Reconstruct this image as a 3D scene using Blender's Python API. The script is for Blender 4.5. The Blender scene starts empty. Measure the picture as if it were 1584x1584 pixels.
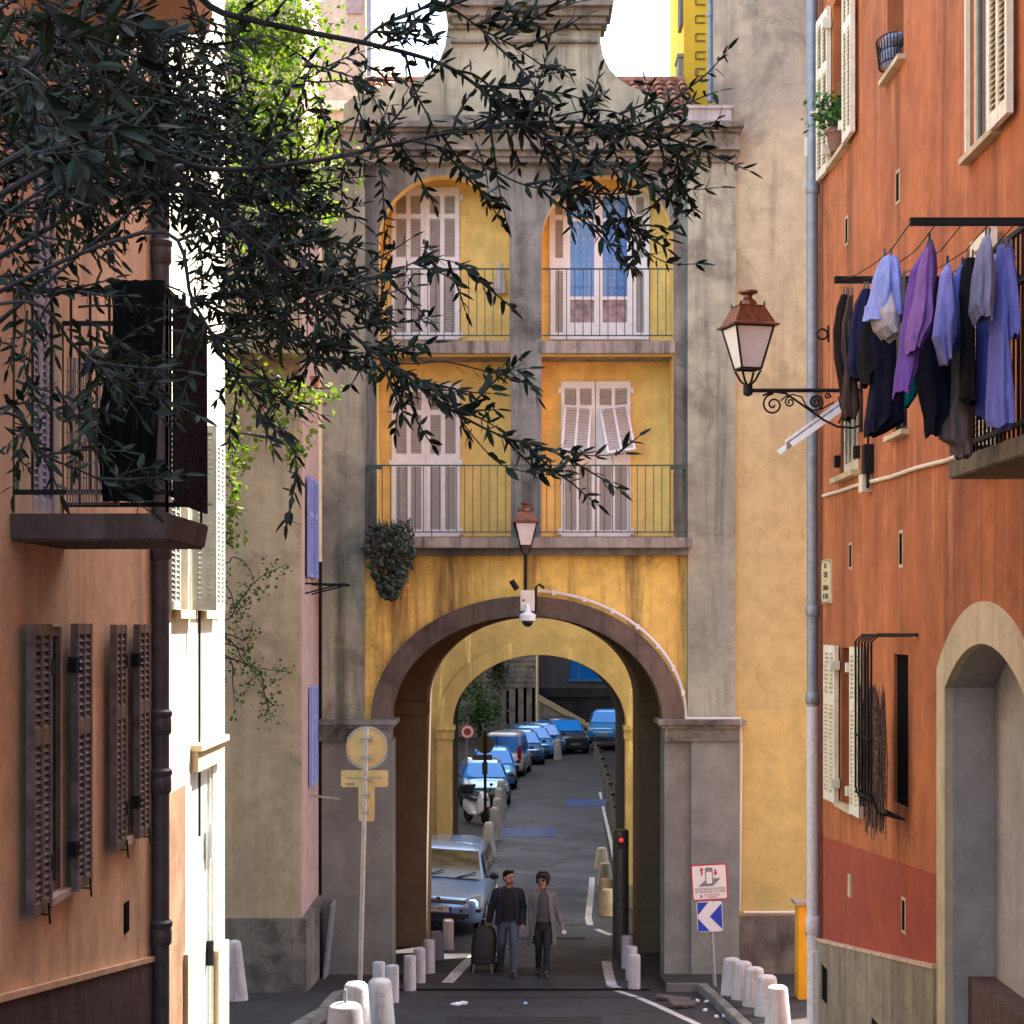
import bpy, bmesh, math, random
from mathutils import Vector, Matrix, noise
from mathutils.geometry import tessellate_polygon
R = math.radians
rnd = random.Random(7)
sc = bpy.context.scene
COL = sc.collection
F, CX, HY, CZ = 2840.0, 792.0, 960.0, 6.0     # focal length and horizon in photo pixels, eye height

def X(px, d): return (px - CX) * d / F
def Z(py, d): return CZ + (HY - py) * d / F
def P(px, py, d): return Vector((X(px, d), d, Z(py, d)))

GP = [(-40, 8.2), (-10, 5.9), (0, 4.4), (10, 2.95), (15.5, 1.95), (21.5, .86), (24, .55), (27, .32), (30, .03), (31, 0), (36, 0),
      (40.5, -.35), (50, -.5), (100, -.6), (400, -.6)]
def G(y):
    for (a, za), (b, zb) in zip(GP, GP[1:]):
        if y <= b: return za + (zb - za) * (y - a) / (b - a)
    return GP[-1][1]

# ------------------------------------------------------------------ materials
def new_mat(name):
    m = bpy.data.materials.new(name); m.use_nodes = True
    nt = m.node_tree
    return m, nt, nt.nodes['Principled BSDF']
def c4(c): return (c[0], c[1], c[2], 1)
def mixc(nt, f, a, b, mode='MIX'):
    n = nt.nodes.new('ShaderNodeMix'); n.data_type = 'RGBA'; n.blend_type = mode
    for sock, v in ((n.inputs[0], f), (n.inputs[6], a), (n.inputs[7], b)):
        if isinstance(v, (int, float)): sock.default_value = v
        elif isinstance(v, (tuple, list)): sock.default_value = c4(v)
        else: nt.links.new(v, sock)
    return n.outputs[2]
def coords(nt, scale=(1, 1, 1)):
    t = nt.nodes.new('ShaderNodeTexCoord'); mp = nt.nodes.new('ShaderNodeMapping')
    mp.inputs['Scale'].default_value = scale
    nt.links.new(t.outputs['Object'], mp.inputs['Vector']); return mp.outputs[0]
def nz(nt, vec, scale, detail=5, rough=.6, dist=0):
    n = nt.nodes.new('ShaderNodeTexNoise')
    n.inputs['Scale'].default_value = scale; n.inputs['Detail'].default_value = detail
    n.inputs['Roughness'].default_value = rough; n.inputs['Distortion'].default_value = dist
    nt.links.new(vec, n.inputs['Vector']); return n.outputs['Fac']
def rng(nt, v, a, b, lo=0, hi=1):
    n = nt.nodes.new('ShaderNodeMapRange'); n.clamp = True
    n.interpolation_type = 'SMOOTHSTEP'
    nt.links.new(v, n.inputs[0])
    for i, q in enumerate((a, b, lo, hi)): n.inputs[i + 1].default_value = q
    return n.outputs[0]
def bump(nt, bsdf, h, strength=.3, dist=.01):
    b = nt.nodes.new('ShaderNodeBump'); b.inputs['Strength'].default_value = strength
    b.inputs['Distance'].default_value = dist
    nt.links.new(h, b.inputs['Height']); nt.links.new(b.outputs[0], bsdf.inputs['Normal'])

def plaster(name, base, alt, stain, patch=.6, streak=.6, blot=.6, bmp=.25, sc_=1.0, thr=(.5, .68), rough=.9, light=None, crack=.34, fade=None):
    """weathered render: two tints, vertical water streaks, blotches of grime, fine grain"""
    m, nt, b = new_mat(name)
    v = coords(nt); vs = coords(nt, (1.4, 1.4, .10))
    n1 = rng(nt, nz(nt, v, .45 * sc_, 7, .62, .4), .38, .62, 0, patch)
    col = mixc(nt, n1, base, alt)
    n2 = rng(nt, nz(nt, vs, 1.6 * sc_, 7, .7, .3), .46, .68, 0, streak)
    col = mixc(nt, n2, col, stain)
    n3 = rng(nt, nz(nt, v, .8 * sc_, 9, .68, .6), thr[0], thr[1], 0, blot)
    col = mixc(nt, n3, col, stain)
    if light:
        vl = coords(nt, (2.1, 2.1, .16))
        n5 = rng(nt, nz(nt, vl, 1.9 * sc_, 5, .7, .3), .55, .72, 0, .7)
        col = mixc(nt, n5, col, light)
    if fade:
        sp = nt.nodes.new('ShaderNodeSeparateXYZ'); nt.links.new(v, sp.inputs[0])
        ad = nt.nodes.new('ShaderNodeMath'); ad.operation = 'MULTIPLY_ADD'; ad.inputs[1].default_value = 3.0
        nt.links.new(nz(nt, v, .6, 6, .65), ad.inputs[0]); nt.links.new(sp.outputs[2], ad.inputs[2])
        col = mixc(nt, rng(nt, ad.outputs[0], fade[1], fade[2], fade[3], 0), col, fade[0])
    if crack:
        wn = nt.nodes.new('ShaderNodeTexNoise'); wn.inputs['Scale'].default_value = 1.7; wn.inputs['Detail'].default_value = 4; nt.links.new(v, wn.inputs['Vector'])
        wa = nt.nodes.new('ShaderNodeVectorMath'); wa.operation = 'ADD'; nt.links.new(v, wa.inputs[0]); nt.links.new(wn.outputs['Color'], wa.inputs[1])
        vo = nt.nodes.new('ShaderNodeTexVoronoi'); vo.feature = 'DISTANCE_TO_EDGE'; vo.inputs['Scale'].default_value = .42; nt.links.new(wa.outputs[0], vo.inputs['Vector'])
        gate_ = rng(nt, nz(nt, v, .37, 3, .5), .5, .58, 0, 1)
        ck = nt.nodes.new('ShaderNodeMath'); ck.operation = 'MULTIPLY'; nt.links.new(rng(nt, vo.outputs['Distance'], .0015, .006, crack, 0), ck.inputs[0]); nt.links.new(gate_, ck.inputs[1])
        col = mixc(nt, ck.outputs[0], col, stain)
        ch = rng(nt, nz(nt, v, 2.6, 6, .75), .70, .73, 0, .55); col = mixc(nt, ch, col, tuple(min(1, c * 1.25 + .06) for c in base))
    n4 = rng(nt, nz(nt, v, 3.2, 8, .72), .3, .7, .86, 1.12)
    cmb = nt.nodes.new('ShaderNodeCombineColor')
    for i in range(3): nt.links.new(n4, cmb.inputs[i])
    col = mixc(nt, 1.0, col, cmb.outputs[0], 'MULTIPLY')
    nt.links.new(col, b.inputs['Base Color'])
    b.inputs['Roughness'].default_value = rough
    b.inputs['Specular IOR Level'].default_value = .25
    hm = nt.nodes.new('ShaderNodeMath'); hm.operation = 'MULTIPLY_ADD'; hm.inputs[1].default_value = 5.0
    nt.links.new(nz(nt, v, 1.1, 5, .55), hm.inputs[0]); nt.links.new(nz(nt, v, 30, 7, .7), hm.inputs[2]); bump(nt, b, hm.outputs[0], bmp, .012)
    return m

def simple(name, col, rough=.6, metal=0, var=.18, scale=8, bmp=0, spec=.5, coat=0, alt=None, vscale=(1, 1, 1)):
    m, nt, b = new_mat(name)
    v = coords(nt, vscale)
    f = rng(nt, nz(nt, v, scale, 6, .65), .32, .68)
    lo = tuple(c * (1 - var) for c in col); hi = tuple(min(1, c * (1 + var)) for c in col)
    if alt: hi = alt
    nt.links.new(mixc(nt, f, lo, hi), b.inputs['Base Color'])
    b.inputs['Roughness'].default_value = rough; b.inputs['Metallic'].default_value = metal
    b.inputs['Specular IOR Level'].default_value = spec
    if coat: b.inputs['Coat Weight'].default_value = coat; b.inputs['Coat Roughness'].default_value = .08
    if bmp: bump(nt, b, nz(nt, v, scale * 3, 5, .6), bmp, .01)
    return m

def leafmat(name, c1, c2, trans=.0, rough=.5, scale=6):
    m, nt, b = new_mat(name)
    v = coords(nt)
    f = rng(nt, nz(nt, v, scale, 3, .6), .35, .65)
    col = mixc(nt, f, c1, c2)
    nt.links.new(col, b.inputs['Base Color']); b.inputs['Roughness'].default_value = rough
    b.inputs['Specular IOR Level'].default_value = .25
    if trans:
        t = nt.nodes.new('ShaderNodeBsdfTranslucent'); mx = nt.nodes.new('ShaderNodeMixShader')
        nt.links.new(col, t.inputs[0]); mx.inputs[0].default_value = trans
        nt.links.new(b.outputs[0], mx.inputs[1]); nt.links.new(t.outputs[0], mx.inputs[2])
        nt.links.new(mx.outputs[0], nt.nodes['Material Output'].inputs[0])
    return m

def glassy(name, col, rough=.05, spec=.8):
    m, nt, b = new_mat(name)
    b.inputs['Base Color'].default_value = c4(col); b.inputs['Roughness'].default_value = rough
    b.inputs['Specular IOR Level'].default_value = spec
    return m

def emit(name, col, s):
    m, nt, b = new_mat(name)
    b.inputs['Base Color'].default_value = c4(col)
    b.inputs['Emission Color'].default_value = c4(col); b.inputs['Emission Strength'].default_value = s
    return m

# ------------------------------------------------------------------ mesh builder
class MB:
    def __init__(s, M=None):
        s.v = []; s.f = []; s.mi = []; s.M = M if M is not None else Matrix.Identity(4); s.cur = 0
    def add(s, vs, fs):
        n = len(s.v); s.v += [s.M @ Vector(p) for p in vs]
        for f in fs: s.f.append([i + n for i in f]); s.mi.append(s.cur)
    def hexa(s, p):
        s.add(p, [(0, 3, 2, 1), (4, 5, 6, 7), (0, 1, 5, 4), (1, 2, 6, 5), (2, 3, 7, 6), (3, 0, 4, 7)])
    def box(s, x0, x1, y0, y1, z0, z1):
        s.hexa([(x0, y0, z0), (x1, y0, z0), (x1, y1, z0), (x0, y1, z0), (x0, y0, z1), (x1, y0, z1), (x1, y1, z1), (x0, y1, z1)])
    def obox(s, c, size, rot):
        m = Matrix.Translation(c) @ rot.to_4x4(); a, b, e = [q / 2 for q in size]
        s.hexa([m @ Vector(q) for q in ((-a, -b, -e), (a, -b, -e), (a, b, -e), (-a, b, -e), (-a, -b, e), (a, -b, e), (a, b, e), (-a, b, e))])
    def bar(s, p, q, w, h=None, up=(0, 0, 1)):
        p = Vector(p); q = Vector(q); h = h or w; t = (q - p).normalized(); u = Vector(up)
        if abs(t.dot(u)) > .95: u = Vector((0, 1, 0))
        a = t.cross(u).normalized() * w / 2; b = a.cross(t).normalized() * h / 2
        s.hexa([p - a - b, p + a - b, q + a - b, q - a - b, p - a + b, p + a + b, q + a + b, q - a + b])
    def tube(s, pts, r, seg=8, cap=True):
        pts = [Vector(p) for p in pts]; n = len(pts)
        if not isinstance(r, (list, tuple)): r = [r] * n
        t0 = (pts[1] - pts[0]).normalized()
        u = t0.orthogonal().normalized(); rings = []
        for i in range(n):
            t = (pts[min(i + 1, n - 1)] - pts[max(i - 1, 0)]).normalized()
            u = (u - t * u.dot(t)); u = u.normalized() if u.length > 1e-6 else t.orthogonal().normalized()
            w = t.cross(u)
            rings.append([pts[i] + (u * math.cos(a) + w * math.sin(a)) * r[i] for a in [2 * math.pi * k / seg for k in range(seg)]])
        s.loft(rings, cap)
    def loft(s, rings, cap=True, closed=True):
        n = len(rings[0]); vs = [p for r_ in rings for p in r_]; fs = []
        for i in range(len(rings) - 1):
            for k in range(n if closed else n - 1):
                k2 = (k + 1) % n
                fs.append((i * n + k, i * n + k2, (i + 1) * n + k2, (i + 1) * n + k))
        if cap and closed: fs.append(tuple(range(n))[::-1]); fs.append(tuple(range((len(rings) - 1) * n, len(rings) * n)))
        s.add(vs, fs)
    def lathe(s, prof, c=(0, 0, 0), seg=16, sq=False):
        cx, cy, cz = c; off = math.pi / seg if sq else 0
        s.loft([[(cx + r * math.cos(2 * math.pi * k / seg + off), cy + r * math.sin(2 * math.pi * k / seg + off), cz + z) for k in range(seg)] for r, z in prof])
    def plate(s, outer, holes=(), y0=0, y1=.2, hole_mi=None):
        loops = [list(outer)] + [list(h) for h in holes]
        flat = [q for l in loops for q in l]
        tris = tessellate_polygon([[Vector((q[0], q[1], 0)) for q in l] for l in loops])
        n = len(flat)
        vs = [(q[0], y0, q[1]) for q in flat] + [(q[0], y1, q[1]) for q in flat]
        s.add(vs, [tuple(t) for t in tris] + [tuple(i + n for i in t)[::-1] for t in tris])
        b = 0; old = s.cur
        for li, l in enumerate(loops):
            k = len(l)
            if li and hole_mi is not None: s.cur = hole_mi
            s.add([vs[b + i] for i in range(k)] + [vs[n + b + i] for i in range(k)],
                  [(i, (i + 1) % k, (i + 1) % k + k, i + k) for i in range(k)])
            s.cur = old; b += k
    def sphere(s, c, r, seg=10, rg=7, sx=1, sy=1, sz=1):
        c = Vector(c); rings = []
        for i in range(rg + 1):
            a = math.pi * (i + .02) / (rg + .04) - math.pi / 2
            rings.append([c + Vector((r * sx * math.cos(a) * math.cos(2 * math.pi * k / seg), r * sy * math.cos(a) * math.sin(2 * math.pi * k / seg), r * sz * math.sin(a))) for k in range(seg)])
        s.loft(rings)
    def build(s, name, mats, parent=None, smooth=False, bevel=0, world=True, angle=40):
        me = bpy.data.meshes.new(name); me.from_pydata([tuple(v) for v in s.v], [], s.f)
        if not isinstance(mats, (list, tuple)): mats = [mats]
        for m in mats: me.materials.append(m)
        if len(mats) > 1: me.polygons.foreach_set('material_index', s.mi)
        bm = bmesh.new(); bm.from_mesh(me)
        bmesh.ops.recalc_face_normals(bm, faces=bm.faces)
        if bevel:
            bmesh.ops.remove_doubles(bm, verts=bm.verts, dist=1e-5)
            ed = [e for e in bm.edges if len(e.link_faces) == 2 and e.calc_face_angle(0) > .6]
            bmesh.ops.bevel(bm, geom=ed, offset=bevel, segments=2, affect='EDGES', clamp_overlap=True)
        bm.to_mesh(me); bm.free()
        if smooth:
            me.polygons.foreach_set('use_smooth', [True] * len(me.polygons))
            try: me.set_sharp_from_angle(angle=R(angle))
            except Exception: pass
        me.update()
        o = bpy.data.objects.new(name, me); COL.objects.link(o)
        if parent is not None:
            o.parent = parent
            if world: o.matrix_parent_inverse = Matrix.Translation(-offset_of(parent))
        return o

OFF = {}
def offset_of(o): return OFF.get(o.name, Vector((0, 0, 0)))
def tag(o, label=None, cat=None, group=None, kind=None):
    if label: o['label'] = label
    if cat: o['category'] = cat
    if group: o['group'] = group
    if kind: o['kind'] = kind
    return o
def thing(name, label, cat, loc=(0, 0, 0), rz=0, group=None):
    o = bpy.data.objects.new(name, None); COL.objects.link(o); o.empty_display_size = .2
    o.location = loc; o.rotation_euler = (0, 0, rz); OFF[o.name] = Vector(loc)
    return tag(o, label, cat, group)
def copy_tree(o, parent=None):
    c = o.copy(); COL.objects.link(c)
    if parent is not None: c.parent = parent
    for ch in list(o.children): copy_tree(ch, c)
    return c
def arc(cx, cz, a, b, t0, t1, n=24):
    return [(cx + a * math.cos(R(t0 + (t1 - t0) * i / n)), cz + b * math.sin(R(t0 + (t1 - t0) * i / n))) for i in range(n + 1)]
def rect(x0, x1, z0, z1): return [(x0, z0), (x1, z0), (x1, z1), (x0, z1)]
def textmesh(txt, size, M, mat_, name='lettering', parent=None, align='CENTER', world=True, ext=.002, bold=0):
    cu = bpy.data.curves.new(name, 'FONT'); cu.body = txt; cu.size = size; cu.align_x = align; cu.align_y = 'CENTER'; cu.extrude = ext
    cu.offset = bold
    t = bpy.data.objects.new(name, cu); COL.objects.link(t)
    dg = bpy.context.evaluated_depsgraph_get(); me = bpy.data.meshes.new_from_object(t.evaluated_get(dg))
    bpy.data.objects.remove(t); bpy.data.curves.remove(cu)
    me.transform(M @ Matrix.Rotation(R(90), 4, 'X')); me.materials.clear(); me.materials.append(mat_)
    o = bpy.data.objects.new(name, me); COL.objects.link(o)
    if parent is not None:
        o.parent = parent
        if world: o.matrix_parent_inverse = Matrix.Translation(-offset_of(parent))
    return o

def shutter(M, parent, w, h, mframe, mslat, rows=((.03, .3), (.34, .97)), cols=2, th=.04, stile=.05, pitch=.045, label=None, name='shutter', world=True):
    """louvred leaf: local x 0..w, z 0..h, front at y=0"""
    f = MB(M); panels = []
    cw = (w - stile * (cols + 1)) / cols
    for c in range(cols + 1): f.box(c * (cw + stile), c * (cw + stile) + stile, 0, th, 0, h)
    zs = [0] + [q * h for r_ in rows for q in r_] + [h]
    for i in range(0, len(zs), 2):
        for c in range(cols):
            x0 = stile + c * (cw + stile); f.box(x0, x0 + cw, .003, th - .003, zs[i], zs[i + 1])
    for z0, z1 in rows:
        z0 *= h; z1 *= h; n = max(2, int((z1 - z0) / pitch)); p = (z1 - z0) / n
        for c in range(cols):
            x0 = stile + c * (cw + stile); l = MB(M); panels.append(l)
            for k in range(n):
                z = z0 + k * p
                l.hexa([(x0, .004, z), (x0 + cw, .004, z), (x0 + cw, .012, z), (x0, .012, z),
                        (x0, th - .012, z + p * .98), (x0 + cw, th - .012, z + p * .98), (x0 + cw, th - .004, z + p * .98), (x0, th - .004, z + p * .98)])
    o = f.build(name, mframe, parent, world=world)
    if label: o['label'] = label
    for l in panels: l.build('louvre_panel', mslat, None).parent = o
    return o

def skin(name, verts, edges, radii, mat_, parent=None, sub=2, root=0, extra=None):
    me = bpy.data.meshes.new(name); me.from_pydata([tuple(v) for v in verts], edges, [])
    o = bpy.data.objects.new(name, me); COL.objects.link(o)
    m = o.modifiers.new('s', 'SKIN'); m.use_smooth_shade = True; m.branch_smoothing = .6
    for i, r_ in enumerate(radii):
        sv = me.skin_vertices[0].data[i]; sv.radius = r_ if isinstance(r_, (tuple, list)) else (r_, r_); sv.use_root = (i == root)
    sb = o.modifiers.new('b', 'SUBSURF'); sb.levels = sub; sb.render_levels = sub
    dg = bpy.context.evaluated_depsgraph_get(); me2 = bpy.data.meshes.new_from_object(o.evaluated_get(dg))
    bpy.data.objects.remove(o)
    if extra:
        bm = bmesh.new(); bm.from_mesh(me2)
        tmp = bpy.data.meshes.new('t'); tmp.from_pydata([tuple(v) for v in extra.v], [], extra.f); bm.from_mesh(tmp)
        bmesh.ops.recalc_face_normals(bm, faces=bm.faces); bm.to_mesh(me2); bm.free()
    me2.materials.clear(); me2.materials.append(mat_)
    me2.polygons.foreach_set('use_smooth', [True] * len(me2.polygons))
    o = bpy.data.objects.new(name, me2); COL.objects.link(o)
    if parent is not None: o.parent = parent
    return o
# ------------------------------------------------------------------ camera, light, sky
cam = bpy.data.cameras.new('camera'); co = bpy.data.objects.new('camera', cam); COL.objects.link(co)
cam.sensor_width = 36; cam.lens = 36 * F / 1584; cam.shift_y = 168 / 1584
cam.clip_start = .1; cam.clip_end = 2000
co.location = (0, 0, CZ); co.rotation_euler = (R(90), 0, 0); sc.camera = co
SUN_A, SUN_EL = 41, 54
sd = Vector((math.cos(R(SUN_A)) * math.cos(R(SUN_EL)), math.sin(R(SUN_A)) * math.cos(R(SUN_EL)), math.sin(R(SUN_EL))))
sl = bpy.data.lights.new('sun', 'SUN'); sl.energy = 5.0; sl.angle = R(.5); sl.color = (1, .93, .82)
so = bpy.data.objects.new('sun', sl); COL.objects.link(so)
so.rotation_euler = (-sd).to_track_quat('-Z', 'Y').to_euler(); so.location = (20, 20, 40)
w = bpy.data.worlds.new('World'); sc.world = w; w.use_nodes = True
nt = w.node_tree; bg = nt.nodes['Background']
sky = nt.nodes.new('ShaderNodeTexSky'); sky.sky_type = 'NISHITA'; sky.sun_disc = False
sky.sun_elevation = R(SUN_EL); sky.sun_rotation = R(90 - SUN_A); sky.altitude = 20; sky.dust_density = 1.6; sky.air_density = 1.0; sky.ozone_density = 1.0
hs = nt.nodes.new('ShaderNodeHueSaturation'); hs.inputs['Saturation'].default_value = .8
nt.links.new(sky.outputs[0], hs.inputs['Color']); nt.links.new(hs.outputs[0], bg.inputs[0]); bg.inputs[1].default_value = .15
sc.view_settings.view_transform = 'Standard'; sc.view_settings.look = 'None'
sc.view_settings.exposure = 2.5; sc.view_settings.gamma = 1
sc.cycles.max_bounces = 8; sc.cycles.diffuse_bounces = 5

# ------------------------------------------------------------------ materials
GREY = plaster('grey_render', (.37, .37, .30), (.20, .20, .17), (.06, .06, .055), .85, .6, .55, .3)
GREYL = plaster('pale_render', (.40, .41, .30), (.24, .25, .195), (.075, .075, .066), .85, .75, .55, .25)
GREYD = plaster('dark_stained_render', (.265, .275, .245), (.128, .131, .12), (.038, .037, .035), .9, .7, .75, .3)
PIERM = plaster('mauve_grey_paint', (.25, .255, .215), (.185, .188, .165), (.11, .10, .095), .6, .2, .25, .12)
YEL = plaster('yellow_render', (.92, .70, .25), (.86, .62, .20), (.30, .20, .09), .6, .12, .12, .12)
YELS = plaster('streaked_ochre_render', (.92, .66, .17), (.68, .48, .13), (.17, .12, .06), .8, .9, .6, .2, light=(.80, .60, .24))
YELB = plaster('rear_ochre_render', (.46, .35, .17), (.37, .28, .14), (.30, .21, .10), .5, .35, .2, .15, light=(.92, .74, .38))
BEIGE = plaster('beige_render', (.50, .385, .225), (.42, .32, .19), (.19, .145, .09), .7, .25, .5, .25)
PINK = plaster('pink_render', (.52, .34, .28), (.46, .32, .28), (.42, .36, .36), .5, .45, .15, .2)
R2UP = plaster('grey_stained_beige_render', (.44, .42, .285), (.285, .285, .23), (.14, .14, .125), .85, .65, .6, .25, .8, thr=(.47, .62), fade=((.56, .44, .17), 5.0, 16.5, .97))
R2LO = plaster('ochre_yellow_render', (.62, .47, .16), (.55, .41, .14), (.30, .22, .09), .6, .12, .3, .15)
ORANGE = plaster('terracotta_orange_render', (.49, .155, .053), (.355, .108, .042), (.15, .055, .028), .85, .75, .45, .25, light=(.66, .29, .12))
REDB = plaster('brick_red_paint', (.37, .072, .034), (.28, .058, .03), (.20, .07, .045), .6, .25, .2, .12)
PEACH = plaster('peach_render', (.80, .56, .36), (.68, .46, .29), (.32, .20, .13), .7, .45, .25, .25)
WHITEW = plaster('white_wash', (.84, .77, .62), (.78, .70, .55), (.5, .45, .35), .4, .2, .1, .2)
BROWNW = plaster('worn_brown_render', (.21, .115, .065), (.15, .085, .05), (.40, .26, .16), .7, .2, .4, .4)
PLINTH = plaster('rough_cement_plinth', (.23, .195, .15), (.13, .11, .09), (.05, .045, .04), .8, .35, .7, .9, 2.2)
PLINTHR = plaster('pebbled_cement_plinth', (.33, .26, .17), (.22, .175, .12), (.11, .09, .07), .8, .55, .5, .9, 2.0, light=(.45, .36, .24))
PLINTHD = plaster('dark_cement_plinth', (.085, .06, .058), (.05, .04, .04), (.17, .12, .11), .8, .4, .5, .6, 2)
CREAMP = plaster('cream_stone', (.60, .47, .29), (.52, .40, .24), (.35, .27, .17), .6, .5, .25, .15)
NICHE = plaster('grey_porch_render', (.40, .36, .32), (.33, .29, .26), (.14, .12, .11), .7, .15, .35, .15)
CORN = plaster('weathered_cornice_stone', (.32, .30, .24), (.17, .165, .14), (.04, .04, .036), .85, .55, .75, .5, 1.6)
SLABM = plaster('balcony_cement', (.36, .32, .27), (.24, .215, .185), (.08, .072, .065), .8, .9, .4, .4, 2.5)
SLABB = plaster('brown_balcony_cement', (.085, .070, .066), (.055, .046, .045), (.19, .155, .14), .8, .7, .3, .4, 2)
BROWNP = plaster('brown_passage_paint', (.155, .11, .068), (.125, .088, .055), (.14, .10, .06), .5, .2, .2, .12)
DARKV = plaster('dark_vault_render', (.045, .033, .026), (.032, .025, .02), (.04, .03, .025), .6, .3, .4, .2)  # near-black brown for the vault, passage sides and arch lining
STONEW = plaster('rough_stone', (.34, .30, .25), (.22, .20, .175), (.09, .085, .08), .8, .3, .7, 1.0, 3)
WOODW = simple('white_painted_wood', (.82, .88, .95), .5, var=.06)
SLATG = simple('pale_grey_louvre_paint', (.46, .45, .44), .6, var=.08)
CREAMW = simple('cream_painted_wood', (.78, .70, .52), .5, var=.1, alt=(.86, .79, .62))
CREAMS = simple('cream_louvre_paint', (.66, .57, .38), .55, var=.1)
BROWNWD = simple('dark_brown_painted_wood', (.105, .078, .075), .55, var=.2, alt=(.20, .155, .145))
BLUEW = simple('lavender_blue_shutter_paint', (.29, .35, .66), .5, var=.08)
GREENW = simple('pale_green_shutter_paint', (.50, .53, .46), .55, var=.1)
MAUVEW = simple('mauve_shutter_paint', (.42, .38, .46), .5, var=.1)
OLIVEW = simple('grey_olive_shutter_paint', (.17, .165, .135), .55, var=.15)
RAILG = simple('dark_green_iron_paint', (.022, .062, .052), .4, var=.2, metal=.2)
IRON = simple('black_iron', (.010, .009, .009), .6, var=.3, spec=.2)
IRONB = simple('rust_brown_iron', (.05, .035, .032), .6, var=.3)
COPPER = simple('aged_copper', (.20, .070, .035), .42, metal=.55, var=.35, scale=14)
PIPEG = simple('grey_zinc_pipe', (.25, .27, .30), .45, metal=.25, var=.15)
PIPED = simple('dark_zinc_pipe', (.085, .08, .088), .5, metal=.2, var=.2)
PIPEW = simple('worn_white_pipe_paint', (.62, .56, .54), .55, var=.12, scale=20)
GLOW = simple('frosted_lantern_glass', (.72, .66, .62), .35, var=.05)
DARK = simple('dark_interior', (.006, .005, .005), .95, var=.3, spec=.05)
GLASSD = glassy('dark_window_glass', (.012, .014, .018), .06)
GLASSB = glassy('sky_reflection_blue_glass', (.012, .25, .78), .06, .25)  # reflected sky blue set as the glass's own base colour
TILE = simple('terracotta_tile', (.42, .16, .085), .85, var=.4, scale=5, bmp=.5, alt=(.55, .27, .17))
ASPH = None
PAVE = plaster('worn_pavement_tarmac', (.042, .036, .034), (.030, .026, .025), (.03, .026, .026), .7, .0, .5, .5, 3)
KERB = plaster('granite_kerb', (.20, .185, .16), (.14, .13, .115), (.06, .055, .05), .8, .1, .5, .7, 4)
WHITEL = simple('worn_road_paint', (.46, .43, .40), .7, var=.35, scale=12)
CONC = plaster('white_painted_concrete', (.52, .49, .47), (.45, .41, .395), (.20, .17, .15), .6, .5, .5, .5, 4)
CONCG = simple('grey_painted_concrete', (.20, .18, .19), .7, var=.12, scale=9, bmp=.2)
METALG = simple('galvanised_steel', (.40, .38, .35), .4, metal=.6, var=.15, scale=20)
SIGNB = simple('ochre_sign_back', (.72, .52, .20), .45, var=.1, metal=.1)
WHITEP = simple('white_sign_paint', (.78, .75, .72), .4, var=.04)
REDP = simple('red_sign_paint', (.45, .03, .025), .4, var=.08)
BLUEP = simple('blue_sign_paint', (.012, .055, .42), .4, var=.08)
BLACKP = simple('black_paint', (.015, .014, .014), .45, var=.2)
PLASW = simple('white_plastic', (.74, .74, .76), .35, var=.04)
RUB = simple('tyre_rubber', (.018, .017, .017), .8, var=.2)
CHROME = simple('chrome', (.62, .62, .64), .15, metal=1, var=.05)

def asphalt():
    m, nt, b = new_mat('street_asphalt')
    v = coords(nt)
    big = rng(nt, nz(nt, v, .5, 6, .6, .5), .35, .65); fine = rng(nt, nz(nt, v, 60, 4, .7), .3, .7)
    col = mixc(nt, big, (.016, .015, .019), (.029, .027, .032))
    col = mixc(nt, rng(nt, nz(nt, coords(nt, (3, .25, 1)), 1.2, 5, .6), .5, .7, 0, .5), col, (.040, .037, .043))
    col = mixc(nt, rng(nt, fine, 0, 1, 0, .3), col, (.10, .095, .092))
    cr = nt.nodes.new('ShaderNodeTexVoronoi'); cr.feature = 'DISTANCE_TO_EDGE'; cr.inputs['Scale'].default_value = .28
    wv = nt.nodes.new('ShaderNodeVectorMath'); wv.operation = 'ADD'
    nn = nt.nodes.new('ShaderNodeTexNoise'); nn.inputs['Scale'].default_value = 1.2; nt.links.new(v, nn.inputs['Vector'])
    nt.links.new(v, wv.inputs[0]); nt.links.new(nn.outputs['Color'], wv.inputs[1]); nt.links.new(wv.outputs[0], cr.inputs['Vector'])
    col = mixc(nt, rng(nt, cr.outputs['Distance'], .003, .012, .8, 0), col, (.018, .016, .016))
    nt.links.new(col, b.inputs['Base Color'])
    nt.links.new(rng(nt, big, 0, 1, .5, .72), b.inputs['Roughness']); b.inputs['Specular IOR Level'].default_value = .28
    bump(nt, b, fine, .35, .006); return m
ASPH = asphalt()
WETA = simple('sky_reflecting_repair_asphalt', (.09, .13, .30), .2, var=.15, spec=.8)  # blue of the reflected sky put into the base colour

# ------------------------------------------------------------------ ground
ys = [-60, -20, -10] + [i for i in range(-5, 56)] + [60, 70, 80, 90, 100, 140, 250, 400]
def sheet(xa, xb, yl, dz, nx=1):
    m = MB(); rows = []
    for y in yl:
        a = xa(y) if callable(xa) else xa; b_ = xb(y) if callable(xb) else xb
        rows.append([(a + (b_ - a) * k / nx, y, G(y) + dz) for k in range(nx + 1)])
    m.loft(rows, cap=False, closed=False); return m
tag(sheet(-300, 300, ys, -.012).build('ground', PAVE), kind='structure')
def rc(y): return .35 if y < 31 else .35 + (y - 31) * .032 + max(0, y - 60) * .018
RY = [i for i in range(-5, 56)] + [58, 62, 66, 70, 75, 80, 85, 90, 95, 100, 108]
def rl(y): return -2.5 if y < 29 else (-2.5 + (y - 29) * .55 if y < 31 else rc(y) - 1.75)
def rr(y): return (3.12 - max(0, y - 21.5) * .02) if y < 29.2 else (2.1 if y < 40.5 else rc(y) + 1.7)
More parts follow.
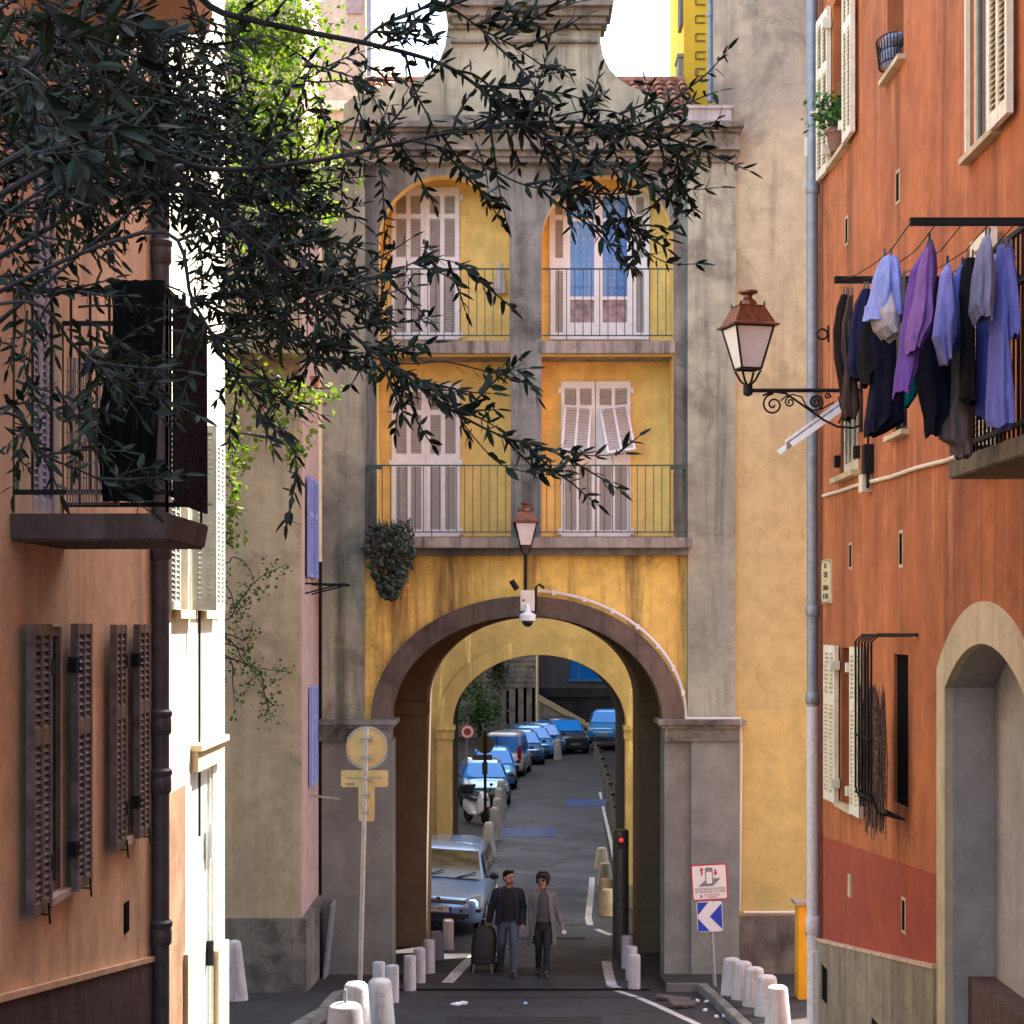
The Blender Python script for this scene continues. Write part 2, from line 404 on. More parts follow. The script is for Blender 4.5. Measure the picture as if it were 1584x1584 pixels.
tag(sheet(rl, rr, RY, 0, 2).build('road', ASPH), kind='structure')
def slab_poly(poly, h, name, mat_, dz=-.3):
    """pavement: polygon in plan, draped on the ground profile, with a real step h"""
    m = MB(); n = len(poly)
    tri = tessellate_polygon([[Vector((p[0], p[1], 0)) for p in poly]])
    top = [(p[0], p[1], G(p[1]) + h) for p in poly]; bot = [(p[0], p[1], G(p[1]) + dz) for p in poly]
    m.add(top, [tuple(t) for t in tri]); m.add(top + bot, [(i, (i + 1) % n, (i + 1) % n + n, i + n) for i in range(n)])
    return tag(m.build(name, mat_), kind='structure')
def drape(xs, yl): return [(xs(y) if callable(xs) else xs, y) for y in yl]
YL = [5, 10, 15.5, 18, 21.5, 24, 27, 28.5, 29.2]
slab_poly(drape(lambda y: 3.27 if y < 21.5 else 3.27 - (y - 21.5) * .022, YL) + [(2.45, 29.25), (2.45, 30.48), (9, 30.48)] + drape(9, YL[::-1]), .12, 'pavement', PAVE)
slab_poly(drape(-12, [5, 10, 15.5, 21.5, 27, 30.48]) + [(-2.0, 30.48), (-2.35, 29.0)] + drape(lambda y: -2.75 if y > 26 else -2.75 + (y - 26) * .12, [28, 26, 24, 21.5, 15.5, 10, 5]), .11, 'pavement', PAVE)
slab_poly([(-2.9, 30.52), (-1.6, 30.52), (-1.3, 33.1), (-2.9, 33.1)], .12, 'pavement', PAVE)
def kerb(pts, w_, h, name='kerb'):
    m = MB()
    for (x0, y0), (x1, y1) in zip(pts, pts[1:]):
        d = Vector((x1 - x0, y1 - y0, 0)); L = d.length; n = max(1, round(L / 1.0)); t = d / L; nn_ = Vector((-t.y, t.x, 0)) * w_
        for k in range(n):
            a = Vector((x0, y0, 0)) + d * (k / n) + t * .006; b_ = Vector((x0, y0, 0)) + d * ((k + 1) / n) - t * .006
            q = [a, b_, b_ + nn_, a + nn_]
            m.hexa([(p.x, p.y, G(p.y) - .2) for p in q] + [(p.x, p.y, G(p.y) + h + rnd.uniform(-.004, .004)) for p in q])
    return tag(m.build(name, KERB, bevel=.012), kind='structure')
kerb([(3.1, 29.1), (3.13, 27), (3.2, 24), (3.268, 21.5), (3.268, 15.5), (3.268, 10)], -.16, .13)
kerb([(2.44, 29.235), (3.12, 29.235)], -.16, .13)
kerb([(-2.34, 28.9), (-2.745, 28), (-2.745, 26), (-3.03, 23.7), (-3.28, 21.5), (-3.6, 18)], .17, .125)
def marks(pts, w_, name='road_marking', mat_=WHITEL, dz=.005):
    m = MB()
    P_ = [Vector((p[0], p[1], 0)) for p in pts]; rows = []
    for i, p in enumerate(P_):
        t = (P_[min(i + 1, len(P_) - 1)] - P_[max(i - 1, 0)]).normalized(); n = Vector((-t.y, t.x, 0)) * w_ / 2
        rows.append([(q.x, q.y, G(q.y) + dz) for q in (p - n, p + n)])
    m.loft(rows, cap=False, closed=False)
    return tag(m.build(name, mat_), kind='structure')
marks([(X(938, 32.3), 32.3), (X(942, 31), 31), (X(947, 30), 30), (X(955, 29.7), 29.7)], .17)
marks([(X(955, 29.2), 29.2), (X(985, 28.3), 28.3), (X(1020, 27), 27), (X(1075, 25.3), 25.3), (X(1120, 24), 24)], .12)
marks([(X(735, 32.9), 32.9), (X(715, 31.8), 31.8), (X(692, 30.3), 30.3)], .2)
marks([(X(912, 36.5), 36.5), (X(910, 38), 38), (X(912, 41), 41), (X(915, 44), 44), (X(916, 46), 46)], .14)
marks([(X(912, 36.5), 36.5), (X(925, 35.6), 35.6), (X(945, 35.0), 35.0)], .12)
marks([(X(757, 47.5), 47.5), (X(765, 44), 44), (X(768, 42), 42)], .16)
marks([(X(950, 50), 50), (X(945, 54), 54), (X(935, 62), 62), (X(928, 70), 70)], .1)
def patch(x0, x1, ya, yb, name, mat_, dz=.006):
    m = MB(); m.add([(X(x0, ya), ya, G(ya) + dz), (X(x1, ya), ya, G(ya) + dz), (X(x1, yb), yb, G(yb) + dz), (X(x0, yb), yb, G(yb) + dz)], [(0, 1, 2, 3)])
    return tag(m.build(name, mat_), kind='structure')
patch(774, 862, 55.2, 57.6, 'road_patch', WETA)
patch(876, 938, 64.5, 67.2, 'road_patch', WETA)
DRK = plaster('dark_tar_patch', (.020, .018, .019), (.028, .025, .025), (.012, .011, .011), sc_=3)
patch(600, 722, 22.0, 22.5, 'tar_patch', DRK, .005)
patch(690, 930, 25.2, 25.9, 'tar_patch', DRK, .005)
patch(742, 905, 34.5, 36.4, 'tar_patch', DRK, .005)
patch(600, 1005, 29.25, 29.5, 'drain_strip', DARK, .007)
patch(690, 1000, 28.2, 28.32, 'road_joint', PAVE, .006)
# ------------------------------------------------------------------ gatehouse over the street
D = 30.5
tx = lambda px: X(px, D); tz = lambda py: Z(py, D)
gate = thing('gatehouse', 'grey and yellow gatehouse with balconies built over the street arch', 'building', (.25, D, 0))
PY = D + .14                                             # plane of the recessed centre panel
acx = tx(815); spr = tz(1113)
ia, ib = (tx(1025) - tx(605)) / 2, tz(953) - spr          # inner arch half width, rise
oa, ob = (tx(1057) - tx(573)) / 2, tz(922) - spr
inner = arc(acx, spr, ia, ib, 180, 0, 40); outer = arc(acx, spr, oa, ob, 180, 0, 40)
# upper panel with four loggia openings
def loggia(x0, x1, y0, ys_=None, ytop=None):
    a, b, z0 = tx(x0), tx(x1), tz(y0)
    if ys_ is None: return rect(a, b, z0, tz(ytop))
    return [(b, z0)] + arc((a + b) / 2, tz(ys_), (b - a) / 2, tz(ytop) - tz(ys_), 0, 180, 28) + [(a, z0)]
holes = [loggia(585, 788, 525, 372, 268), loggia(838, 1043, 525, 372, 268), loggia(582, 790, 832, None, 546), loggia(838, 1043, 832, None, 546)]
m = MB(); m.plate(rect(tx(564), tx(1064), tz(840), tz(250)), holes, PY, PY + .3, 1)
m.build('upper_wall', [GREYD, YEL], gate)
m = MB(); m.plate([(tx(564), spr), (tx(605), spr)] + inner[1:-1] + [(tx(1025), spr), (tx(1064), spr), (tx(1064), tz(840)), (tx(564), tz(840))], [], PY + .01, PY + .5)
m.build('arch_wall', YELS, gate)
m = MB(); m.plate(outer + inner[::-1], [], PY - .06, PY + .46); m.build('arch_ring', plaster('sooty_arch_stone', (.17, .13, .10), (.10, .08, .07), (.03, .027, .025), .8, .5, .5, .3, 2), gate)
# side pilasters and piers
for a, b, mt in ((498, 564, GREYL), (1064, 1138, GREYL)):
    m = MB(); m.box(tx(a), tx(b), D, D + 2.2, tz(1113), tz(250)); m.build('pilaster', mt, gate)
m = MB(); m.box(tx(498), tx(607), D - .03, D + .9, -.3, tz(1146)); m.build('pier', PIERM, gate)
m = MB(); m.box(tx(1028), tx(1069), D + .03, D + .9, -.3, tz(1146)); m.box(tx(1069), tx(1143), D - .05, D + .9, -.3, tz(1146)); m.build('pier', PIERM, gate)
for a, b in ((494, 608), (1023, 1147)):
    m = MB(); z0, z1 = tz(1146), tz(1113)
    for q, (e, za, zb) in enumerate(((.05, 0, .6), (.10, .6, .78), (.16, .78, 1.0))):
        m.box(tx(a) - (e - .1 if a > 900 else 0), tx(b) + (e - .1), D - .05 - e, D + .85 - .01 * q, z0 + (z1 - z0) * za, z0 + (z1 - z0) * zb)
    m.build('impost', GREYD if a < 900 else CORN, gate)
# passage: side walls and brown inner frame, open between the front wall and the gap behind
YB = 35.2
i2 = arc(X(825, 33.2), Z(1085, 33.2), (X(990, 33.2) - X(660, 33.2)) / 2, Z(955, 33.2) - Z(1085, 33.2), 180, 0, 32)
x0, x1 = X(660, 33.2), X(990, 33.2)
m = MB(); m.plate([(-4, -.3), (x0, -.3)] + i2 + [(x1, -.3), (4.6, -.3), (4.6, 7.0), (-4, 7.0)], [], 33.2, YB)
m.build('inner_passage_wall', BROWNP, gate)
m = MB(); m.box(-3.3, x0 + .05, 33.1, 33.25, Z(1105, 33.2), Z(1085, 33.2)); m.box(x1 - .05, 3.4, 33.1, 33.25, Z(1105, 33.2), Z(1085, 33.2)); m.build('impost', BROWNP, gate)
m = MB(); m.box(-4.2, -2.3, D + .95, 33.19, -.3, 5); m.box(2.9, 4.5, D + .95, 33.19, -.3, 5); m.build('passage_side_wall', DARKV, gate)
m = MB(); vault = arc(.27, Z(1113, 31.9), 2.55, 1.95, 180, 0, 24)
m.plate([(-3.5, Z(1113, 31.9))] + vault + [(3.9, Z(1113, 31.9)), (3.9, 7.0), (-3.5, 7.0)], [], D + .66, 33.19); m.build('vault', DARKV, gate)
# loggia interiors
BY = D + 1.15
m = MB(); m.box(tx(564), tx(1064), BY, BY + .2, tz(838), tz(252)); m.build('loggia_back_wall', YEL, gate)
for a, b in ((564, 581), (791, 837), (1044, 1064)):
    m = MB(); m.box(tx(a) - (.3 if a == 564 else 0), tx(b) + (.3 if b == 1064 else 0), PY + .302, BY - .002, tz(837), tz(254)); m.build('loggia_side_wall', YEL, gate)
m = MB(); m.box(tx(564), tx(1064), PY + .304, BY - .004, tz(253), tz(240)); m.build('loggia_ceiling', YEL, gate)
m = MB()
for a, b in ((583, 790), (836, 1045)): m.box(tx(a), tx(b), PY - .05, BY - .006, tz(545), tz(526))
m.build('upper_balcony_slab', SLABM, gate)
m = MB(); m.box(tx(559), tx(1067), D - .42, BY - .008, tz(849), tz(833)); m.build('balcony_slab', SLABM, gate, bevel=.01)
m = MB(); m.box(tx(562), tx(1064), D - .14, PY + .005, tz(859), tz(849) - .002); m.build('slab_moulding', GREYD, gate)
m = MB(); m.box(tx(566), tx(1062), PY + .31, BY - .002, tz(833) + .001, tz(828)); m.build('loggia_floor', plaster('brown_tiled_floor', (.22, .12, .07), (.17, .09, .05), (.1, .06, .04)), gate)
# railings
def railing(px0, px1, pyt, pyb, d, step, ends=False, foot=0):
    m = MB(); xa, xb = X(px0, d), X(px1, d); zt, zb = Z(pyt, d), Z(pyb, d)
    m.bar((xa, d, zt), (xb, d, zt), .035, .022); m.bar((xa, d, zb), (xb, d, zb), .03, .018)
    n = round((xb - xa) / step)
    for i in range(1, n):
        x = xa + (xb - xa) * i / n; m.bar((x, d, zb - (foot if i % 5 == 3 else 0)), (x, d, zt), .014)
    if ends:
        for x in (xa, xb):
            m.bar((x, d, zb - .06), (x, d, zt), .03); m.bar((x, d, zt - .03), (x, PY, zt - .03), .03)
            m.bar((x - .01, d - .01, zt - .035), (x + (.26 if x < 0 else -.26), d - .01, zt - .035), .03, .06)
    return m.build('railing', RAILG, gate)
railing(586, 788, 416, 519, PY + .12, .14, foot=.09)
railing(838, 1043, 416, 519, PY + .12, .14, foot=.09)
railing(566, 1062, 720, 823, D - .36, .135, ends=True, foot=.1)
# shutters and french window
SY = BY - .06
IM = lambda px, py, y=SY: Matrix.Translation((X(px, D + 1.1), y, Z(py, D + 1.1)))
sx = lambda a, b: (b - a) * (D + 1.1) / F
R4 = ((.055, .175), (.205, .46), (.545, .955))
R4 = tuple((1 - b, 1 - a) for a, b in R4[::-1])
for px0, pxm, px1, yb, yt in ((606, 658, 711, 525, 290), (606, 659, 712, 830, 593)):
    shutter(IM(px0, yb), gate, sx(px0, pxm) - .006, sx(yt, yb), WOODW, SLATG, R4, 2, .045, .075)
    shutter(IM(pxm, yb), gate, sx(pxm, px1) - .006, sx(yt, yb), WOODW, SLATG, R4, 2, .045, .075)
# open pair beside the french window
shutter(IM(850, 525), gate, sx(850, 880), sx(292, 525), WOODW, SLATG, R4, 1, .045, .1)
shutter(IM(975, 525), gate, sx(975, 1005), sx(292, 525), WOODW, SLATG, R4, 1, .045, .1)
fw = MB(); WY = BY - .02
def fbox(m, a, b, yt, yb, y0, y1): m.box(X(a, D + 1.1), X(b, D + 1.1), y0, y1, Z(yb, D + 1.1), Z(yt, D + 1.1))
fbox(fw, 876, 981, 296, 305, WY - .05, BY - .003)
for a, b in ((876, 882), (919, 932), (970, 981)): fbox(fw, a, b, 305, 525, WY - .05, BY - .003)
for yt, yb in ((338, 343), (459, 464), (499, 525)):
    for a, b in ((882, 919), (932, 970)): fbox(fw, a, b, yt, yb, WY - .048, BY - .004)
win = fw.build('french_window', WOODW, gate)
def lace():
    m_, nt, b = new_mat('blue_reflection_pane_with_lace')
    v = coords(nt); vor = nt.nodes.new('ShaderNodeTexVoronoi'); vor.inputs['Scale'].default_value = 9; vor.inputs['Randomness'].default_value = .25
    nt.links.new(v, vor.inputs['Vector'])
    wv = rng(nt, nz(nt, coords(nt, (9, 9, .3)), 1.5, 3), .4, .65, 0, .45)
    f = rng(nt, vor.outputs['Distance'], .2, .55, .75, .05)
    col = mixc(nt, f, (.03, .17, .52), (.20, .30, .62)); col = mixc(nt, wv, col, (.30, .38, .70))  # blue reflection painted into the panes, under the lace pattern
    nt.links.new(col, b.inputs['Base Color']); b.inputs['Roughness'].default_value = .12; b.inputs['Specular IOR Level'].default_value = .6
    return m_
LACE = lace(); LACEP = simple('pink_reflection_pane_with_curtain', (.30, .17, .17), .25, var=.5, scale=7, alt=(.46, .32, .34))  # lower panes have a pinkish reflection painted into their colour
for a, b in ((882, 919), (932, 970)):
    for yt, yb, mt in ((305, 338, LACE), (343, 459, LACE), (464, 499, LACEP)):
        m = MB(); fbox(m, a, b, yt, yb, WY - .02, BY - .006); m.build('pane', mt, None).parent = win
# lower right pair with propped out panels
for px0, px1 in ((868, 921), (922, 976)):
    w_ = sx(px0, px1) - .006; h = sx(590, 830)
    o = shutter(IM(px0, 830), gate, w_, h, WOODW, SLATG, ((.04, .46), (.845, .955)), 2, .045, .06)
    f = MB(IM(px0, 830)); f.box(.06, w_ - .06, .035, .04, h * .49, h * .83); f.build('opening', DARK, None).parent = o
    ww_ = w_ - .1; Mp = IM(px0, 830) @ Matrix.Translation((.05, -.005, h * .835)) @ Matrix.Translation((ww_ / 2, 0, 0)) @ Matrix.Rotation(R(5 if px0 < 900 else -8), 4, 'Y') @ Matrix.Translation((-ww_ / 2, 0, 0)) @ Matrix.Rotation(R(-28), 4, 'X') @ Matrix.Translation((0, 0, -h * .35))
    q = MB(Mp); q2 = MB(Mp); ww = w_ - .1; hh = h * .35
    for a in (0, ww / 2 - .02, ww - .04): q.box(a, a + .04, -.03, 0, 0, hh)
    for z in (0, hh - .04): q.box(.04, ww - .04, -.029, -.001, z, z + .04)
    for c0 in (.04, ww / 2 + .02):
        for k in range(15):
            z = .04 + k * (hh - .08) / 15; q2.box(c0, c0 + ww / 2 - .06, -.022, -.008, z, z + (hh - .08) / 15 * .8)
    pf = q.build('propped_panel', WOODW, None); pf.parent = o; q2.build('louvres', SLATG, None).parent = o
# hinges
m = MB()
for px, py in ((604, 716), (713, 716), (714, 306), (866, 604), (978, 604), (713, 822), (866, 822), (978, 822), (713, 518)):
    p = P(px, py, D + 1.1); m.box(p.x - .025, p.x + .025, SY - .02, SY + .05, p.z - .05, p.z + .05)
m.build('shutter_hinge', WOODW, gate)
# cornice
m = MB(); zc = tz(236)
prof = [(.06, 252, 244), (.12, 244, 236), (.22, 236, 231), (.16, 231, 209), (.24, 209, 204), (.34, 204, 195)]
for e, yb, yt in prof: m.box(tx(500) - e * .4, tx(1136) + e * .35, D - e, D + 1.9 - e * .01, tz(yb), tz(yt))
m.build('cornice', CORN, gate)
m = MB(); m.box(tx(1063), tx(1130), D - .15, D + .5, tz(194), tz(172)); m.box(tx(1060), tx(1133), D - .18, D + .53, tz(172), tz(167)); m.build('cornice_block', plaster('pale_block_stone', (.45, .43, .41), (.36, .34, .33), (.15, .14, .13)), gate)
# curved gable
gl = [(530, 194), (532, 160), (545, 150), (566, 142), (588, 133), (612, 128), (640, 125), (662, 112), (678, 95), (688, 70), (692, 44)]
gr = [(930, 44), (929, 62), (933, 84), (943, 105), (957, 121), (975, 132), (992, 138), (1010, 148), (1026, 152), (1030, 170), (1056, 188), (1058, 194)]
m = MB(); m.plate([(tx(a), tz(b)) for a, b in gl + gr], [], D + .05, D + .55); m.build('gable', GREYL, gate)
m = MB(); m.plate([(tx(a), tz(b)) for a, b in ((560, 194), (575, 178), (1000, 178), (1040, 194))], [], D - .02, D + .049); m.build('gable_plinth', CORN, gate)
m = MB()
for e, xa, xb, yb, yt in ((.04, 697, 924, 66, 62), (.05, 692, 930, 45, 40), (.14, 700, 937, 40, 30), (.22, 693, 941, 30, 18), (.34, 690, 947, 18, 6)):
    m.box(tx(xa), tx(xb), D - e, D + .56 + e * .3, tz(yb), tz(yt))
m.plate([(tx(688), tz(5.5)), (tx(949), tz(5.5)), (tx(820), tz(-62))], [[(tx(730), tz(2)), (tx(907), tz(2)), (tx(820), tz(-44))]], D - .36, D + .5)
m.plate([(tx(725), tz(3)), (tx(912), tz(3)), (tx(820), tz(-46))], [], D - .1, D + .4)
m.build('pediment', CORN, gate)
# tiled roof behind the gable
m = MB(); ry0, rz0, ry1, rz1 = D + .75, tz(172), D + 3.0, Z(130, D + 3.0)
sl_ = (Vector((0, ry1 - ry0, rz1 - rz0))); L = sl_.length; tdir = sl_ / L; nrm = Vector((0, -tdir.z, tdir.y)); nrm = nrm if nrm.z > 0 else -nrm
ncol = 26; pit = (tx(1090) - tx(556)) / ncol; nt_ = 8
for c in range(ncol):
    xc = tx(556) + (c + .5) * pit
    for k in range(nt_):
        a = Vector((xc + rnd.uniform(-.01, .01), ry0, rz0)) + tdir * (L * k / nt_ - .03) + nrm * .035
        b = Vector((xc, ry0, rz0)) + tdir * (L * (k + 1) / nt_ + .03) + nrm * .0
        r0, r1 = pit * .40, pit * .32; rings = []
        for p, r_ in ((a, r0), (b, r1)):
            rings.append([p + Vector((math.cos(t) * r_, 0, 0)) + nrm * math.sin(t) * r_ for t in [math.pi * j / 6 for j in range(7)]] +
                         [p + Vector((math.cos(t) * (r_ - .02), 0, 0)) + nrm * math.sin(t) * (r_ - .02) for t in [math.pi * (6 - j) / 6 for j in range(7)]])
        m.loft(rings)
m.add([(tx(556), ry0 - .05, rz0 - .02), (tx(1090), ry0 - .05, rz0 - .02), (tx(1090), ry1, rz1 - .02), (tx(556), ry1, rz1 - .02)], [(0, 1, 2, 3)])
m.tube([(tx(540), ry1, rz1 + .05), (tx(1085), ry1, rz1 + .05)], .09, 8)
m.build('roof_tiles', TILE, gate)
m = MB(); m.box(-3.2, 3.3, D + 1.4, YB - .2, 7.02, tz(240)); m.box(-3.2, 3.3, D + 1.95, YB - .2, tz(240) + .001, tz(180)); m.build('rear_block', GREYL, gate)
m = MB(); m.box(tx(553), tx(562), D - .02, D + .3, tz(230), tz(100)); m.build('chimney', GREYL, gate)
# conduit following the arch and trims
m = MB(); pts = []
for t in range(0, 31):
    a = R(86 - t * 2.85); pts.append((acx + (oa + .06) * math.cos(a), PY - .07, spr + (ob + .09) * math.sin(a)))
m.tube(pts, .028, 6); m.tube([(tx(1060), D - .22, tz(1110)), (tx(1143), D - .22, tz(1110)), (tx(1146), D - .1, tz(1150)), (tx(1145), D + .05, tz(1408))], .016, 6)
for p in pts[2::4]: m.box(p[0] - .03, p[0] + .03, p[1] - .045, p[1] + .02, p[2] - .045, p[2] + .045)
m.build('conduit', WHITEP, gate)

# ------------------------------------------------------------------ tall wall to the right of the gatehouse
r2 = thing('side_house', 'tall house with grey stained beige wall above a yellow painted base', 'building', (6, 30.7, 0))
E = 30.62
m = MB(); m.box(X(1106, E), 5.1, E, E + .35, 13.2, 22); m.box(3.95, 5.1, E + .351, E + 5, 13.2, 22); m.box(X(1106, E), 5.1, E, E + 5, Z(1098, E), 13.199); m.box(5.101, 10.5, E + .002, E + 5, Z(1098, E), 16.6); m.build('upper_wall', R2UP, r2)
m = MB(); m.box(X(1106, E), 10.5, E - .004, E + 5, -.2, Z(1098, E) - .001); m.build('painted_base', R2LO, r2)
m = MB(); m.box(X(1140, E), 10.5, E - .07, E - .005, -.2, Z(1416, E)); m.build('plinth', PLINTH, r2)
m = MB(); m.tube([(X(1150, E), E - .03, Z(1411, E)), (X(1262, E), E - .03, Z(1411, E))], .02, 6); m.build('conduit', WHITEP, r2)

# ------------------------------------------------------------------ houses seen above and behind
FX = X(1106, E)
yh = thing('yellow_house', 'bright yellow house with small hooped wall marks behind the tiled roof', 'building', (3.5, 33.7, 0))
YELH = simple('bright_yellow_render', (.86, .52, .035), .85, var=.08, scale=2, bmp=.2)
YD = 33.7; m = MB(); m.box(X(1058, YD), 3.94, YD, YD + 3, 12, 23); m.build('wall', YELH, yh)
VM = simple('grey_ochre_trim', (.24, .155, .045), .8)
for py in (30, 58, 86, 112, 2):
    xv, zv = X(1083, YD), Z(py, YD); m = MB(); q0 = YD - .012
    m.bar((xv - .09, q0, zv - .065), (xv + .09, q0, zv - .065), .024); m.bar((xv - .075, q0, zv + .065), (xv + .09, q0, zv + .065), .024); m.bar((xv - .085, q0, zv - .06), (xv - .085, q0, zv + .06), .022); m.build('wall_hoop', VM, yh)
m = MB(); xp, yp = X(1099, 31.2), 31.2; m.tube([(xp, yp, Z(158, yp)), (xp, yp, 21)], .055, 10)
for py in (24, 154): m.tube([(xp, yp, Z(py + 2, yp)), (xp, yp, Z(py - 3, yp))], .07, 10)
m.build('drainpipe', PIPEG, yh, smooth=True)
m = MB(); m.box(X(1050, YD), X(1058, YD) - .001, YD + .05, YD + .6, Z(145, YD), Z(88, YD)); m.build('balcony_post', GREYL, yh)
m = MB(); m.box(X(1048, YD), X(1058, YD) - .001, YD + .02, YD + .63, Z(87.5, YD), Z(82, YD)); m.build('balcony_rail', GREYL, yh)
m = MB(); m.box(X(1053, YD), X(1058, YD) - .001, YD + .1, YD + .6, Z(35, YD), 23); m.build('corner_trim', GREYD, yh)

ph = thing('pale_house', 'pale peach house rising behind the left end of the tiled roof', 'building', (-4, 36.4, 0))
PEACHL = plaster('pale_peach_render', (.66, .54, .40), (.58, .45, .34), (.4, .3, .22))
m = MB(); m.box(-9, X(566, 36.3), 36.3, 44, -.5, 22); m.build('wall', PEACHL, ph)
m = MB(); m.box(-9, X(568, 36.3), 36.18, 36.299, Z(172, 36.3), Z(158, 36.3)); m.build('string_course', WHITEW, ph)
m = MB(); m.tube([(X(571, 36.2), 36.2, Z(190, 36.2)), (X(571, 36.2), 36.2, Z(-80, 36.2))], .05, 8); m.build('drainpipe', PIPEG, ph, smooth=True)
m = MB(); m.box(X(537, 36.3), X(560, 36.3), 36.25, 36.299, Z(22, 36.3), Z(-60, 36.3)); m.build('shutter', simple('mauve_brown_shutter', (.36, .26, .24), .6), ph)

# ------------------------------------------------------------------ second arch behind the gap
D3 = 40.5
rh = thing('rear_arch_house', 'ochre house with a second smaller arch spanning the street', 'building', (.6, D3, -.4))
s1 = Z(1122, D3); cxa = X(834, D3); ra, rb = (X(968, D3) - X(700, D3)) / 2, Z(1013, D3) - s1
in3 = arc(cxa, s1, ra, rb, 180, 0, 36); ou3 = arc(cxa, s1, ra + .33, rb + .33, 180, 0, 36)
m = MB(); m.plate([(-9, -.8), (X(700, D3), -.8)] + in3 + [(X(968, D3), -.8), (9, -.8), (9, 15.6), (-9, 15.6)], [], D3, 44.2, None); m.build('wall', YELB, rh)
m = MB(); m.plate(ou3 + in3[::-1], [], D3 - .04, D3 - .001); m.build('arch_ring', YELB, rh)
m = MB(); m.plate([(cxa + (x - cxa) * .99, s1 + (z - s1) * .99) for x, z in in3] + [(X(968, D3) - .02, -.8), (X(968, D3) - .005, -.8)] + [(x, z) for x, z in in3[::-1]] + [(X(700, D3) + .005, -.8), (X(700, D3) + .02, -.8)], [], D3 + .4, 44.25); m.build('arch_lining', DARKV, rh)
for a, b in ((674, 703), (965, 994)):
    m = MB(); m.box(X(a + 2, D3), X(b - 3, D3), D3 - .07, D3 + .3, -.8, s1 - .12); m.build('pier', YELB, rh)
    m = MB(); m.box(X(a, D3), X(b - 1, D3), D3 - .1, D3 + .32, s1 - .30, s1 - .10); m.box(X(a - 1, D3), X(b + 1, D3), D3 - .15, D3 + .34, s1 - .10, s1); m.build('impost', YELB, rh)
m = MB(); m.box(X(972, D3), X(1005, D3), D3 - .2, D3 - .071, -.8, Z(1368, D3)); m.build('plinth', PLINTH, rh)
# ------------------------------------------------------------------ left: beige house facing us, with pink flank
bh = thing('beige_house', 'beige house with pink flank and cement plinth beside the gatehouse', 'building', (-6, 28, .3))
B = 28.0; bx = X(465, B)
m = MB(); m.box(-14, bx, B, B + .1, -.3, 19); m.build('front_wall', BEIGE, bh)
m = MB(); m.box(bx - 6, bx + .012, B + .101, 30.49, -.3, 19); m.build('flank_wall', PINK, bh)
m = MB(); m.box(-14, bx + .03, B - .07, B - .001, -.4, Z(1420, B)); m.box(bx - .4, bx + .09, B - .073, 30.4, -.4, Z(1420, B) - .004); m.build('plinth', PLINTH, bh, bevel=.02)
MF = Matrix(((0, -1, 0, bx + .05), (1, 0, 0, 0), (0, 0, 1, 0), (0, 0, 0, 1)))   # local x along +Y, front facing +X
def fl(y, z, proud=0): return MF @ Matrix.Translation((y, -proud, z))
shutter(fl(28.45, Z(893, 28.7), .05), bh, .5, Z(738, 28.7) - Z(893, 28.7), BLUEW, BLUEW, ((.03, .6), (.65, .97)), 2, .05, .05)
shutter(fl(29.2, Z(893, 28.7), .05), bh, .5, Z(738, 28.7) - Z(893, 28.7), BLUEW, BLUEW, ((.03, .6), (.65, .97)), 2, .05, .05)
m = MB(); m.box(bx - .05, bx + .02, 28.97, 29.19, Z(893, 28.7), Z(738, 28.7)); m.build('window', DARK, bh)
shutter(fl(28.9, Z(1214, 29.2), .03), bh, .9, Z(1062, 29.2) - Z(1214, 29.2), BLUEW, BLUEW, ((.03, .66), (.7, .97)), 2, .05, .08)
m = MB(); z0 = Z(903, 28.8)
for y in (28.5, 29.4):
    m.bar((bx, y, z0), (bx + .62, y, z0 - .02), .03); m.bar((bx, y, z0 - .16), (bx + .5, y, z0 - .03), .025)
m.bar((bx + .6, 28.4, z0), (bx + .6, 29.6, z0), .02); m.build('drying_rack', IRON, bh)
for py, l, y in ((250, 1.2, 28.3), (330, .95, 28.6), (1230, .6, 29.0)):
    m = MB(); m.bar((bx - (.8 if py == 250 else 0), y, Z(py, y)), (bx + l * .85, y, Z(py + 6, y)), .04 if py < 1000 else .03); m.build('wall_bar', IRON if py < 1000 else METALG, bh)
m = MB(); m.box(X(300, B), bx + .25, B - .9, B - .002, Z(546, B - .9) - .0, Z(530, B - .9)); m.build('balcony_slab', plaster('ochre_slab', (.50, .38, .20), (.4, .3, .16), (.2, .15, .1)), bh)
m = MB(); m.bar((X(312, 27.1), 27.1, Z(523, 27.1)), (X(552, 27.1) - .3, 27.1, Z(523, 27.1)), .04); m.bar((X(312, 27.1), 27.1, Z(428, 27.1)), (X(490, 27.1), 27.1, Z(428, 27.1)), .035)
for k in range(14):
    x = X(318, 27.1) + k * .125; m.bar((x, 27.1, Z(523, 27.1)), (x, 27.1, Z(428, 27.1)), .014)
m.build('balcony_railing', IRON, bh)
# flower pots in the railing
for i, px in enumerate((441, 487)):
    d = 26.95; p = P(px, 340 if i == 0 else 590, d)
    m = MB(); m.lathe([(.05, -.08), (.075, .06), (.082, .07), (.06, .07)], p, 10)
    o = m.build('flower_pot', simple('red_clay', (.50, .12, .06), .8), None); tag(o, ('small red clay pot hung among the bright leaves high on the left' if i == 0 else 'small red clay pot hanging on the pink flank above the blue shutter'), 'flower pot')
# lower grey junk panel leaning in the corner
m = MB(); M_ = Matrix.Translation((bx + .16, 30.2, G(30) + .1)) @ Matrix.Rotation(R(6), 4, 'Y'); m.M = M_; m.box(-.02, .02, -.35, .3, 0, 1.25); o = m.build('leaning_board', simple('weathered_board', (.24, .23, .25), .7), None); tag(o, 'narrow grey board leaning against the wall left of the gatehouse', 'board')

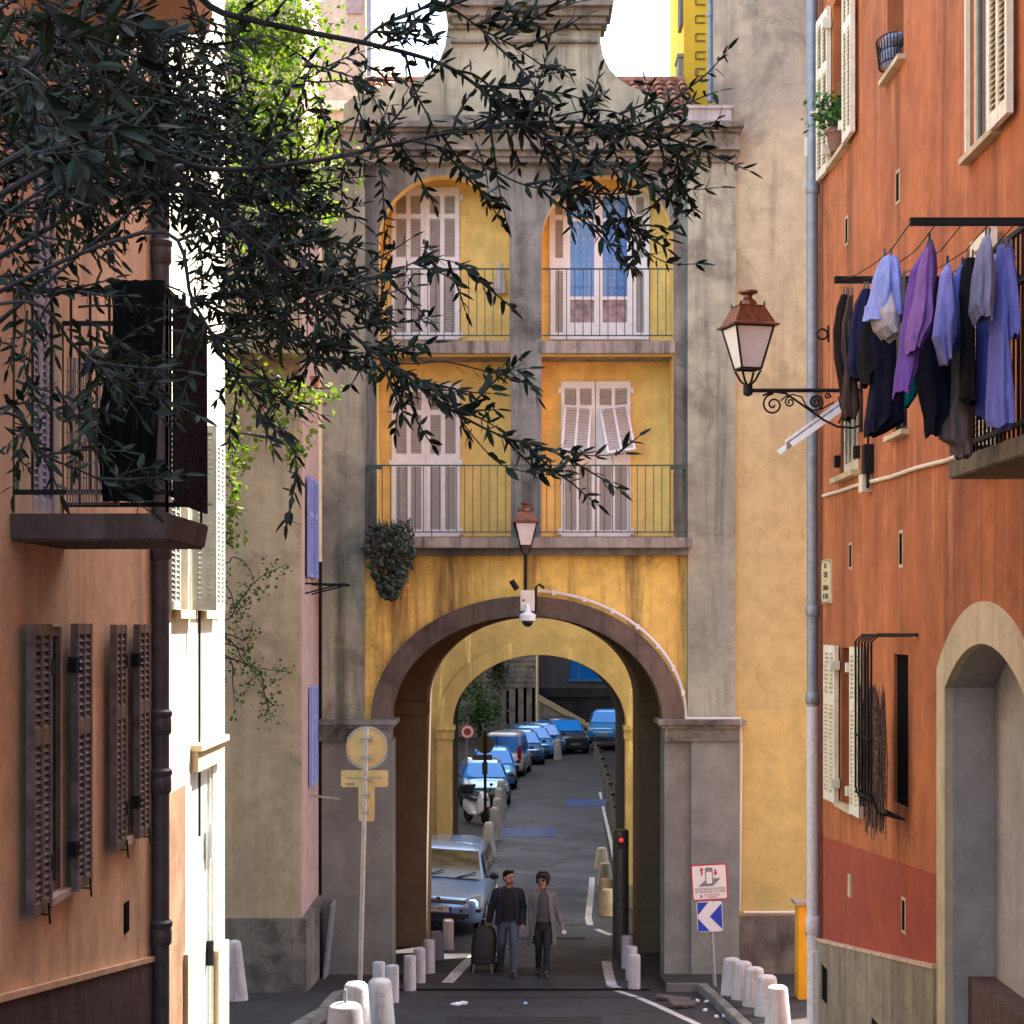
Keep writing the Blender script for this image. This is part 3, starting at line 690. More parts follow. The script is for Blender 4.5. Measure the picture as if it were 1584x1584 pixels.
# ------------------------------------------------------------------ left near house (peach)
LX = -2.95
ML = Matrix(((0, -1, 0, LX), (1, 0, 0, 0), (0, 0, 1, 0), (0, 0, 0, 1)))         # local x = world Y, local -y = street
ly = lambda px, x=LX: F * x / (px - CX)
lz = lambda px, py, x=LX: CZ + (HY - py) / (px - CX) * x
ph1 = thing('peach_house', 'peach coloured near house on the left with brown shutters and balcony', 'building', (LX, 12, 2.6))
w1 = (11.42, 12.04, 4.25, 5.96); w2 = (13.62, 14.05, 4.36, 5.95); dr = (11.3, 11.95, 6.68, 8.95); w3 = (13.2, 13.9, 7.2, 8.9)
m = MB(ML); m.plate([(4, 4.75), (10.2, 3.86), (15.15, 3.2), (15.15, 13.5), (4, 13.5)], [rect(*q) for q in (w1, w2, dr)], 0, .4)
m.build('wall', PEACH, ph1)
m = MB(ML); m.plate([(4, 0), (15.15, 0), (15.15, 3.2), (10.2, 3.86), (4, 4.75)], [], -.03, .4); m.build('plinth', PLINTHD, ph1)
m = MB(ML); m.plate([(4, 4.75), (10.2, 3.86), (15.15, 3.2), (15.15, 3.24), (10.2, 3.9), (4, 4.8)], [], -.045, -.001); m.build('plinth_ledge', PEACH, ph1)
m = MB(ML); m.box(4, 15.1, .42, 8, -.5, 13.4); m.build('house_body', DARK, ph1)
BR4 = ((.04, .58), (.64, .96))
def leaf(y0, w_, z0, z1, mf=BROWNWD, ms=BROWNWD, par=None, M0=ML, proud=.1, rows=BR4, ang=0, cols=2):
    return shutter(M0 @ Matrix.Translation((y0, -proud, z0)) @ Matrix.Rotation(R(ang), 4, 'Z'), par, w_, z1 - z0, mf, ms, rows, cols, .05, .04)
for (a, b, z0, z1), la, lb in ((w1, (10.95, .44), (12.06, .42)), (w2, (13.24, .36), (14.06, .42))):
    leaf(la[0], la[1], z0 - .03, z1 + .02, par=ph1); leaf(lb[0], lb[1], z0 - .03, z1 + .02, par=ph1)
    f = MB(ML); f.box(a, a + .05, .01, .06, z0, z1); f.box(b - .05, b, .01, .06, z0, z1); f.box(a + .05, b - .05, .01, .06, z1 - .06, z1)
    f.box(a + .05, b - .05, .01, .06, z0, z0 + .06); wf = f.build('window', BROWNWD, ph1)
    g = MB(ML); g.box(a + .05, b - .05, .03, .05, z0 + .06, z1 - .06); g.build('pane', GLASSD, None).parent = wf
    g = MB(ML); g.box(a - .02, b + .02, -.06, .12, z0 - .05, z0 - .001); g.build('sill', simple('pale_sill_stone', (.50, .42, .36), .7), None).parent = wf
    for y in (la[0] + .3, lb[0] + .3):
        h = MB(ML); h.bar((y, -.11, z0 + .02), (y, -.12, z0 - .11), .012); h.bar((y, 0, z0 - .05), (y, -.12, z0 - .05), .01); h.build('shutter_catch', IRON, ph1)
    for z in (z0 + .25, z1 - .25):
        h = MB(ML); h.box(a - .06, a + .02, -.1, -.04, z - .05, z + .05); h.build('shutter_hinge', IRON, ph1); h = MB(ML); h.box(b - .02, b + .06, -.1, -.04, z - .05, z + .05); h.build('shutter_hinge', IRON, ph1)
# balcony door shutters and window above
leaf(11.28, .34, dr[2], dr[3], MAUVEW, MAUVEW, ph1, proud=-.03); leaf(11.63, .34, dr[2], dr[3], MAUVEW, MAUVEW, ph1, proud=-.03)
def slab(name, mat_, y0, y1, x1, z0, z1, par):
    m = MB(); m.hexa([(LX - .05, y0, z0), (x1 - .03, y0, z0), (x1 - .03, y1, z0), (LX - .05, y1, z0), (LX - .05, y0 - .02, z1), (x1, y0 - .02, z1), (x1, y1, z1), (LX - .05, y1, z1)])
    return m.build(name, mat_, par, bevel=.012)
slab('balcony_slab', SLABB, 10.8, 12.12, -2.0, 6.47, 6.63, ph1)
slab('upper_balcony_slab', PEACH, 10.9, 12.3, -2.0, 9.92, 10.08, ph1)
def rail(zt, zb, par, x1=-2.04, y0=10.86, y1=12.05, step=.11):
    m = MB(); e = .02
    for a, b in (((LX, y0), (x1, y0)), ((x1, y0), (x1, y1)), ((x1, y1), (LX, y1))):
        for z in (zt, zb): m.bar((a[0], a[1], z), (b[0], b[1], z), .03)
        L = math.hypot(b[0] - a[0], b[1] - a[1]); n = round(L / step)
        for k in range(n + 1):
            x, y = a[0] + (b[0] - a[0]) * k / n, a[1] + (b[1] - a[1]) * k / n; m.bar((x, y, zb - (.12 if k in (0, n) else 0)), (x, y, zt), .014)
    return m.build('balcony_railing', IRON, par)
rail(7.95, 6.76, ph1); rail(11.2, 10.2, ph1)
# reed mat tied round the railing, dark cloth over the near end
m = MB(); y = 10.9
while y < 12.04:
    m.tube([(-2.0 + rnd.uniform(-.006, .006), y, 6.70), (-2.0 + rnd.uniform(-.006, .006), y + rnd.uniform(-.006, .006), 7.93 + rnd.uniform(-.02, .02))], .0085, 5); y += .0165
tag(m.build('reed_screen', simple('dark_brown_reed', (.026, .018, .016), .9, var=.5, scale=30, spec=.1), None), 'dark brown reed screen tied along the street side of the left balcony', 'reed screen')
m = MB(); x = -2.62
while x < -2.3:
    m.tube([(x, 10.82, 6.68), (x + rnd.uniform(-.01, .01), 10.82, 7.55)], .005, 4); x += .016
for k in range(9): m.bar((-2.63, 10.815, 6.75 + k * .09), (-2.29, 10.815, 6.75 + k * .09), .006)
m.bar((-2.62, 10.81, 7.35), (-2.3, 10.81, 6.85), .02); m.bar((-2.62, 10.81, 6.9), (-2.35, 10.81, 7.3), .02)
tag(m.build('wire_mesh_panel', simple('grey_wire', (.14, .125, .12), .6), None), 'grey wire mesh panel standing at the near end of the left balcony', 'mesh panel')
m = MB(); rows = []
for j in range(15):
    z = 8.0 - j * .093; ring = []
    xa, xb = -2.36 + .03 * math.sin(j * .5) - j * .004, -2.04 - .004 * j
    for k in range(33):
        t = k / 32; ring.append((xa + (xb - xa) * t, 10.78 - .035 * math.sin(t * 30 + j * .22) * (.4 + .05 * j) - (.0 if j < 13 else .02), z))
    for k in range(32, -1, -1):
        q = ring[k]; ring.append((q[0], q[1] + .012, q[2]))
    rows.append(ring)
m.loft(rows); tag(m.build('dark_awning_cloth', simple('black_green_cloth', (.006, .008, .009), .9, var=.4, scale=12, spec=.1), None, smooth=True), 'black green cloth hanging in folds over the near end of the left balcony rail', 'cloth')
# drainpipe
m = MB(); px_, py_ = -2.875, 15.02
m.tube([(px_, py_, 0.5), (px_, py_, 13)], .072, 14)
for z in (lz(240, 1118), lz(240, 1208), lz(240, 1440), lz(240, 850), 9.0):
    m.lathe([(.075, -.09), (.092, -.07), (.092, .03), (.086, .05), (.098, .07), (.098, .1), (.074, .12)], (px_, py_, z), 14)
m.build('drainpipe', PIPED, ph1, smooth=True)
m = MB(ML); m.box(13.95, 14.1, -.012, -.001, 3.62, 3.85); m.build('vent_cover', DARK, ph1)

# ------------------------------------------------------------------ left white house in full sun
wx = -3.06
MW = Matrix(((0, -1, 0, wx), (1, 0, 0, 0), (0, 0, 1, 0), (0, 0, 0, 1)))
wy = lambda px: F * wx / (px - CX); wz = lambda px, py: CZ + (HY - py) / (px - CX) * wx
wh = thing('white_house', 'sunlit white washed house on the left with pale green door', 'building', (wx, 18, 1.7))
dy0, dy1 = wy(296), wy(330); dz1 = wz(312, 1190)
m = MB(MW); m.plate([(15.2, -.2), (19.55, -.2), (19.55, 13), (15.2, 13)], [rect(dy0, dy1, 1.3, dz1), rect(16.6, 17.35, 6.1, 7.85), rect(18.0, 18.7, 6.1, 7.85)], 0, .35); m.build('wall', WHITEW, wh)
m = MB(MW); m.box(15.25, 19.5, .36, 8, -.5, 12.9); m.build('house_body', DARK, wh)
m = MB(MW); m.plate([(15.4, 0), (17.18, 0), (17.18, wz(287, 1213)), (15.4, wz(242, 1240))], [], -.006, -.001); m.build('bare_render_patch', BROWNW, wh)
for a, b, yt in ((283, 296, 1470), (331, 347, 1462)):
    m = MB(MW); m.box(wy(a), wy(b), -.05, -.001, 0, wz((a + b) / 2, yt)); m.build('door_plinth', CREAMP, wh)
m = MB(MW)
m.box(dy0, dy0 + .06, .02, .1, 1.3, dz1); m.box(dy1 - .06, dy1, .02, .1, 1.3, dz1); m.box(dy0 + .06, dy1 - .06, .02, .1, dz1 - .06, dz1)
m.box(dy0 + .06, dy1 - .06, .05, .09, 1.3, dz1 - .06)
for k in range(3): m.box(dy0 + .15, dy1 - .15, .042, .05, 1.45 + k * .75, 2.05 + k * .75)
WHITEG = simple('off_white_green_paint', (.72, .75, .68), .5, var=.06); dd = m.build('door', WHITEG, wh)
m = MB(MW); m.box(dy1 - .2, dy1 - .14, -.03, .05, 2.5, 2.75); m.build('handle', IRON, None).parent = dd
m = MB(MW); m.box(dy0 - .02, dy1 + .3, -.07, -.001, dz1 + .02, dz1 + .22); m.box(dy0 - .05, dy1 + .36, -.11, -.001, dz1 + .221, dz1 + .28); m.build('door_hood', CREAMP, wh)
for a in (16.6, 18.0):
    leaf(a - .5, .48, 6.1, 7.85, GREENW, GREENW, wh, MW, .07)
    leaf(a + .72, .24 if a < 17 else .44, 6.1, 7.85, GREENW if a < 17 else WHITEG, GREENW if a < 17 else WHITEG, wh, MW, .05, ang=-(58 if a < 17 else 2))
    g = MB(MW); g.box(a, a + .75, .1, .14, 6.1, 7.85); g.build('window', GLASSD, wh)
    g = MB(MW); g.box(a - .06, a + .8, -.08, -.001, 6.02, 6.1); g.build('sill', CREAMP, wh)
m = MB(MW); m.tube([(17.86, -.02, 3.9), (17.86, -.02, 6.0), (17.88, -.02, 9)], .014, 6); m.build('wall_cable', IRON, wh)
m = MB(MW); m.box(18.55, 18.75, -.03, -.001, 3.6, 3.95); m.build('letter_box', MAUVEW, wh)
# ------------------------------------------------------------------ right near house (terracotta orange)
RX, RY0 = 3.68, 22.1
MR = Matrix(((0, 1, 0, RX), (-1, 0, 0, RY0), (0, 0, 1, 0), (0, 0, 0, 1)))      # local x towards the camera, -y = street
ru = lambda px, x=RX: RY0 - F * x / (px - CX)
rz = lambda px, py, x=RX: CZ + (HY - py) / (px - CX) * x
oh = thing('orange_house', 'terracotta orange house on the right with cream shutters and porch arch', 'building', (RX, 14, 2.2))
redz = lambda u: 3.43 + .0593 * u
plz = lambda u: 2.15 + .135 * u
uA, uB, uC = 6.27, 7.82, 9.33          # porch surround left, apex, right
def seg(u0, u1, zs, za, n=20):
    c = (u0 + u1) / 2; w_ = (u1 - u0) / 2; r_ = (w_ * w_ + (za - zs) ** 2) / (2 * (za - zs)); zc = za - r_
    return [(c + w_ * (2 * i / n - 1), zc + math.sqrt(max(0, r_ * r_ - (w_ * (2 * i / n - 1)) ** 2))) for i in range(n + 1)]
so_ = seg(uA, uC, 5.59, 6.15); si_ = seg(uA + .3, uC - .3, 5.43, 5.82)
WA = (1.05, 2.05, 11.22, 13.05); WB = (4.1, 4.85, 11.3, 12.7); WC = (7.35, 8.2, 9.72, 12.0); WD = (1.55, 2.6, 7.6, 8.75)
WE = (4.35, 5.0, 7.78, 8.35); WF = (1.6, 2.45, 3.98, 5.70); WG = (4.42, 5.05, 4.25, 5.68)
m = MB(MR); up = [(0, redz(0)), (uA, redz(uA))] + so_ + [(uC, redz(uC)), (27, redz(27)), (27, 22.5), (0, 22.5)]
m.plate(up, [rect(*q) for q in (WA, WB, WC, WD, WE, WF, WG)], 0, .42); m.build('upper_wall', ORANGE, oh)
m = MB(MR); m.plate([(0, plz(0)), (uA, plz(uA)), (uA, redz(uA) - .001), (0, redz(0) - .001)], [], -.003, .42)
m.plate([(uC, plz(uC)), (24, plz(24)), (27, redz(27) - .001), (uC, redz(uC) - .001)], [], -.003, .42); m.build('red_painted_band', REDB, oh)
vr = rect(.5, .95, 1.55, 1.98)
m = MB(MR); m.plate([(0, -.3), (uA, -.3), (uA, plz(uA)), (0, plz(0))], [vr], -.05, .42); m.plate([(uC, -.3), (24, -.3), (24, plz(24)), (uC, plz(uC))], [], -.05, .42); m.build('plinth', PLINTHR, oh)
m = MB(MR); m.plate([(0, plz(0)), (uA, plz(uA)), (uA, plz(uA) + .035), (3, plz(3) + .03), (0, plz(0) + .04)], [], -.06, -.004); m.build('plinth_ledge', simple('chipped_pinkish_mortar', (.55, .36, .25), .9, var=.25, bmp=.6), oh)
m = MB(MR); m.box(.501, .949, -.03, .2, 1.551, 1.979); m.build('cellar_vent', DARK, oh); m = MB(MR); m.box(3.6, 3.9, -.056, -.0505, 1.75, 2.0); m.build('cellar_vent', DARK, oh)
m = MB(MR); m.box(.02, 27, .425, 9, -.5, 22.3); m.build('house_body', ORANGE, oh)
m = MB(MR); m.plate([(uA, 0)] + so_ + [(uC, 0), (uC - .3, 0)] + si_[::-1] + [(uA + .3, 0)], [], -.02, .05); m.build('porch_surround', CREAMP, oh)
m = MB(MR); m.plate([(uA + .02, 0)] + [(a, b - .02) for a, b in so_] + [(uC - .02, 0), (uC - .3, 0)] + si_[::-1] + [(uA + .3, 0)], [], .0505, .4); m.build('porch_reveal', NICHE, oh)
m = MB(MR); m.box(uA + .05, uC - .05, .4005, .424, 0, 6.2); m.build('porch_back_wall', NICHE, oh)
m = MB(MR); m.box(uA + .3, uC - .3, .18, .4, 0, rz(1560, 1538, 4.0)); m.build('porch_step', simple('dark_red_brown_step', (.10, .045, .035), .7, var=.3), oh)
# windows
def win(q, par=oh, dep=.18, M0=MR, mf=CREAMW, sill=True, glass=GLASSD):
    a, b, z0, z1 = q; f = MB(M0)
    f.box(a, a + .05, dep, dep + .06, z0, z1); f.box(b - .05, b, dep, dep + .06, z0, z1); f.box(a + .05, b - .05, dep, dep + .06, z0, z0 + .06); f.box(a + .05, b - .05, dep, dep + .06, z1 - .06, z1)
    f.box((a + b) / 2 - .03, (a + b) / 2 + .03, dep - .005, dep + .055, z0 + .06, z1 - .06)
    o = f.build('window', mf, par); g = MB(M0); g.box(a + .05, b - .05, dep + .02, dep + .04, z0 + .06, z1 - .06); g.build('pane', glass, None).parent = o
    if sill:
        s = MB(M0); s.box(a - .06, b + .1, -.08, dep, z0 - .05, z0 - .001); s.build('sill', CREAMP, None).parent = o
    return o
m = MB(MR)
for q in (WA, WB, WC, WD, WE, WF, WG): m.box(q[0] + .001, q[1] - .001, .3, .419, q[2] + .001, q[3] - .001)
m.build('dark_interior', DARK, oh)
for q in (WA, WB, WC, WE, WF): win(q, mf=(IRON if q in (WB, WE) else CREAMW), dep=(.03 if q in (WC, WE) else .18))
m = MB(MR); m.box(WG[0] + .001, WG[1] - .001, .03, .06, WG[2] + .001, WG[3] - .001); m.build('window', DARK, oh)
rl4 = ((.05, .62), (.68, .95))
def rleaf(u, q, w_=.5, mf=CREAMW, ms=CREAMS, proud=.09, ang=0): return shutter(MR @ Matrix.Translation((u, -proud, q[2] - .03)) @ Matrix.Rotation(R(ang), 4, 'Z'), oh, w_, q[3] - q[2] + .05, mf, ms, rl4, 2, .05, .055)
rleaf(.40, WA, .58, ang=3); rleaf(2.1, WA, .52)
rleaf(8.22, WC, .55); m = MB(MR); m.box(7.31, 7.349, -.035, .02, WC[2] - .02, WC[3]); m.build('shutter', CREAMW, oh)
rleaf(.92, WF, .6, ang=2); rleaf(2.55, WF, .52)
shutter(MR @ Matrix.Translation((1.58, .03, 7.6)), oh, .49, 1.13, CREAMW, OLIVEW, ((.12, .95),), 2, .04, .05); shutter(MR @ Matrix.Translation((2.09, .03, 7.6)), oh, .49, 1.13, CREAMW, OLIVEW, ((.12, .95),), 2, .04, .05)
m = MB(MR); m.box(1.4, 2.7, -.1, .03, 7.54, 7.599); m.build('sill', CREAMP, oh)
for a_, b_ in ((1.44, 1.55), (2.6, 2.7)):
    m = MB(MR); m.box(a_, b_, -.06, -.001, 7.72, 7.85); m.build('shutter_catch', IRON, oh)
h = MB(MR)
for u in (1.02, 2.08, 1.57, 2.5):
    z0, z1 = (11.2, 13.05) if u in (1.02, 2.08) else (3.98, 5.7)
    for z in (z0 + .2, z1 - .2): h.box(u - .03, u + .03, -.12, -.02, z - .05, z + .05)
h.box(.33, .4, -.15, -.09, 12.0, 12.02); h.bar((.36, -.2, 11.5), (.36, -.2, 11.72), .03); h.build('shutter_hinge', CREAMW, oh)
# propped awning shutter on the small window
p0 = Vector((RX - .05, 19.9, 8.38)); p1 = Vector((X(1214, 20.0), 20.0, Z(690, 20.0)))
m = MB(); dv = (p1 - p0)
for k in range(9):
    a = p0 + dv * (k / 9); b = p0 + dv * ((k + .86) / 9); m.bar(a, b, .95, .03, up=(0, 0, 1))
m.bar(p0 + Vector((0, -.47, -.03)), p1 + Vector((0, -.47, -.03)), .04, .06); m.bar(p0 + Vector((0, .47, -.03)), p1 + Vector((0, .47, -.03)), .04, .06)
m.build('propped_shutter', WOODW, oh)
# vents
for px, py, h_ in ((1389, 289, .19), (1310, 357, .19), (1316, 860, .17), (1394, 849, .21), (1398, 1416, .2), (1530, 12, .0)):
    if not h_: continue
    m = MB(MR); m2 = MB(MR); u, z = ru(px), rz(px, py); m.box(u - .09, u + .09, -.004, -.001, z - h_ * .85, z + h_ * .85); m2.box(u - .06, u + .06, -.006, -.0045, z - h_ * .7, z + h_ * .7); vr_ = m.build('vent', CREAMP, oh); m2.build('vent_slot', DARK, None).parent = vr_
u, z = ru(1317), rz(1317, 1370); m = MB(MR); m.box(u - .06, u + .06, -.03, -.0035, z - .12, z + .12); m.build('vent_cover', CREAMP, oh)
# window grille with brushwood
m = MB(MR)
for k in range(6):
    u = 4.36 + k * .155; m.tube([(u, 0, 5.86), (u, -.3, 5.86), (u, -.36, 5.8), (u, -.36, 4.4), (u, -.3, 4.22), (u, -.05, 4.16)], .0125, 6)
for z in (5.86, 4.9, 4.35): m.bar((4.34, -.36 if z < 5.8 else -.3, z), (5.16, -.36 if z < 5.8 else -.3, z), .02)
m.bar((5.13, -.3, 5.87), (5.5, -.02, 5.87), .03)
m.build('window_grille', IRON, oh)
m = MB(MR)
for k in range(120):
    u = rnd.uniform(4.3, 5.12); y = rnd.uniform(-.33, -.2); z1_ = rnd.uniform(5.1, 5.42); z0_ = rnd.uniform(3.95, 4.35)
    m.tube([(u + rnd.uniform(-.05, .05), y, z1_), (u + rnd.uniform(-.03, .03), y + rnd.uniform(-.02, .02), (z0_ + z1_) / 2), (u + rnd.uniform(-.06, .06), y, z0_)], [.004, .008, .005], 5)
tag(m.build('brushwood_bundle', simple('dry_brown_twigs', (.11, .065, .045), .85, var=.5, scale=25, alt=(.27, .17, .12)), None), 'bundle of dry brown sticks standing behind the iron window grille', 'brushwood')
# balcony with railing
BX0, BX1, BYN, BYF, bz0, bz1 = 3.09, RX, 8.0, 13.0, 7.0, 7.13
m = MB(); m.box(BX0, BX1 + .05, BYN, BYF, bz0, bz1); m.build('balcony_slab', plaster('mossy_balcony_cement', (.26, .21, .13), (.19, .16, .10), (.07, .06, .045), .7, .7, .4, .4, 2), oh, bevel=.01)
m = MB()
for a, b in (((BX1, BYF - .06), (BX0 + .06, BYF - .06)), ((BX0 + .06, BYF - .06), (BX0 + .06, BYN))):
    for z in (7.22, 8.42, 8.1): m.bar((a[0], a[1], z), (b[0], b[1], z), .03)
    L = math.hypot(b[0] - a[0], b[1] - a[1]); n = round(L / .1)
    for k in range(n + 1):
        x, y = a[0] + (b[0] - a[0]) * k / n, a[1] + (b[1] - a[1]) * k / n; m.bar((x, y, bz1), (x, y, 8.42), .015)
m.build('balcony_railing', IRON, oh)
shutter(MR @ Matrix.Translation((RY0 - 14.35, -.1, 7.15)), oh, .62, 1.8, CREAMW, CREAMS, rl4, 2, .05, .07)
# pipes
m = MB(); dx, dyy = 3.62, 21.92
m.tube([(dx - .03, dyy, Z(1092, dyy)), (dx - .04, dyy, 16)], .068, 14)
for z in (Z(292, dyy), Z(945, dyy), Z(1080, dyy)): m.lathe([(.07, -.07), (.085, -.05), (.085, .05), (.07, .07)], (dx - .03, dyy, z), 14)
m.build('drainpipe', PIPEG, oh, smooth=True)
m = MB(); m.tube([(dx - .025, dyy, .6), (dx - .03, dyy, Z(1093, dyy))], .072, 14); m.lathe([(.075, -.1), (.09, -.08), (.09, .1), (.075, .12)], (dx - .025, dyy, Z(1432, dyy)), 14); m.build('drainpipe', PIPEW, oh, smooth=True)
m = MB(); m.tube([(3.665, 21.8, 1), (3.665, 21.8, 18)], .012, 6); m.tube([(3.66, 21.72, 1), (3.66, 21.72, 18)], .012, 6); m.build('copper_pipe', COPPER, oh)
m = MB(MR); m.box(.26, .36, -.12, -.051, .6, 2.08); m.build('cable_cover', PIPEW, oh)
pts = [(ru(px), -.02, rz(px, py)) for px, py in ((1276, 767), (1300, 760), (1330, 750), (1345, 746), (1380, 738), (1420, 724), (1465, 713), (1500, 700))]
m = MB(MR); m.tube(pts, .02, 8); u = ru(1346); z = rz(1346, 748); m.box(u - .1, u + .1, -.1, -.001, z - .09, z + .09); m.build('white_cable', simple('cream_cable', (.72, .62, .46), .5, var=.1), oh)
u = ru(1350); m = MB(MR); zt, zb = rz(1350, 688), rz(1350, 732); m.box(u - .08, u + .08, -.1, -.002, zb, zt); m.tube([(u, -.05, zb), (u, -.05, zb - .15)], .02, 6); m.tube([(u, -.05, zt), (u + .02, -.03, zt + .35)], .012, 6); m.build('cable_device', IRON, oh)
# old iron ring
m = MB(); rc_ = Vector((3.60, 21.3, Z(517, 21.3))); m.tube([rc_ + Vector((.06 * math.cos(a), 0, .06 * math.sin(a))) for a in [i * math.pi / 8 for i in range(17)]], .012, 6); m.bar(rc_ + Vector((.07, 0, -.09)), rc_ + Vector((.07, 0, .1)), .02); m.build('iron_ring', IRON, oh)

# street name plaque
tp = thing('street_plaque', 'cream enamel street name plaque beside the grey drainpipe', 'sign', (RX, 21.6, 6.5))
MP = MR @ Matrix.Translation((.74, -.02, (rz(1290, 865) + rz(1290, 932)) / 2 ))
m = MB(MP); m.box(-.30, .30, -.012, .018, -.255, .255); m.build('panel', simple('cream_enamel', (.70, .60, .34), .35, var=.06), tp, bevel=.004)
m = MB(MP)
for sxx in (-.26, .26):
    for sz in (-.22, .22): m.box(sxx - .012, sxx + .012, -.018, -.0125, sz - .012, sz + .012)
m.box(-.28, .28, -.0145, -.0125, .238, .246); m.box(-.28, .28, -.0145, -.0125, -.246, -.238); m.box(-.07, .07, -.0145, -.0125, .005, .012); m.build('border', IRONB, tp)
for t, z, s in (('RUE', .18, .085), ('TOUR', .075, .1), ('CARRIERA', -.075, .085), ('DE TOUR', -.175, .085)):
    textmesh(t, s, MP @ Matrix.Translation((0, -.0135, z)), IRONB, 'lettering', tp)

# utility cabinet
uc = thing('utility_cabinet', 'tall bright yellow utility cabinet behind the worn white drainpipe', 'cabinet', (4.5, 27, G(27)))
m = MB(); z0, z1 = G(27) + .1, Z(1400, 26.9); m.box(X(1235, 26.9), X(1235, 26.9) + .6, 26.9, 27.25, z0, z1); m.build('body', simple('bright_yellow_paint', (.82, .42, .012), .5, var=.06), uc, bevel=.01)
m = MB(); m.box(X(1230, 26.9), X(1235, 26.9) + .64, 26.85, 27.3, z1 + .001, z1 + .045); m.build('cap', METALG, uc)
m = MB(); hc = Vector((X(1252, 26.88), 26.86, Z(1442, 26.88))); m.tube([hc + Vector((.05 * math.cos(a), 0, .05 * math.sin(a))) for a in [math.pi * (.4 + i * .12) for i in range(10)]], .012, 6); m.build('handle', IRON, uc)

# pot plant on the window sill
def leafquads(m, c, r_, n, size, squash=(1, 1, 1), seed=1):
    q = random.Random(seed)
    for i in range(n):
        v = Vector((q.gauss(0, .45), q.gauss(0, .45), q.gauss(0, .45))); p = Vector(c) + Vector((v.x * r_ * squash[0], v.y * r_ * squash[1], v.z * r_ * squash[2]))
        a = Vector((q.uniform(-1, 1), q.uniform(-1, 1), q.uniform(-.6, .8))).normalized(); b = a.orthogonal().normalized(); b.rotate(Matrix.Rotation(q.uniform(0, 6.28), 3, a)); s = size * q.uniform(.6, 1.2)
        n_ = a.cross(b) * s * .12
        m.add([p, p + a * s * .5 + b * s * .28 + n_, p + a * s, p + a * s * .5 - b * s * .28 + n_], [(0, 1, 2), (0, 2, 3)])
pp = thing('potted_plant', 'leafy green plant in brown pot on the upper window sill', 'plant', (3.6, 20.5, 11.25))
pc = MR @ Vector((1.55, -.02, 11.24))
m = MB(); m.lathe([(.10, 0), (.14, .2), (.15, .2), (.15, .25), (.12, .25)], pc, 14); m.build('pot', simple('brown_clay', (.20, .085, .055), .8), pp, smooth=True)
m = MB(); leafquads(m, pc + Vector((-.08, 0, .46)), .24, 260, .1, (1, 1.2, .9), 3); m.build('foliage', leafmat('pot_plant_leaf', (.03, .11, .02), (.10, .22, .04)), pp)
m = MB()
for k in range(7): m.tube([pc + Vector((0, 0, .2)), pc + Vector((rnd.uniform(-.25, .05), rnd.uniform(-.2, .2), rnd.uniform(.4, .65)))], .006, 5)
m.build('stem', simple('green_stem', (.07, .10, .03), .7), pp)
# wire basket with cloth on the narrow window sill
bk = thing('wire_basket', 'dark wire basket with white blue cloth on the narrow window sill', 'basket', (3.6, 17.6, 11.35))
M_ = MR @ Matrix.Translation((4.47, -.02, 11.32)) @ Matrix.Diagonal((.78, .7, .78, 1)); m = MB(M_)
for k in range(15):
    a = math.pi * k / 14; m.tube([(.3 * math.cos(a), -.02 - .16 * math.sin(a), 0), (.34 * math.cos(a), -.02 - .2 * math.sin(a), .32)], .008, 5)
for z, r_ in ((.02, .3), (.16, .32), (.32, .34)): m.tube([(r_ * math.cos(math.pi * k / 14), -.02 - (r_ - .14) * math.sin(math.pi * k / 14), z) for k in range(15)], .009, 5)
m.build('basket', IRON, bk)
m = MB(M_); m.sphere((0, 0, .3), .3, 12, 7, 1, .55, .3); m.sphere((-.05, -.02, .14), .24, 10, 6, 1, .6, .6); m.build('cloth', simple('white_blue_cloth', (.55, .58, .70), .9, var=.3, scale=14, alt=(.16, .22, .45)), bk, smooth=True)

# ------------------------------------------------------------------ lanterns
def lantern_head(par, M, s=1.0, world=True):
    """four sided tapered lantern, base at z=0, about one metre high"""
    fr = MB(M); gl_ = MB(M); cp = MB(M)
    b0, b1, zb, zt = .105 * s, .205 * s, .17 * s, .60 * s
    cn = [(-1, -1), (1, -1), (1, 1), (-1, 1)]
    for i, (a, b) in enumerate(cn):
        c, d = cn[(i + 1) % 4]
        fr.bar((a * b0, b * b0, zb), (a * b1, b * b1, zt), .018 * s); fr.bar((a * b0, b * b0, zb), (c * b0, d * b0, zb), .02 * s); fr.bar((a * b1, b * b1, zt), (c * b1, d * b1, zt), .026 * s)
        fr.tube([(a * b0, b * b0, zb - .03 * s), (a * b0 * .95, b * b0 * .95, zb - .02 * s), (a * b0 * .55, b * b0 * .55, .05 * s), (a * .015, b * .015, .0)], .012 * s, 6)
        gl_.add([(a * (b0 - .004), b * (b0 - .004), zb), (c * (b0 - .004), d * (b0 - .004), zb), (c * (b1 - .004), d * (b1 - .004), zt), (a * (b1 - .004), b * (b1 - .004), zt)], [(0, 1, 2, 3)])
        fr.tube([(a * .125 * s, b * .125 * s, .80 * s), (a * .13 * s, b * .13 * s, .85 * s)], .009 * s, 5)
    q2 = math.sqrt(2)
    cp.lathe([(.25 * s * q2, .598 * s), (.25 * s * q2, .615 * s), (.215 * s * q2, .635 * s), (.135 * s * q2, .80 * s), (.14 * s * q2, .815 * s), (.10 * s * q2, .825 * s)], (0, 0, 0), 4, True)
    cp.lathe([(.10 * s, .82 * s), (.085 * s, .87 * s), (.045 * s, .90 * s), (.045 * s, .93 * s), (.10 * s, .955 * s), (.10 * s, .975 * s), (.03 * s, 1.0 * s)], (0, 0, 0), 14)
    fr.build('lantern_frame', IRON, par, world=world); gl_.build('lantern_glass', GLOW, par, world=world); cp.build('lantern_cap', COPPER, par, world=world)
ld = 19.3
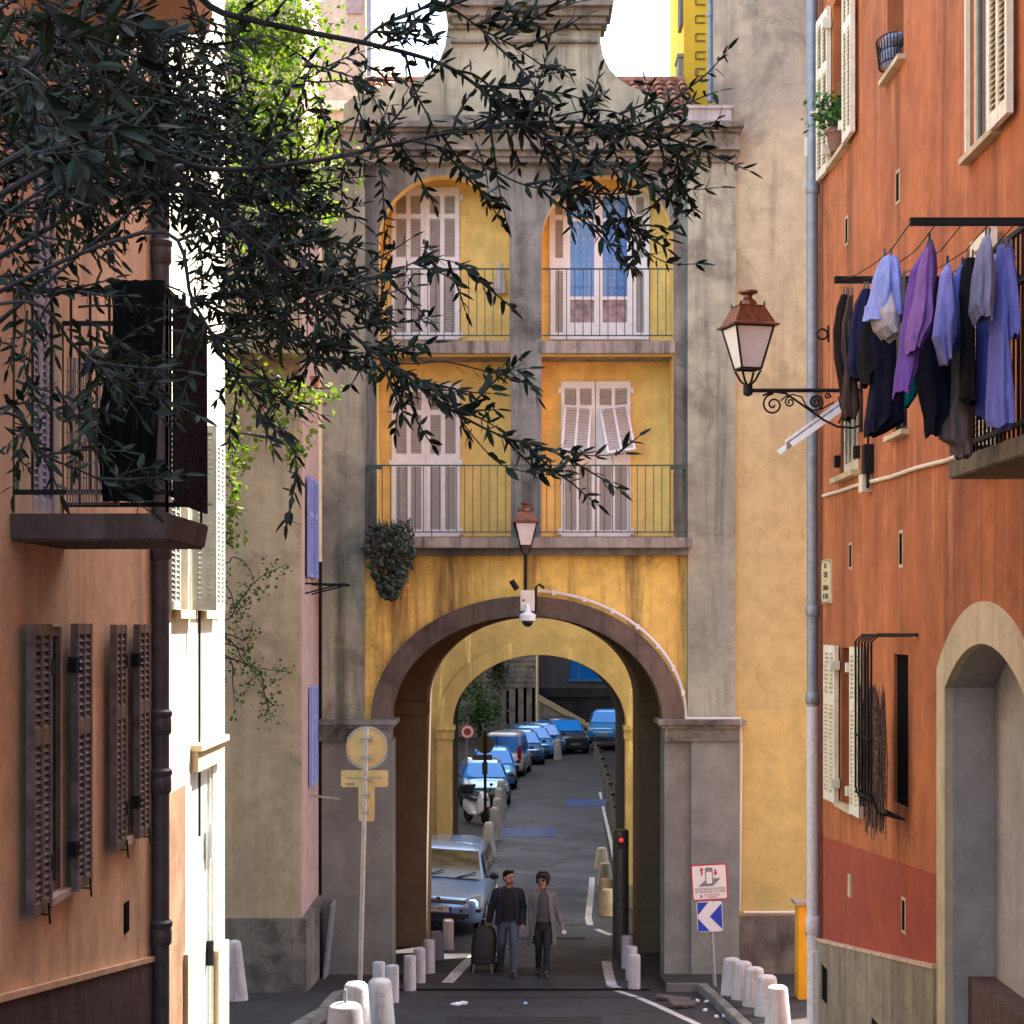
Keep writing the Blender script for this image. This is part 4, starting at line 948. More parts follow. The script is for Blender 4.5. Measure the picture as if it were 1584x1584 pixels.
l1 = thing('wall_lantern', 'copper capped lantern on a scrolled black iron bracket by the drainpipe', 'lamp', (RX, ld, 8.4))
lp = P(1157, 604, ld); lantern_head(l1, Matrix.Translation(lp + Vector((0, 0, .05))) @ Matrix.Rotation(R(14), 4, 'Z'), 1.02)
m = MB(); zb = lp.z; m.tube([(lp.x, ld, zb), (RX, ld, zb)], .022, 10); m.lathe([(.02, -.06), (.05, -.04), (.05, .05), (.03, .07)], lp, 10)
def spiral(c, r0, r1, a0, a1, n=28): return [(c[0] + (r0 + (r1 - r0) * i / n) * math.cos(R(a0 + (a1 - a0) * i / n)), ld, c[1] + (r0 + (r1 - r0) * i / n) * math.sin(R(a0 + (a1 - a0) * i / n))) for i in range(n + 1)]
q = lambda px, py: (X(px, ld), Z(py, ld))
pt = lambda px, py: (X(px, ld), ld, Z(py, ld))
sc1 = spiral(q(1196, 626), .115, .012, 90, 720); m.tube(sc1, .011, 6)
m.tube([pt(1180, 612), pt(1190, 608), pt(1200, 606), pt(1216, 609), pt(1235, 622), pt(1256, 637), pt(1275, 650), pt(1295, 660), pt(1320, 662), pt(1338, 655), pt(1348, 635)], .012, 6)
m.tube(spiral(q(1222, 622), .055, .01, 100, 620), .009, 6); m.tube(spiral(q(1262, 622), .075, .012, -60, 620), .014, 6); m.tube(spiral(q(1280, 613), .035, .008, -30, 420), .009, 6)
m.tube([pt(1208, 620), pt(1214, 614), pt(1226, 610), pt(1240, 614), pt(1247, 628), pt(1258, 635), pt(1272, 632), pt(1290, 622)], .009, 6)
m.tube([pt(1297, 613), pt(1300, 628), pt(1304, 640), pt(1297, 655)], .009, 6)
m.build('bracket', IRON, l1)
m = MB(); m.box(RX - .02, RX - .001, ld - .05, ld + .05, Z(668, ld), Z(590, ld)); m.build('wall_plate', IRON, l1)
ld2 = D - .5
l2 = thing('arch_lantern', 'copper capped lantern on a black post above the crown of the arch', 'lamp', (X(813, ld2), ld2, Z(905, ld2)))
lantern_head(l2, Matrix.Translation(P(813, 858, ld2)) @ Matrix.Rotation(R(2), 4, 'Z'), .87)
m = MB(); a = P(813, 857, ld2); b = P(813, 912, ld2); m.tube([a, b], .03, 10); m.tube([b + Vector((0, 0, .02)), b + Vector((0, .5, .02))], .03, 8); m.tube([P(800, 912, ld2), P(791, 898, ld2)], [.05, .045], 8); m.build('post', IRON, l2)
cb = thing('camera_box', 'white cabinet with a dome camera hung at the crown of the arch', 'camera', (X(816, ld2), ld2, Z(955, ld2)))
m = MB(); m.box(X(805, ld2), X(827, ld2), ld2 - .1, ld2 + .3, Z(945, ld2), Z(913, ld2)); m.build('cabinet', simple('pale_cream_cabinet_paint', (.66, .60, .50), .5, var=.08), cb, bevel=.008)
m = MB(); c = P(816, 960, ld2) + Vector((0, -.22, 0)); m.lathe([(.13, 0), (.135, .09), (.11, .11), (.05, .14), (.03, .24)], c, 16); m.tube([c + Vector((0, 0, .2)), c + Vector((0, .15, .26))], .025, 8); m.build('camera_housing', PLASW, cb, smooth=True)
m = MB(); m.sphere(c + Vector((0, 0, 0)), .095, 14, 8, 1, 1, 1.1); m.build('camera_dome', glassy('smoked_dome', (.012, .010, .012), .05), cb, smooth=True)
m = MB(); m.tube([P(829, 948, ld2), P(829, 908, ld2), P(834, 904, ld2), P(842, 910, ld2)], .022, 8); m.box(X(808, ld2), X(811, ld2), ld2 - .106, ld2 - .101, Z(930, ld2), Z(927, ld2)); m.build('cable', IRON, cb)

# bag hanging in the loggia, hanging plant on the balcony
m = MB(); bd = BY - .12; rings = []
for py, w_ in ((404, 2), (412, 4), (425, 7), (440, 10), (450, 11), (454, 9)):
    rings.append([(X(774 + (.0), bd) + w_ / 93 * math.cos(t), bd + w_ * .6 / 93 * math.sin(t), Z(py, bd)) for t in [k * math.pi / 6 for k in range(12)]])
m.loft(rings); tag(m.build('cloth_bag', simple('grey_white_cloth', (.50, .48, .48), .9, var=.1), None, smooth=True), 'grey white cloth bag hanging on the yellow loggia wall', 'bag')
hp = thing('hanging_succulent', 'dark round leaved succulent spilling over the left end of the balcony', 'plant', (-2.0, D - .5, 7))
m = MB(); st = MB(); q_ = random.Random(5); hd = D - .5
for i in range(520):
    t = q_.random(); py = 812 + 115 * t ** .9; wdt = 38 * (1 - .15 * abs(t - .3) * 2) * (1 - max(0, t - .55) * 1.5)
    px = 606 + (6 * (t - .3)) + q_.uniform(-1, 1) * wdt - (8 * t)
    p = P(px, py, hd + q_.uniform(-.32, .12)); m.sphere(p, q_.uniform(.026, .048), 8, 5, 1, .8, 1)
for i in range(46):
    px = 606 + q_.uniform(-30, 32); st.tube([P(606 + (px - 606) * .4, 832, hd + .1), P(px, 806 + q_.uniform(-6, 10), hd - .1), P(px + q_.uniform(-6, 6), 850 + q_.uniform(0, 30), hd - .2), P(600 + (px - 606) * .6, 880 + q_.uniform(0, 48), hd - .15)], .006, 4)
m.build('foliage', leafmat('dark_succulent_leaf', (.018, .030, .022), (.055, .080, .055), 0, .45), hp, smooth=True); st.build('stem', simple('brown_stem', (.07, .05, .035), .8), hp)

# ------------------------------------------------------------------ drying frame and laundry
dfm = thing('drying_frame', 'two black clothes line arms with wires fixed to the orange wall', 'clothes line', (RX, 14.6, 8.9))
LS = .8; zf, zn = Z(433, 16.0 * LS), Z(343, 13.2 * LS)
m = MB(); m.bar((2.81 * LS, 16.0 * LS, zf), (RX, 16.0 * LS, zf), .045); m.build('arm', IRON, dfm)
m = MB(); m.bar((2.86 * LS, 13.2 * LS, zn), (RX, 13.2 * LS, zn), .042); m.build('arm', IRON, dfm)
m = MB()
for k in range(5):
    x = (2.87 + k * .19) * LS; m.tube([(x, 16 * LS, zf + .0), (x, 15.3 * LS, zf - .07), (x, 14.6 * LS, (zf + zn) / 2 - .07), (x, 13.9 * LS, zn - .05), (x, 13.2 * LS, zn)], .0035, 4)
m.build('line', IRON, dfm)
clo = {}
def cloth(name, c, alt=None):
    if name not in clo: clo[name] = simple(name, c, .92, var=.16, scale=10, alt=alt, bmp=.55, vscale=(3, 3, .6), spec=.1)
    return clo[name]
def garment(name, label, cat, d, rows, mt, depth=.16, folds=5, amp=.2, seed=0, pegs=(0,)):
    d *= LS; depth *= .85; q = random.Random(seed); N = 56; rings = []; ph = [q.uniform(0, 6.28) for _ in range(4)]
    dense = []
    for (a, b) in zip(rows, rows[1:]):
        for k in range(7): t = k / 7; dense.append(tuple(a[i] + (b[i] - a[i]) * t for i in range(3)))
    dense.append(rows[-1])
    for j, (py, xl, xr) in enumerate(dense):
        t = j / (len(dense) - 1); cx = X((xl + xr) / 2, d); hw = max(.01, (xr - xl) / 2 * d / F); z = Z(py, d); ring = []
        for k in range(N):
            a = 2 * math.pi * k / N
            w_ = 1 + amp * (.35 + .65 * t) * (math.sin(folds * a + ph[0] + 1.2 * t) * .7 + .5 * math.sin((folds + 3) * a + ph[1] - 2 * t))
            w_ += .09 * noise.noise(Vector((3 * math.cos(a), 3 * math.sin(a), z * 7 + seed * 3))) + .05 * noise.noise(Vector((7 * math.cos(a), 7 * math.sin(a), z * 4 + seed)))
            dz = .014 * math.sin(2 * a + ph[2]) * t + .006 * math.sin(5 * a + ph[3]) * t
            ring.append((cx + hw * math.cos(a) * (w_ if abs(math.cos(a)) < .8 else 1 + (w_ - 1) * .4), d + depth * math.sin(a) * w_ * (.4 + .6 * min(1, t * 2)), z + dz))
        rings.append(ring)
    cz_ = sum((p[2] for p in rings[-1])) / N; cxx = sum((p[0] for p in rings[-1])) / N
    for sc_, up in ((.93, .012), (.88, .09)): rings.append([(cxx + (p[0] - cxx) * sc_, d + (p[1] - d) * sc_, p[2] + up) for p in rings[-1 if sc_ == .93 else -2]])
    m = MB(); m.loft(rings); o = m.build(name, mt, None, smooth=True, angle=70); tag(o, label, cat, 'laundry drying on the clothes line')
    pm = MB(); py, xl, xr = rows[0]
    for k, f in enumerate((.25, .75)):
        p = P(xl + (xr - xl) * f, py, d); pm.bar(p + Vector((0, 0, -.04)), p + Vector((rnd.uniform(-.015, .015), 0, .055)), .012, .012)
    pm.build('clothes_peg', simple('grey_peg', (.12, .12, .11), .6) if 'peg' not in clo else clo['peg'], None).parent = o
    clo.setdefault('peg', bpy.data.materials['grey_peg'])
    return o
BK, BR_, NV = cloth('black_cotton', (.012, .011, .013)), cloth('brown_printed_knit', (.13, .085, .07), (.035, .025, .022)), cloth('navy_cotton', (.020, .020, .060))
LB, WT, PU = cloth('pale_blue_cotton', (.30, .36, .74)), cloth('greyish_white_cotton', (.50, .46, .46)), cloth('purple_cotton', (.16, .075, .33))
LV, BL, VT = cloth('lavender_cotton', (.26, .26, .62)), cloth('mid_blue_cotton', (.06, .11, .36)), cloth('violet_terry', (.20, .19, .50))
TE, DN, GB = cloth('teal_cotton', (.0, .17, .17)), cloth('dark_denim', (.012, .013, .028)), cloth('grey_lilac_jersey', (.27, .25, .37))
SH, MV = cloth('sheer_taupe_voile', (.17, .125, .115)), cloth('mauve_cotton', (.24, .12, .36))
garment('leggings', 'thin black leggings, leftmost item of the laundry', 'clothing', 16.0, [(456, 1301, 1312), (475, 1294, 1310), (510, 1289, 1303), (550, 1290, 1306), (590, 1297, 1310), (630, 1302, 1312), (652, 1303, 1316)], cloth('black_brown_knit', (.028, .02, .018)), .06, 4, .12, 1)
garment('leggings', 'brown printed leggings beside the black leggings', 'clothing', 15.9, [(458, 1312, 1320), (500, 1302, 1318), (540, 1302, 1317), (570, 1307, 1322), (600, 1304, 1328), (630, 1302, 1330), (648, 1308, 1322)], BR_, .08, 5, .2, 2)
garment('jersey', 'navy blue top hanging between the brown leggings and the pale hooded top', 'clothing', 15.7, [(448, 1333, 1346), (470, 1322, 1346), (510, 1314, 1345), (545, 1313, 1340), (570, 1310, 1338), (585, 1316, 1338)], NV, .14, 5, .15, 3)
garment('jacket', 'black jacket hanging behind the pale hooded top', 'clothing', 15.3, [(500, 1335, 1365), (530, 1330, 1395), (560, 1327, 1390), (580, 1330, 1350), (595, 1334, 1346)], BK, .15, 4, .15, 4)
garment('trousers', 'dark navy trousers under the pale hooded top', 'clothing', 15.2, [(520, 1345, 1398), (560, 1348, 1397), (600, 1345, 1399), (635, 1340, 1396), (650, 1337, 1398), (668, 1338, 1366), (674, 1340, 1350)], DN, .14, 6, .2, 5)
o = garment('hooded_top', 'pale blue and white hooded top with hanging hem', 'clothing', 14.45, [(398, 1366, 1386), (410, 1358, 1391), (430, 1352, 1393), (455, 1348, 1394), (480, 1341, 1398), (496, 1337, 1397)], LB, .2, 5, .14, 6)
garment('shirt_lining', 'x', 'x', 14.4, [(440, 1358, 1384), (465, 1353, 1386), (490, 1350, 1390), (510, 1354, 1387), (522, 1368, 1386)], WT, .215, 5, .16, 7).name = 'inner_lining'
il = bpy.data.objects['inner_lining']; il.parent = o
for k in ('label', 'category', 'group'): del il[k]
garment('polo_shirt', 'bottle green shirt edge between the hooded top and the purple shirt', 'clothing', 15.0, [(432, 1392, 1402), (470, 1390, 1405), (510, 1388, 1404), (560, 1388, 1400)], cloth('sage_cotton', (.10, .13, .09)), .1, 4, .1, 8)
garment('shirt', 'deep purple shirt pinned at one point with long drooping sleeve', 'clothing', 13.9, [(374, 1436, 1440), (392, 1426, 1447), (420, 1408, 1449), (455, 1402, 1441), (490, 1398, 1439), (515, 1394, 1437), (545, 1392, 1418), (575, 1387, 1414), (600, 1385, 1404), (611, 1385, 1402)], PU, .2, 5, .18, 9)
garment('blouse', 'mauve blouse with buttoned cuff hanging in front of the purple shirt', 'clothing', 13.7, [(385, 1430, 1443), (420, 1420, 1444), (460, 1415, 1441), (488, 1409, 1440), (505, 1406, 1437), (525, 1404, 1424), (545, 1402, 1416)], MV, .16, 4, .2, 10)
garment('trousers', 'black navy trousers with one leg hanging long right of the purple shirt', 'clothing', 14.9, [(430, 1440, 1452), (480, 1436, 1452), (520, 1414, 1466), (560, 1412, 1470), (600, 1420, 1470), (640, 1430, 1468), (660, 1432, 1450), (674, 1434, 1450)], cloth('blue_black_cotton', (.009, .010, .022)), .14, 4, .12, 11)
garment('t_shirt', 'teal t-shirt hem showing below the purple shirt', 'clothing', 15.2, [(540, 1393, 1412), (585, 1395, 1417), (610, 1395, 1418), (630, 1396, 1404)], TE, .1, 4, .1, 12)
garment('shirt', 'lavender blue shirt with crumpled pale cuffs, pinned to a point', 'clothing', 14.6, [(409, 1464, 1468), (425, 1455, 1473), (450, 1452, 1475), (480, 1449, 1478), (500, 1447, 1478), (520, 1444, 1477), (540, 1453, 1470), (562, 1459, 1466)], LV, .17, 5, .2, 13)
garment('t_shirt', 'mid blue t-shirt between the lavender shirt and the black dress', 'clothing', 14.9, [(411, 1484, 1492), (430, 1474, 1494), (480, 1470, 1490), (520, 1471, 1490), (540, 1474, 1489)], BL, .14, 4, .12, 14)
garment('dress', 'black dress hanging straight beside the lilac grey top', 'clothing', 14.5, [(400, 1492, 1508), (420, 1487, 1508), (455, 1484, 1503), (490, 1488, 1502), (540, 1488, 1506), (590, 1486, 1508), (615, 1485, 1509), (624, 1494, 1507)], BK, .14, 4, .12, 15)
garment('curtain', 'long sheer taupe curtain hanging lowest of all the laundry', 'curtain', 14.9, [(540, 1468, 1500), (600, 1466, 1504), (640, 1452, 1505), (680, 1453, 1504), (690, 1470, 1504), (706, 1472, 1503)], SH, .13, 7, .16, 16)
garment('jersey', 'lilac grey jersey top bunched at its pegs near the balcony rail', 'clothing', 13.7, [(366, 1522, 1530), (390, 1512, 1534), (420, 1507, 1538), (455, 1504, 1536), (478, 1502, 1534), (497, 1510, 1530)], GB, .18, 6, .2, 17)
garment('towel', 'dark violet blue towel hanging behind the violet sweater', 'towel', 14.6, [(400, 1512, 1530), (480, 1510, 1532), (560, 1510, 1534), (620, 1509, 1535), (645, 1509, 1533)], cloth('violet_blue_cotton', (.085, .085, .30)), .1, 4, .1, 18)
o = garment('sweater', 'long violet terry sweater, rightmost item of the laundry', 'clothing', 13.8, [(380, 1544, 1564), (400, 1540, 1570), (440, 1537, 1560), (500, 1533, 1556), (560, 1530, 1562), (610, 1528, 1566), (650, 1527, 1568), (660, 1530, 1566)], VT, .17, 5, .12, 19)
s_ = garment('sleeve', 'x', 'x', 13.7, [(384, 1550, 1566), (420, 1552, 1572), (460, 1556, 1576), (495, 1560, 1578), (512, 1560, 1577), (522, 1562, 1572)], VT, .09, 4, .12, 20); s_.parent = o
for k in ('label', 'category', 'group'): del s_[k]
# ------------------------------------------------------------------ bollards
def cone_bollard(r0, r1, h, mt=CONC, pin=False):
    m = MB(); m.lathe([(r0, -.1), (r0, .02), (r1 * 1.02, h * .9), (r1 * .96, h * .96), (r1 * .75, h), (r1 * .2, h * 1.02)], (0, 0, 0), 20)
    if pin: m.tube([(0, 0, h), (0, 0, h + .16)], .018, 6)
    return m.build('bollard', mt, None, smooth=True, angle=35)
def put(o, x, y, dz, label, group, tilt=(0, 0), first=[None]):
    c = o if o.name not in used else o.copy()
    if c is not o: COL.objects.link(c)
    used.add(o.name); c.location = (x, y, G(y) + dz); c.rotation_euler = (R(tilt[0]), R(tilt[1]), rnd.uniform(0, 6))
    tag(c, label, 'bollard', group); return c
used = set()
cb_ = cone_bollard(.175, .13, .55)
g1 = 'white cone bollards on the right pavement'
for x, y, lab in ((3.3, 27.5, 'white cone bollard farthest back of the right pavement five, by the arrow sign'), (3.39, 26.95, 'white cone bollard second from the back of the right pavement five'),
                  (3.46, 26.2, 'white cone bollard in the middle of the right pavement five'), (3.50, 25.2, 'white cone bollard second from the front of the right pavement five'),
                  (3.48, 24.05, 'white cone bollard nearest us on the right pavement, with sunlit rim')):
    put(cb_, x, y, .12, lab, g1)
cl_ = cone_bollard(.215, .15, .77)
put(cl_, -1.98, 23.3, .0, 'sunlit white cone bollard standing behind the low grey one', 'white cone bollards on the left roadside')
put(cl_, -1.72, 23.9, .0, 'sunlit white cone bollard half hidden on the right of its twin', 'white cone bollards on the left roadside')
put(cone_bollard(.25, .185, .68, CONCG, True), -1.87, 20.6, .0, 'low grey painted bollard with an iron pin, nearest on the left', 'white cone bollards on the left roadside')
put(cone_bollard(.20, .10, .86), -4.08, 27.0, .11, 'tall white tapered bollard beside the sunlit white house', 'white cone bollards on the left roadside')
m = MB(); m.lathe([(.098, -.1), (.1, .0), (.1, .53), (.09, .555), (.03, .56)], (0, 0, 0), 18); cy = m.build('bollard', CONC, None, smooth=True, angle=35)
g2 = 'white cylinder bollards at the arch'
for px, y, dz, tl, lab in ((586, 28.15, .0, (0, 0), 'white cylinder bollard leftmost of the row entering the arch, behind its neighbour'), (607, 27.6, 0, (0, 0), 'white cylinder bollard nearest us in the row left of the road'),
                           (634, 29.3, 0, (0, 0), 'white cylinder bollard third from the left in the row left of the road'), (649, 30.35, .0, (0, 0), 'white cylinder bollard against the left pier edge'),
                           (664, 31.3, 0, (0, 0), 'white cylinder bollard just inside the arch on the left'), (693, 33.5, 0, (0, -7), 'leaning white cylinder bollard in front of the silver car bumper'),
                           (981, 29.5, 0, (0, 0), 'white cylinder bollard nearest us on the right of the arch road'), (977, 30.6, 0, (0, 0), 'white cylinder bollard in the middle of the right hand three at the arch'),
                           (970, 31.7, 0, (0, 0), 'white cylinder bollard farthest of the right hand three, by the signal post')):
    put(cy, X(px, y), y, dz, lab, g2, tl)
m = MB(); m.box(-.1, .1, -.1, .1, -.05, .5); o = m.build('bollard', CONCG, None, bevel=.012); put(o, X(678, 32.5), 32.5, 0, 'square dark grey post leaning beside the left inner pier', g2, (0, -5)); o.rotation_euler.z = .15
g3 = 'pale cone bollards along the far right kerb'
c3 = cone_bollard(.2, .13, .56, simple('cream_painted_concrete', (.46, .38, .26), .8, var=.15))
for px, y, lab in ((940, 38.6, 'cream cone bollard nearest in the row behind the signal post'), (938, 41.3, 'cream cone bollard second in the row behind the signal post'), (936, 44.4, 'cream cone bollard third in the row behind the signal post'), (931, 47.8, 'cream cone bollard last in the row behind the signal post')):
    put(c3, X(px, y), y, 0, lab, g3)
g4 = 'white cone bollards by the parked motorcycle'
c4_ = cone_bollard(.22, .13, .95)
for i, (px, y) in enumerate(((756, 50.5), (765, 54.5), (769, 57.5), (772, 61), (775, 64))):
    put(c4_, X(px, y), y, 0, ('white cone bollard nearest us beside the parked motorcycle', 'white cone bollard second along behind the motorcycle', 'white cone bollard third along behind the motorcycle', 'white cone bollard fourth along beside the parked cars', 'white cone bollard farthest along beside the parked cars')[i], g4)
put(c4_, X(863, 87), 87, 0, 'lone white cone bollard in front of the dark parked car at the bend', g4)
m = MB(); m.lathe([(.05, -.1), (.05, .95)], (0, 0, 0), 10); c5 = m.build('bollard', simple('grey_metal_post_paint', (.22, .20, .19), .6), None, smooth=True)
m = MB(); m.lathe([(.05, .951), (.065, .97), (.065, 1.05), (.02, 1.08)], (0, 0, 0), 10); cap = m.build('bollard_cap', BLACKP, None, smooth=True); cap.parent = c5
ord_ = ['nearest', 'second', 'third', 'fourth', 'fifth', 'sixth', 'seventh', 'eighth', 'ninth', 'farthest']
for i in range(10):
    y = 50.5 + i * 3.9; px = 956 - i * 3.9; c = c5 if i == 0 else copy_tree(c5)
    c.location = (X(px, y), y, G(y)); tag(c, f'slim grey post with black cap, {ord_[i]} along the right kerb past the arch', 'bollard', 'slim grey posts along the far right kerb')

# ------------------------------------------------------------------ signal post
sp = thing('signal_post', 'tall round grey access post with a red light inside the arch', 'signal post', (X(960, 32.8), 32.8, 0))
m = MB(); m.lathe([(.145, -.05), (.145, 2.24), (.12, 2.27)], (0, 0, 0), 22); m.build('post', simple('olive_grey_metal', (.115, .11, .09), .35, metal=.5, var=.15), sp, smooth=True, world=False, angle=35)
m = MB(); m.box(-.055, .055, -.16, -.12, 1.93, 2.17); m.build('light_housing', BLACKP, sp, world=False, bevel=.01)
m = MB(); m.lathe([(.035, 0), (.04, .01), (.02, .02)], (0, 0, 0), 14); q = m.build('red_light', emit('lit_red_lens', (.7, .02, .01), .35), sp, world=False); q.rotation_euler = (R(90), 0, 0); q.location = (-.0, -.16, 2.10)

# ------------------------------------------------------------------ signs
d = 27.0
s1_ = thing('road_sign', 'back of a round sign with two plates on a pale steel pole', 'road sign', (X(558, d), d, G(d) + .1))
m = MB(); a = P(556, 1560, d); b = P(567, 1126, d); m.tube([a, b], .036, 12); m.build('pole', simple('pale_worn_steel', (.50, .44, .36), .45, metal=.35, var=.15, scale=6), s1_, smooth=True)
def disc(c, r_, th, n=36): 
    m = MB(); m.loft([[Vector((c.x + r_ * math.cos(2 * math.pi * k / n), c.y + dy, c.z + r_ * math.sin(2 * math.pi * k / n))) for k in range(n)] for dy in (0, th)]); return m
def rrect(m, x0, x1, z0, z1, r_, y0, y1):
    pts = []
    for cx, cz, a0 in ((x1 - r_, z0 + r_, -90), (x1 - r_, z1 - r_, 0), (x0 + r_, z1 - r_, 90), (x0 + r_, z0 + r_, 180)): pts += arc(cx, cz, r_, r_, a0, a0 + 90, 5)
    m.plate(pts, [], y0, y1)
c = P(567, 1157, d) + Vector((0, .06, 0)); m = disc(c, .302, .02); m.build('sign_disc', SIGNB, s1_)
m = MB()
for k in range(36):
    a0, a1 = 2 * math.pi * k / 36, 2 * math.pi * (k + 1) / 36
    m.bar(c + Vector((.3 * math.cos(a0), .0, .3 * math.sin(a0))), c + Vector((.3 * math.cos(a1), 0, .3 * math.sin(a1))), .012, .04)
m.build('sign_rim', METALG, s1_)
m = MB(); rrect(m, X(527, d), X(600, d), Z(1218, d), Z(1192, d), .03, d + .055, d + .07); m.build('sign_plate', SIGNB, s1_)
m = MB(); rrect(m, X(554, d), X(579, d), Z(1271, d), Z(1216.5, d), .03, d + .05, d + .065); m.build('sign_plate', SIGNB, s1_)
m = MB()
for py, hw in ((1142, 8), (1171, 8), (1204, 6), (1230, 5), (1256, 5)):
    p = P(566 - (py - 1142) * .02, py, d); m.box(p.x - hw / 105, p.x + hw / 105, d - .042, d + .05, p.z - .014, p.z + .014); m.box(p.x + hw / 105 + .0, p.x + hw / 105 + .03, d - .02, d + .052, p.z - .025, p.z + .025)
m.bar(P(535, 1203, d) + Vector((0, .05, 0)), P(592, 1203, d) + Vector((0, .05, 0)), .008, .02); m.build('clamp', METALG, s1_)
m = MB(); z = Z(1213, d); m.box(X(534, d), X(548, d), d + .050, d + .0549, z - .02, z + .015); m.build('maker_label', simple('faded_label', (.30, .26, .20), .6, var=.4, scale=60), s1_)

d = 28.8
s2_ = thing('access_sign', 'red bordered access sign above a blue arrow sign on a leaning pole', 'road sign', (X(1105, d), d, G(d) + .1))
MS = Matrix.Translation(P(1097, 1364, d)) @ Matrix.Rotation(R(-3.2), 4, 'Y')
m = MB(); m.tube([P(1106, 1530, d), P(1095, 1345, d)], .03, 12); m.build('pole', METALG, s2_, smooth=True)
m = MB(MS); rrect(m, -.285, .285, -.285, .285, .04, -.05, -.03); m.build('sign_board', REDP, s2_)
m = MB(MS); rrect(m, -.262, .262, -.262, .262, .025, -.054, -.0505); m.build('sign_face', WHITEP, s2_)
m = MB(MS); m.plate([(-.18, -.06), (.05, -.06), (.18, .06), (-.03, .06)], [], -.057, -.0545); GREYP = simple('grey_sign_paint', (.20, .20, .19), .5, var=.05); m.build('ground_symbol', GREYP, s2_)
m = MB(MS); rrect(m, -.062, .056, -.03, .235, .03, -.0595, -.0575); m.build('post_outline', GREYP, s2_)
m = MB(MS); rrect(m, -.047, .041, -.018, .165, .02, -.062, -.06); m.build('post_symbol', WHITEP, s2_)
m = MB(MS)
for x, s in ((-.115, 1), (.1, -1)):
    z = .17; m.box(x - .012, x + .012, -.0575, -.0545, z - .055, z + .03); m.plate([(x - .032, z + s * .02), (x + .032, z + s * .02), (x, z + s * .075)], [], -.0578, -.0546)
m.build('arrow_symbol', REDP, s2_)
for t, z, s, mt, x in (("CONTRÔLE D'ACCÈS", -.105, .050, BLACKP, 0), ('UN VÉHICULE À LA FOIS', -.148, .044, BLACKP, 0), ('ATTENTION', -.20, .044, REDP, .03), ('DANGER', -.237, .038, REDP, .03)):
    textmesh(t, s, MS @ Matrix.Translation((x, -.0545, z)), mt, 'lettering', s2_)
m = MB(MS); m.box(-.155, -.13, -.057, -.0545, -.24, -.2); m.lathe([(.008, 0), (.01, .01)], (-.143, -.0557, -.2), 8); m.build('warning_symbol', REDP, s2_)
MS2 = Matrix.Translation(P(1097.5, 1417, d)) @ Matrix.Rotation(R(-2), 4, 'Y')
m = MB(MS2); rrect(m, -.2, .2, -.235, .235, .035, -.05, -.03); m.build('sign_board', WHITEP, s2_)
m = MB(MS2)
for pts in ([(-.19, .225), (-.02, .225), (-.19, .02)], [(-.19, -.02), (-.01, -.225), (-.19, -.225)], [(.19, .2), (.0, 0), (.19, -.2)]):
    m.plate(pts, [], -.054, -.0505)
m.build('arrow_field', BLUEP, s2_)

d = 54.0
s3_ = thing('no_entry_sign', 'dark back of a round sign with plates, seen through the arches', 'road sign', (X(750, d), d, G(d)))
bkp = simple('brown_sign_back', (.085, .06, .045), .5, metal=.2)  # even dark brown for the sign's disc and plate
m = MB(); m.tube([P(751, 1312, d), P(750, 1130, d)], .045, 8); m.build('pole', IRON, s3_)
m = disc(P(750, 1152, d) + Vector((0, .07, 0)), .27, .03); m.build('sign_disc', bkp, s3_)
m = MB(); p = P(746, 1172, d); m.box(p.x - .29, p.x + .29, d + .06, d + .08, p.z - .08, p.z + .08); m.build('sign_plate', bkp, s3_)
m = MB(); p = P(750, 1184, d); m.box(p.x - .08, p.x + .08, d - .06, d + .1, p.z - .26, p.z + .1); m.build('sign_box', BLACKP, s3_)
d = 66.0
s4_ = thing('ring_sign', 'red ringed round sign with red bar half hidden behind the left arch edge', 'road sign', (X(722, d), d, G(d)))
m = MB(); m.tube([(X(722, d), d + .05, G(d)), (X(722, d), d + .05, Z(1120, d))], .04, 8); m.build('pole', METALG, s4_)
m = disc(P(723, 1132, d), .27, .03); m.build('sign_disc', REDP, s4_); m = disc(P(723, 1132, d) + Vector((0, -.012, 0)), .215, .01); m.build('sign_face', WHITEP, s4_)
m = disc(P(723, 1132, d) + Vector((0, -.02, 0)), .13, .006); m.build('sign_symbol', REDP, s4_)

# ------------------------------------------------------------------ litter
def litter(n, x0, x1, y0, y1, lab, seed, mt=PLASW, size=.04):
    q = random.Random(seed)
    for k in range(n):
        m = MB(); y = q.uniform(y0, y1); x = q.uniform(x0, x1); pts = []
        for j in range(7):
            a = 2 * math.pi * j / 7; r_ = size * q.uniform(.4, 1.2); pts.append((x + r_ * math.cos(a), y + r_ * math.sin(a), G(y) + .012 + q.uniform(0, .03)))
        c = (x, y, G(y) + .045); m.add(pts + [c] + [(p[0], p[1], G(y) + .007) for p in pts], [(j, (j + 1) % 7, 7) for j in range(7)] + [(j, (j + 1) % 7, (j + 1) % 7 + 8, j + 8) for j in range(7)])
        tag(m.build('litter_scrap', mt, None), lab, 'litter', lab.split(',')[0])
litter(9, 2.5, 3.05, 25.4, 27.8, 'white paper scrap, one of several scattered along the right kerb', 2)
litter(2, -.95, -.7, 27.2, 27.5, 'pale paper scrap, lying on the road left of the middle', 3, size=.09)
litter(1, .2, .25, 27.3, 27.4, 'small pale blue scrap, lying on the road before the couple', 4, simple('pale_blue_plastic', (.25, .5, .75), .5))
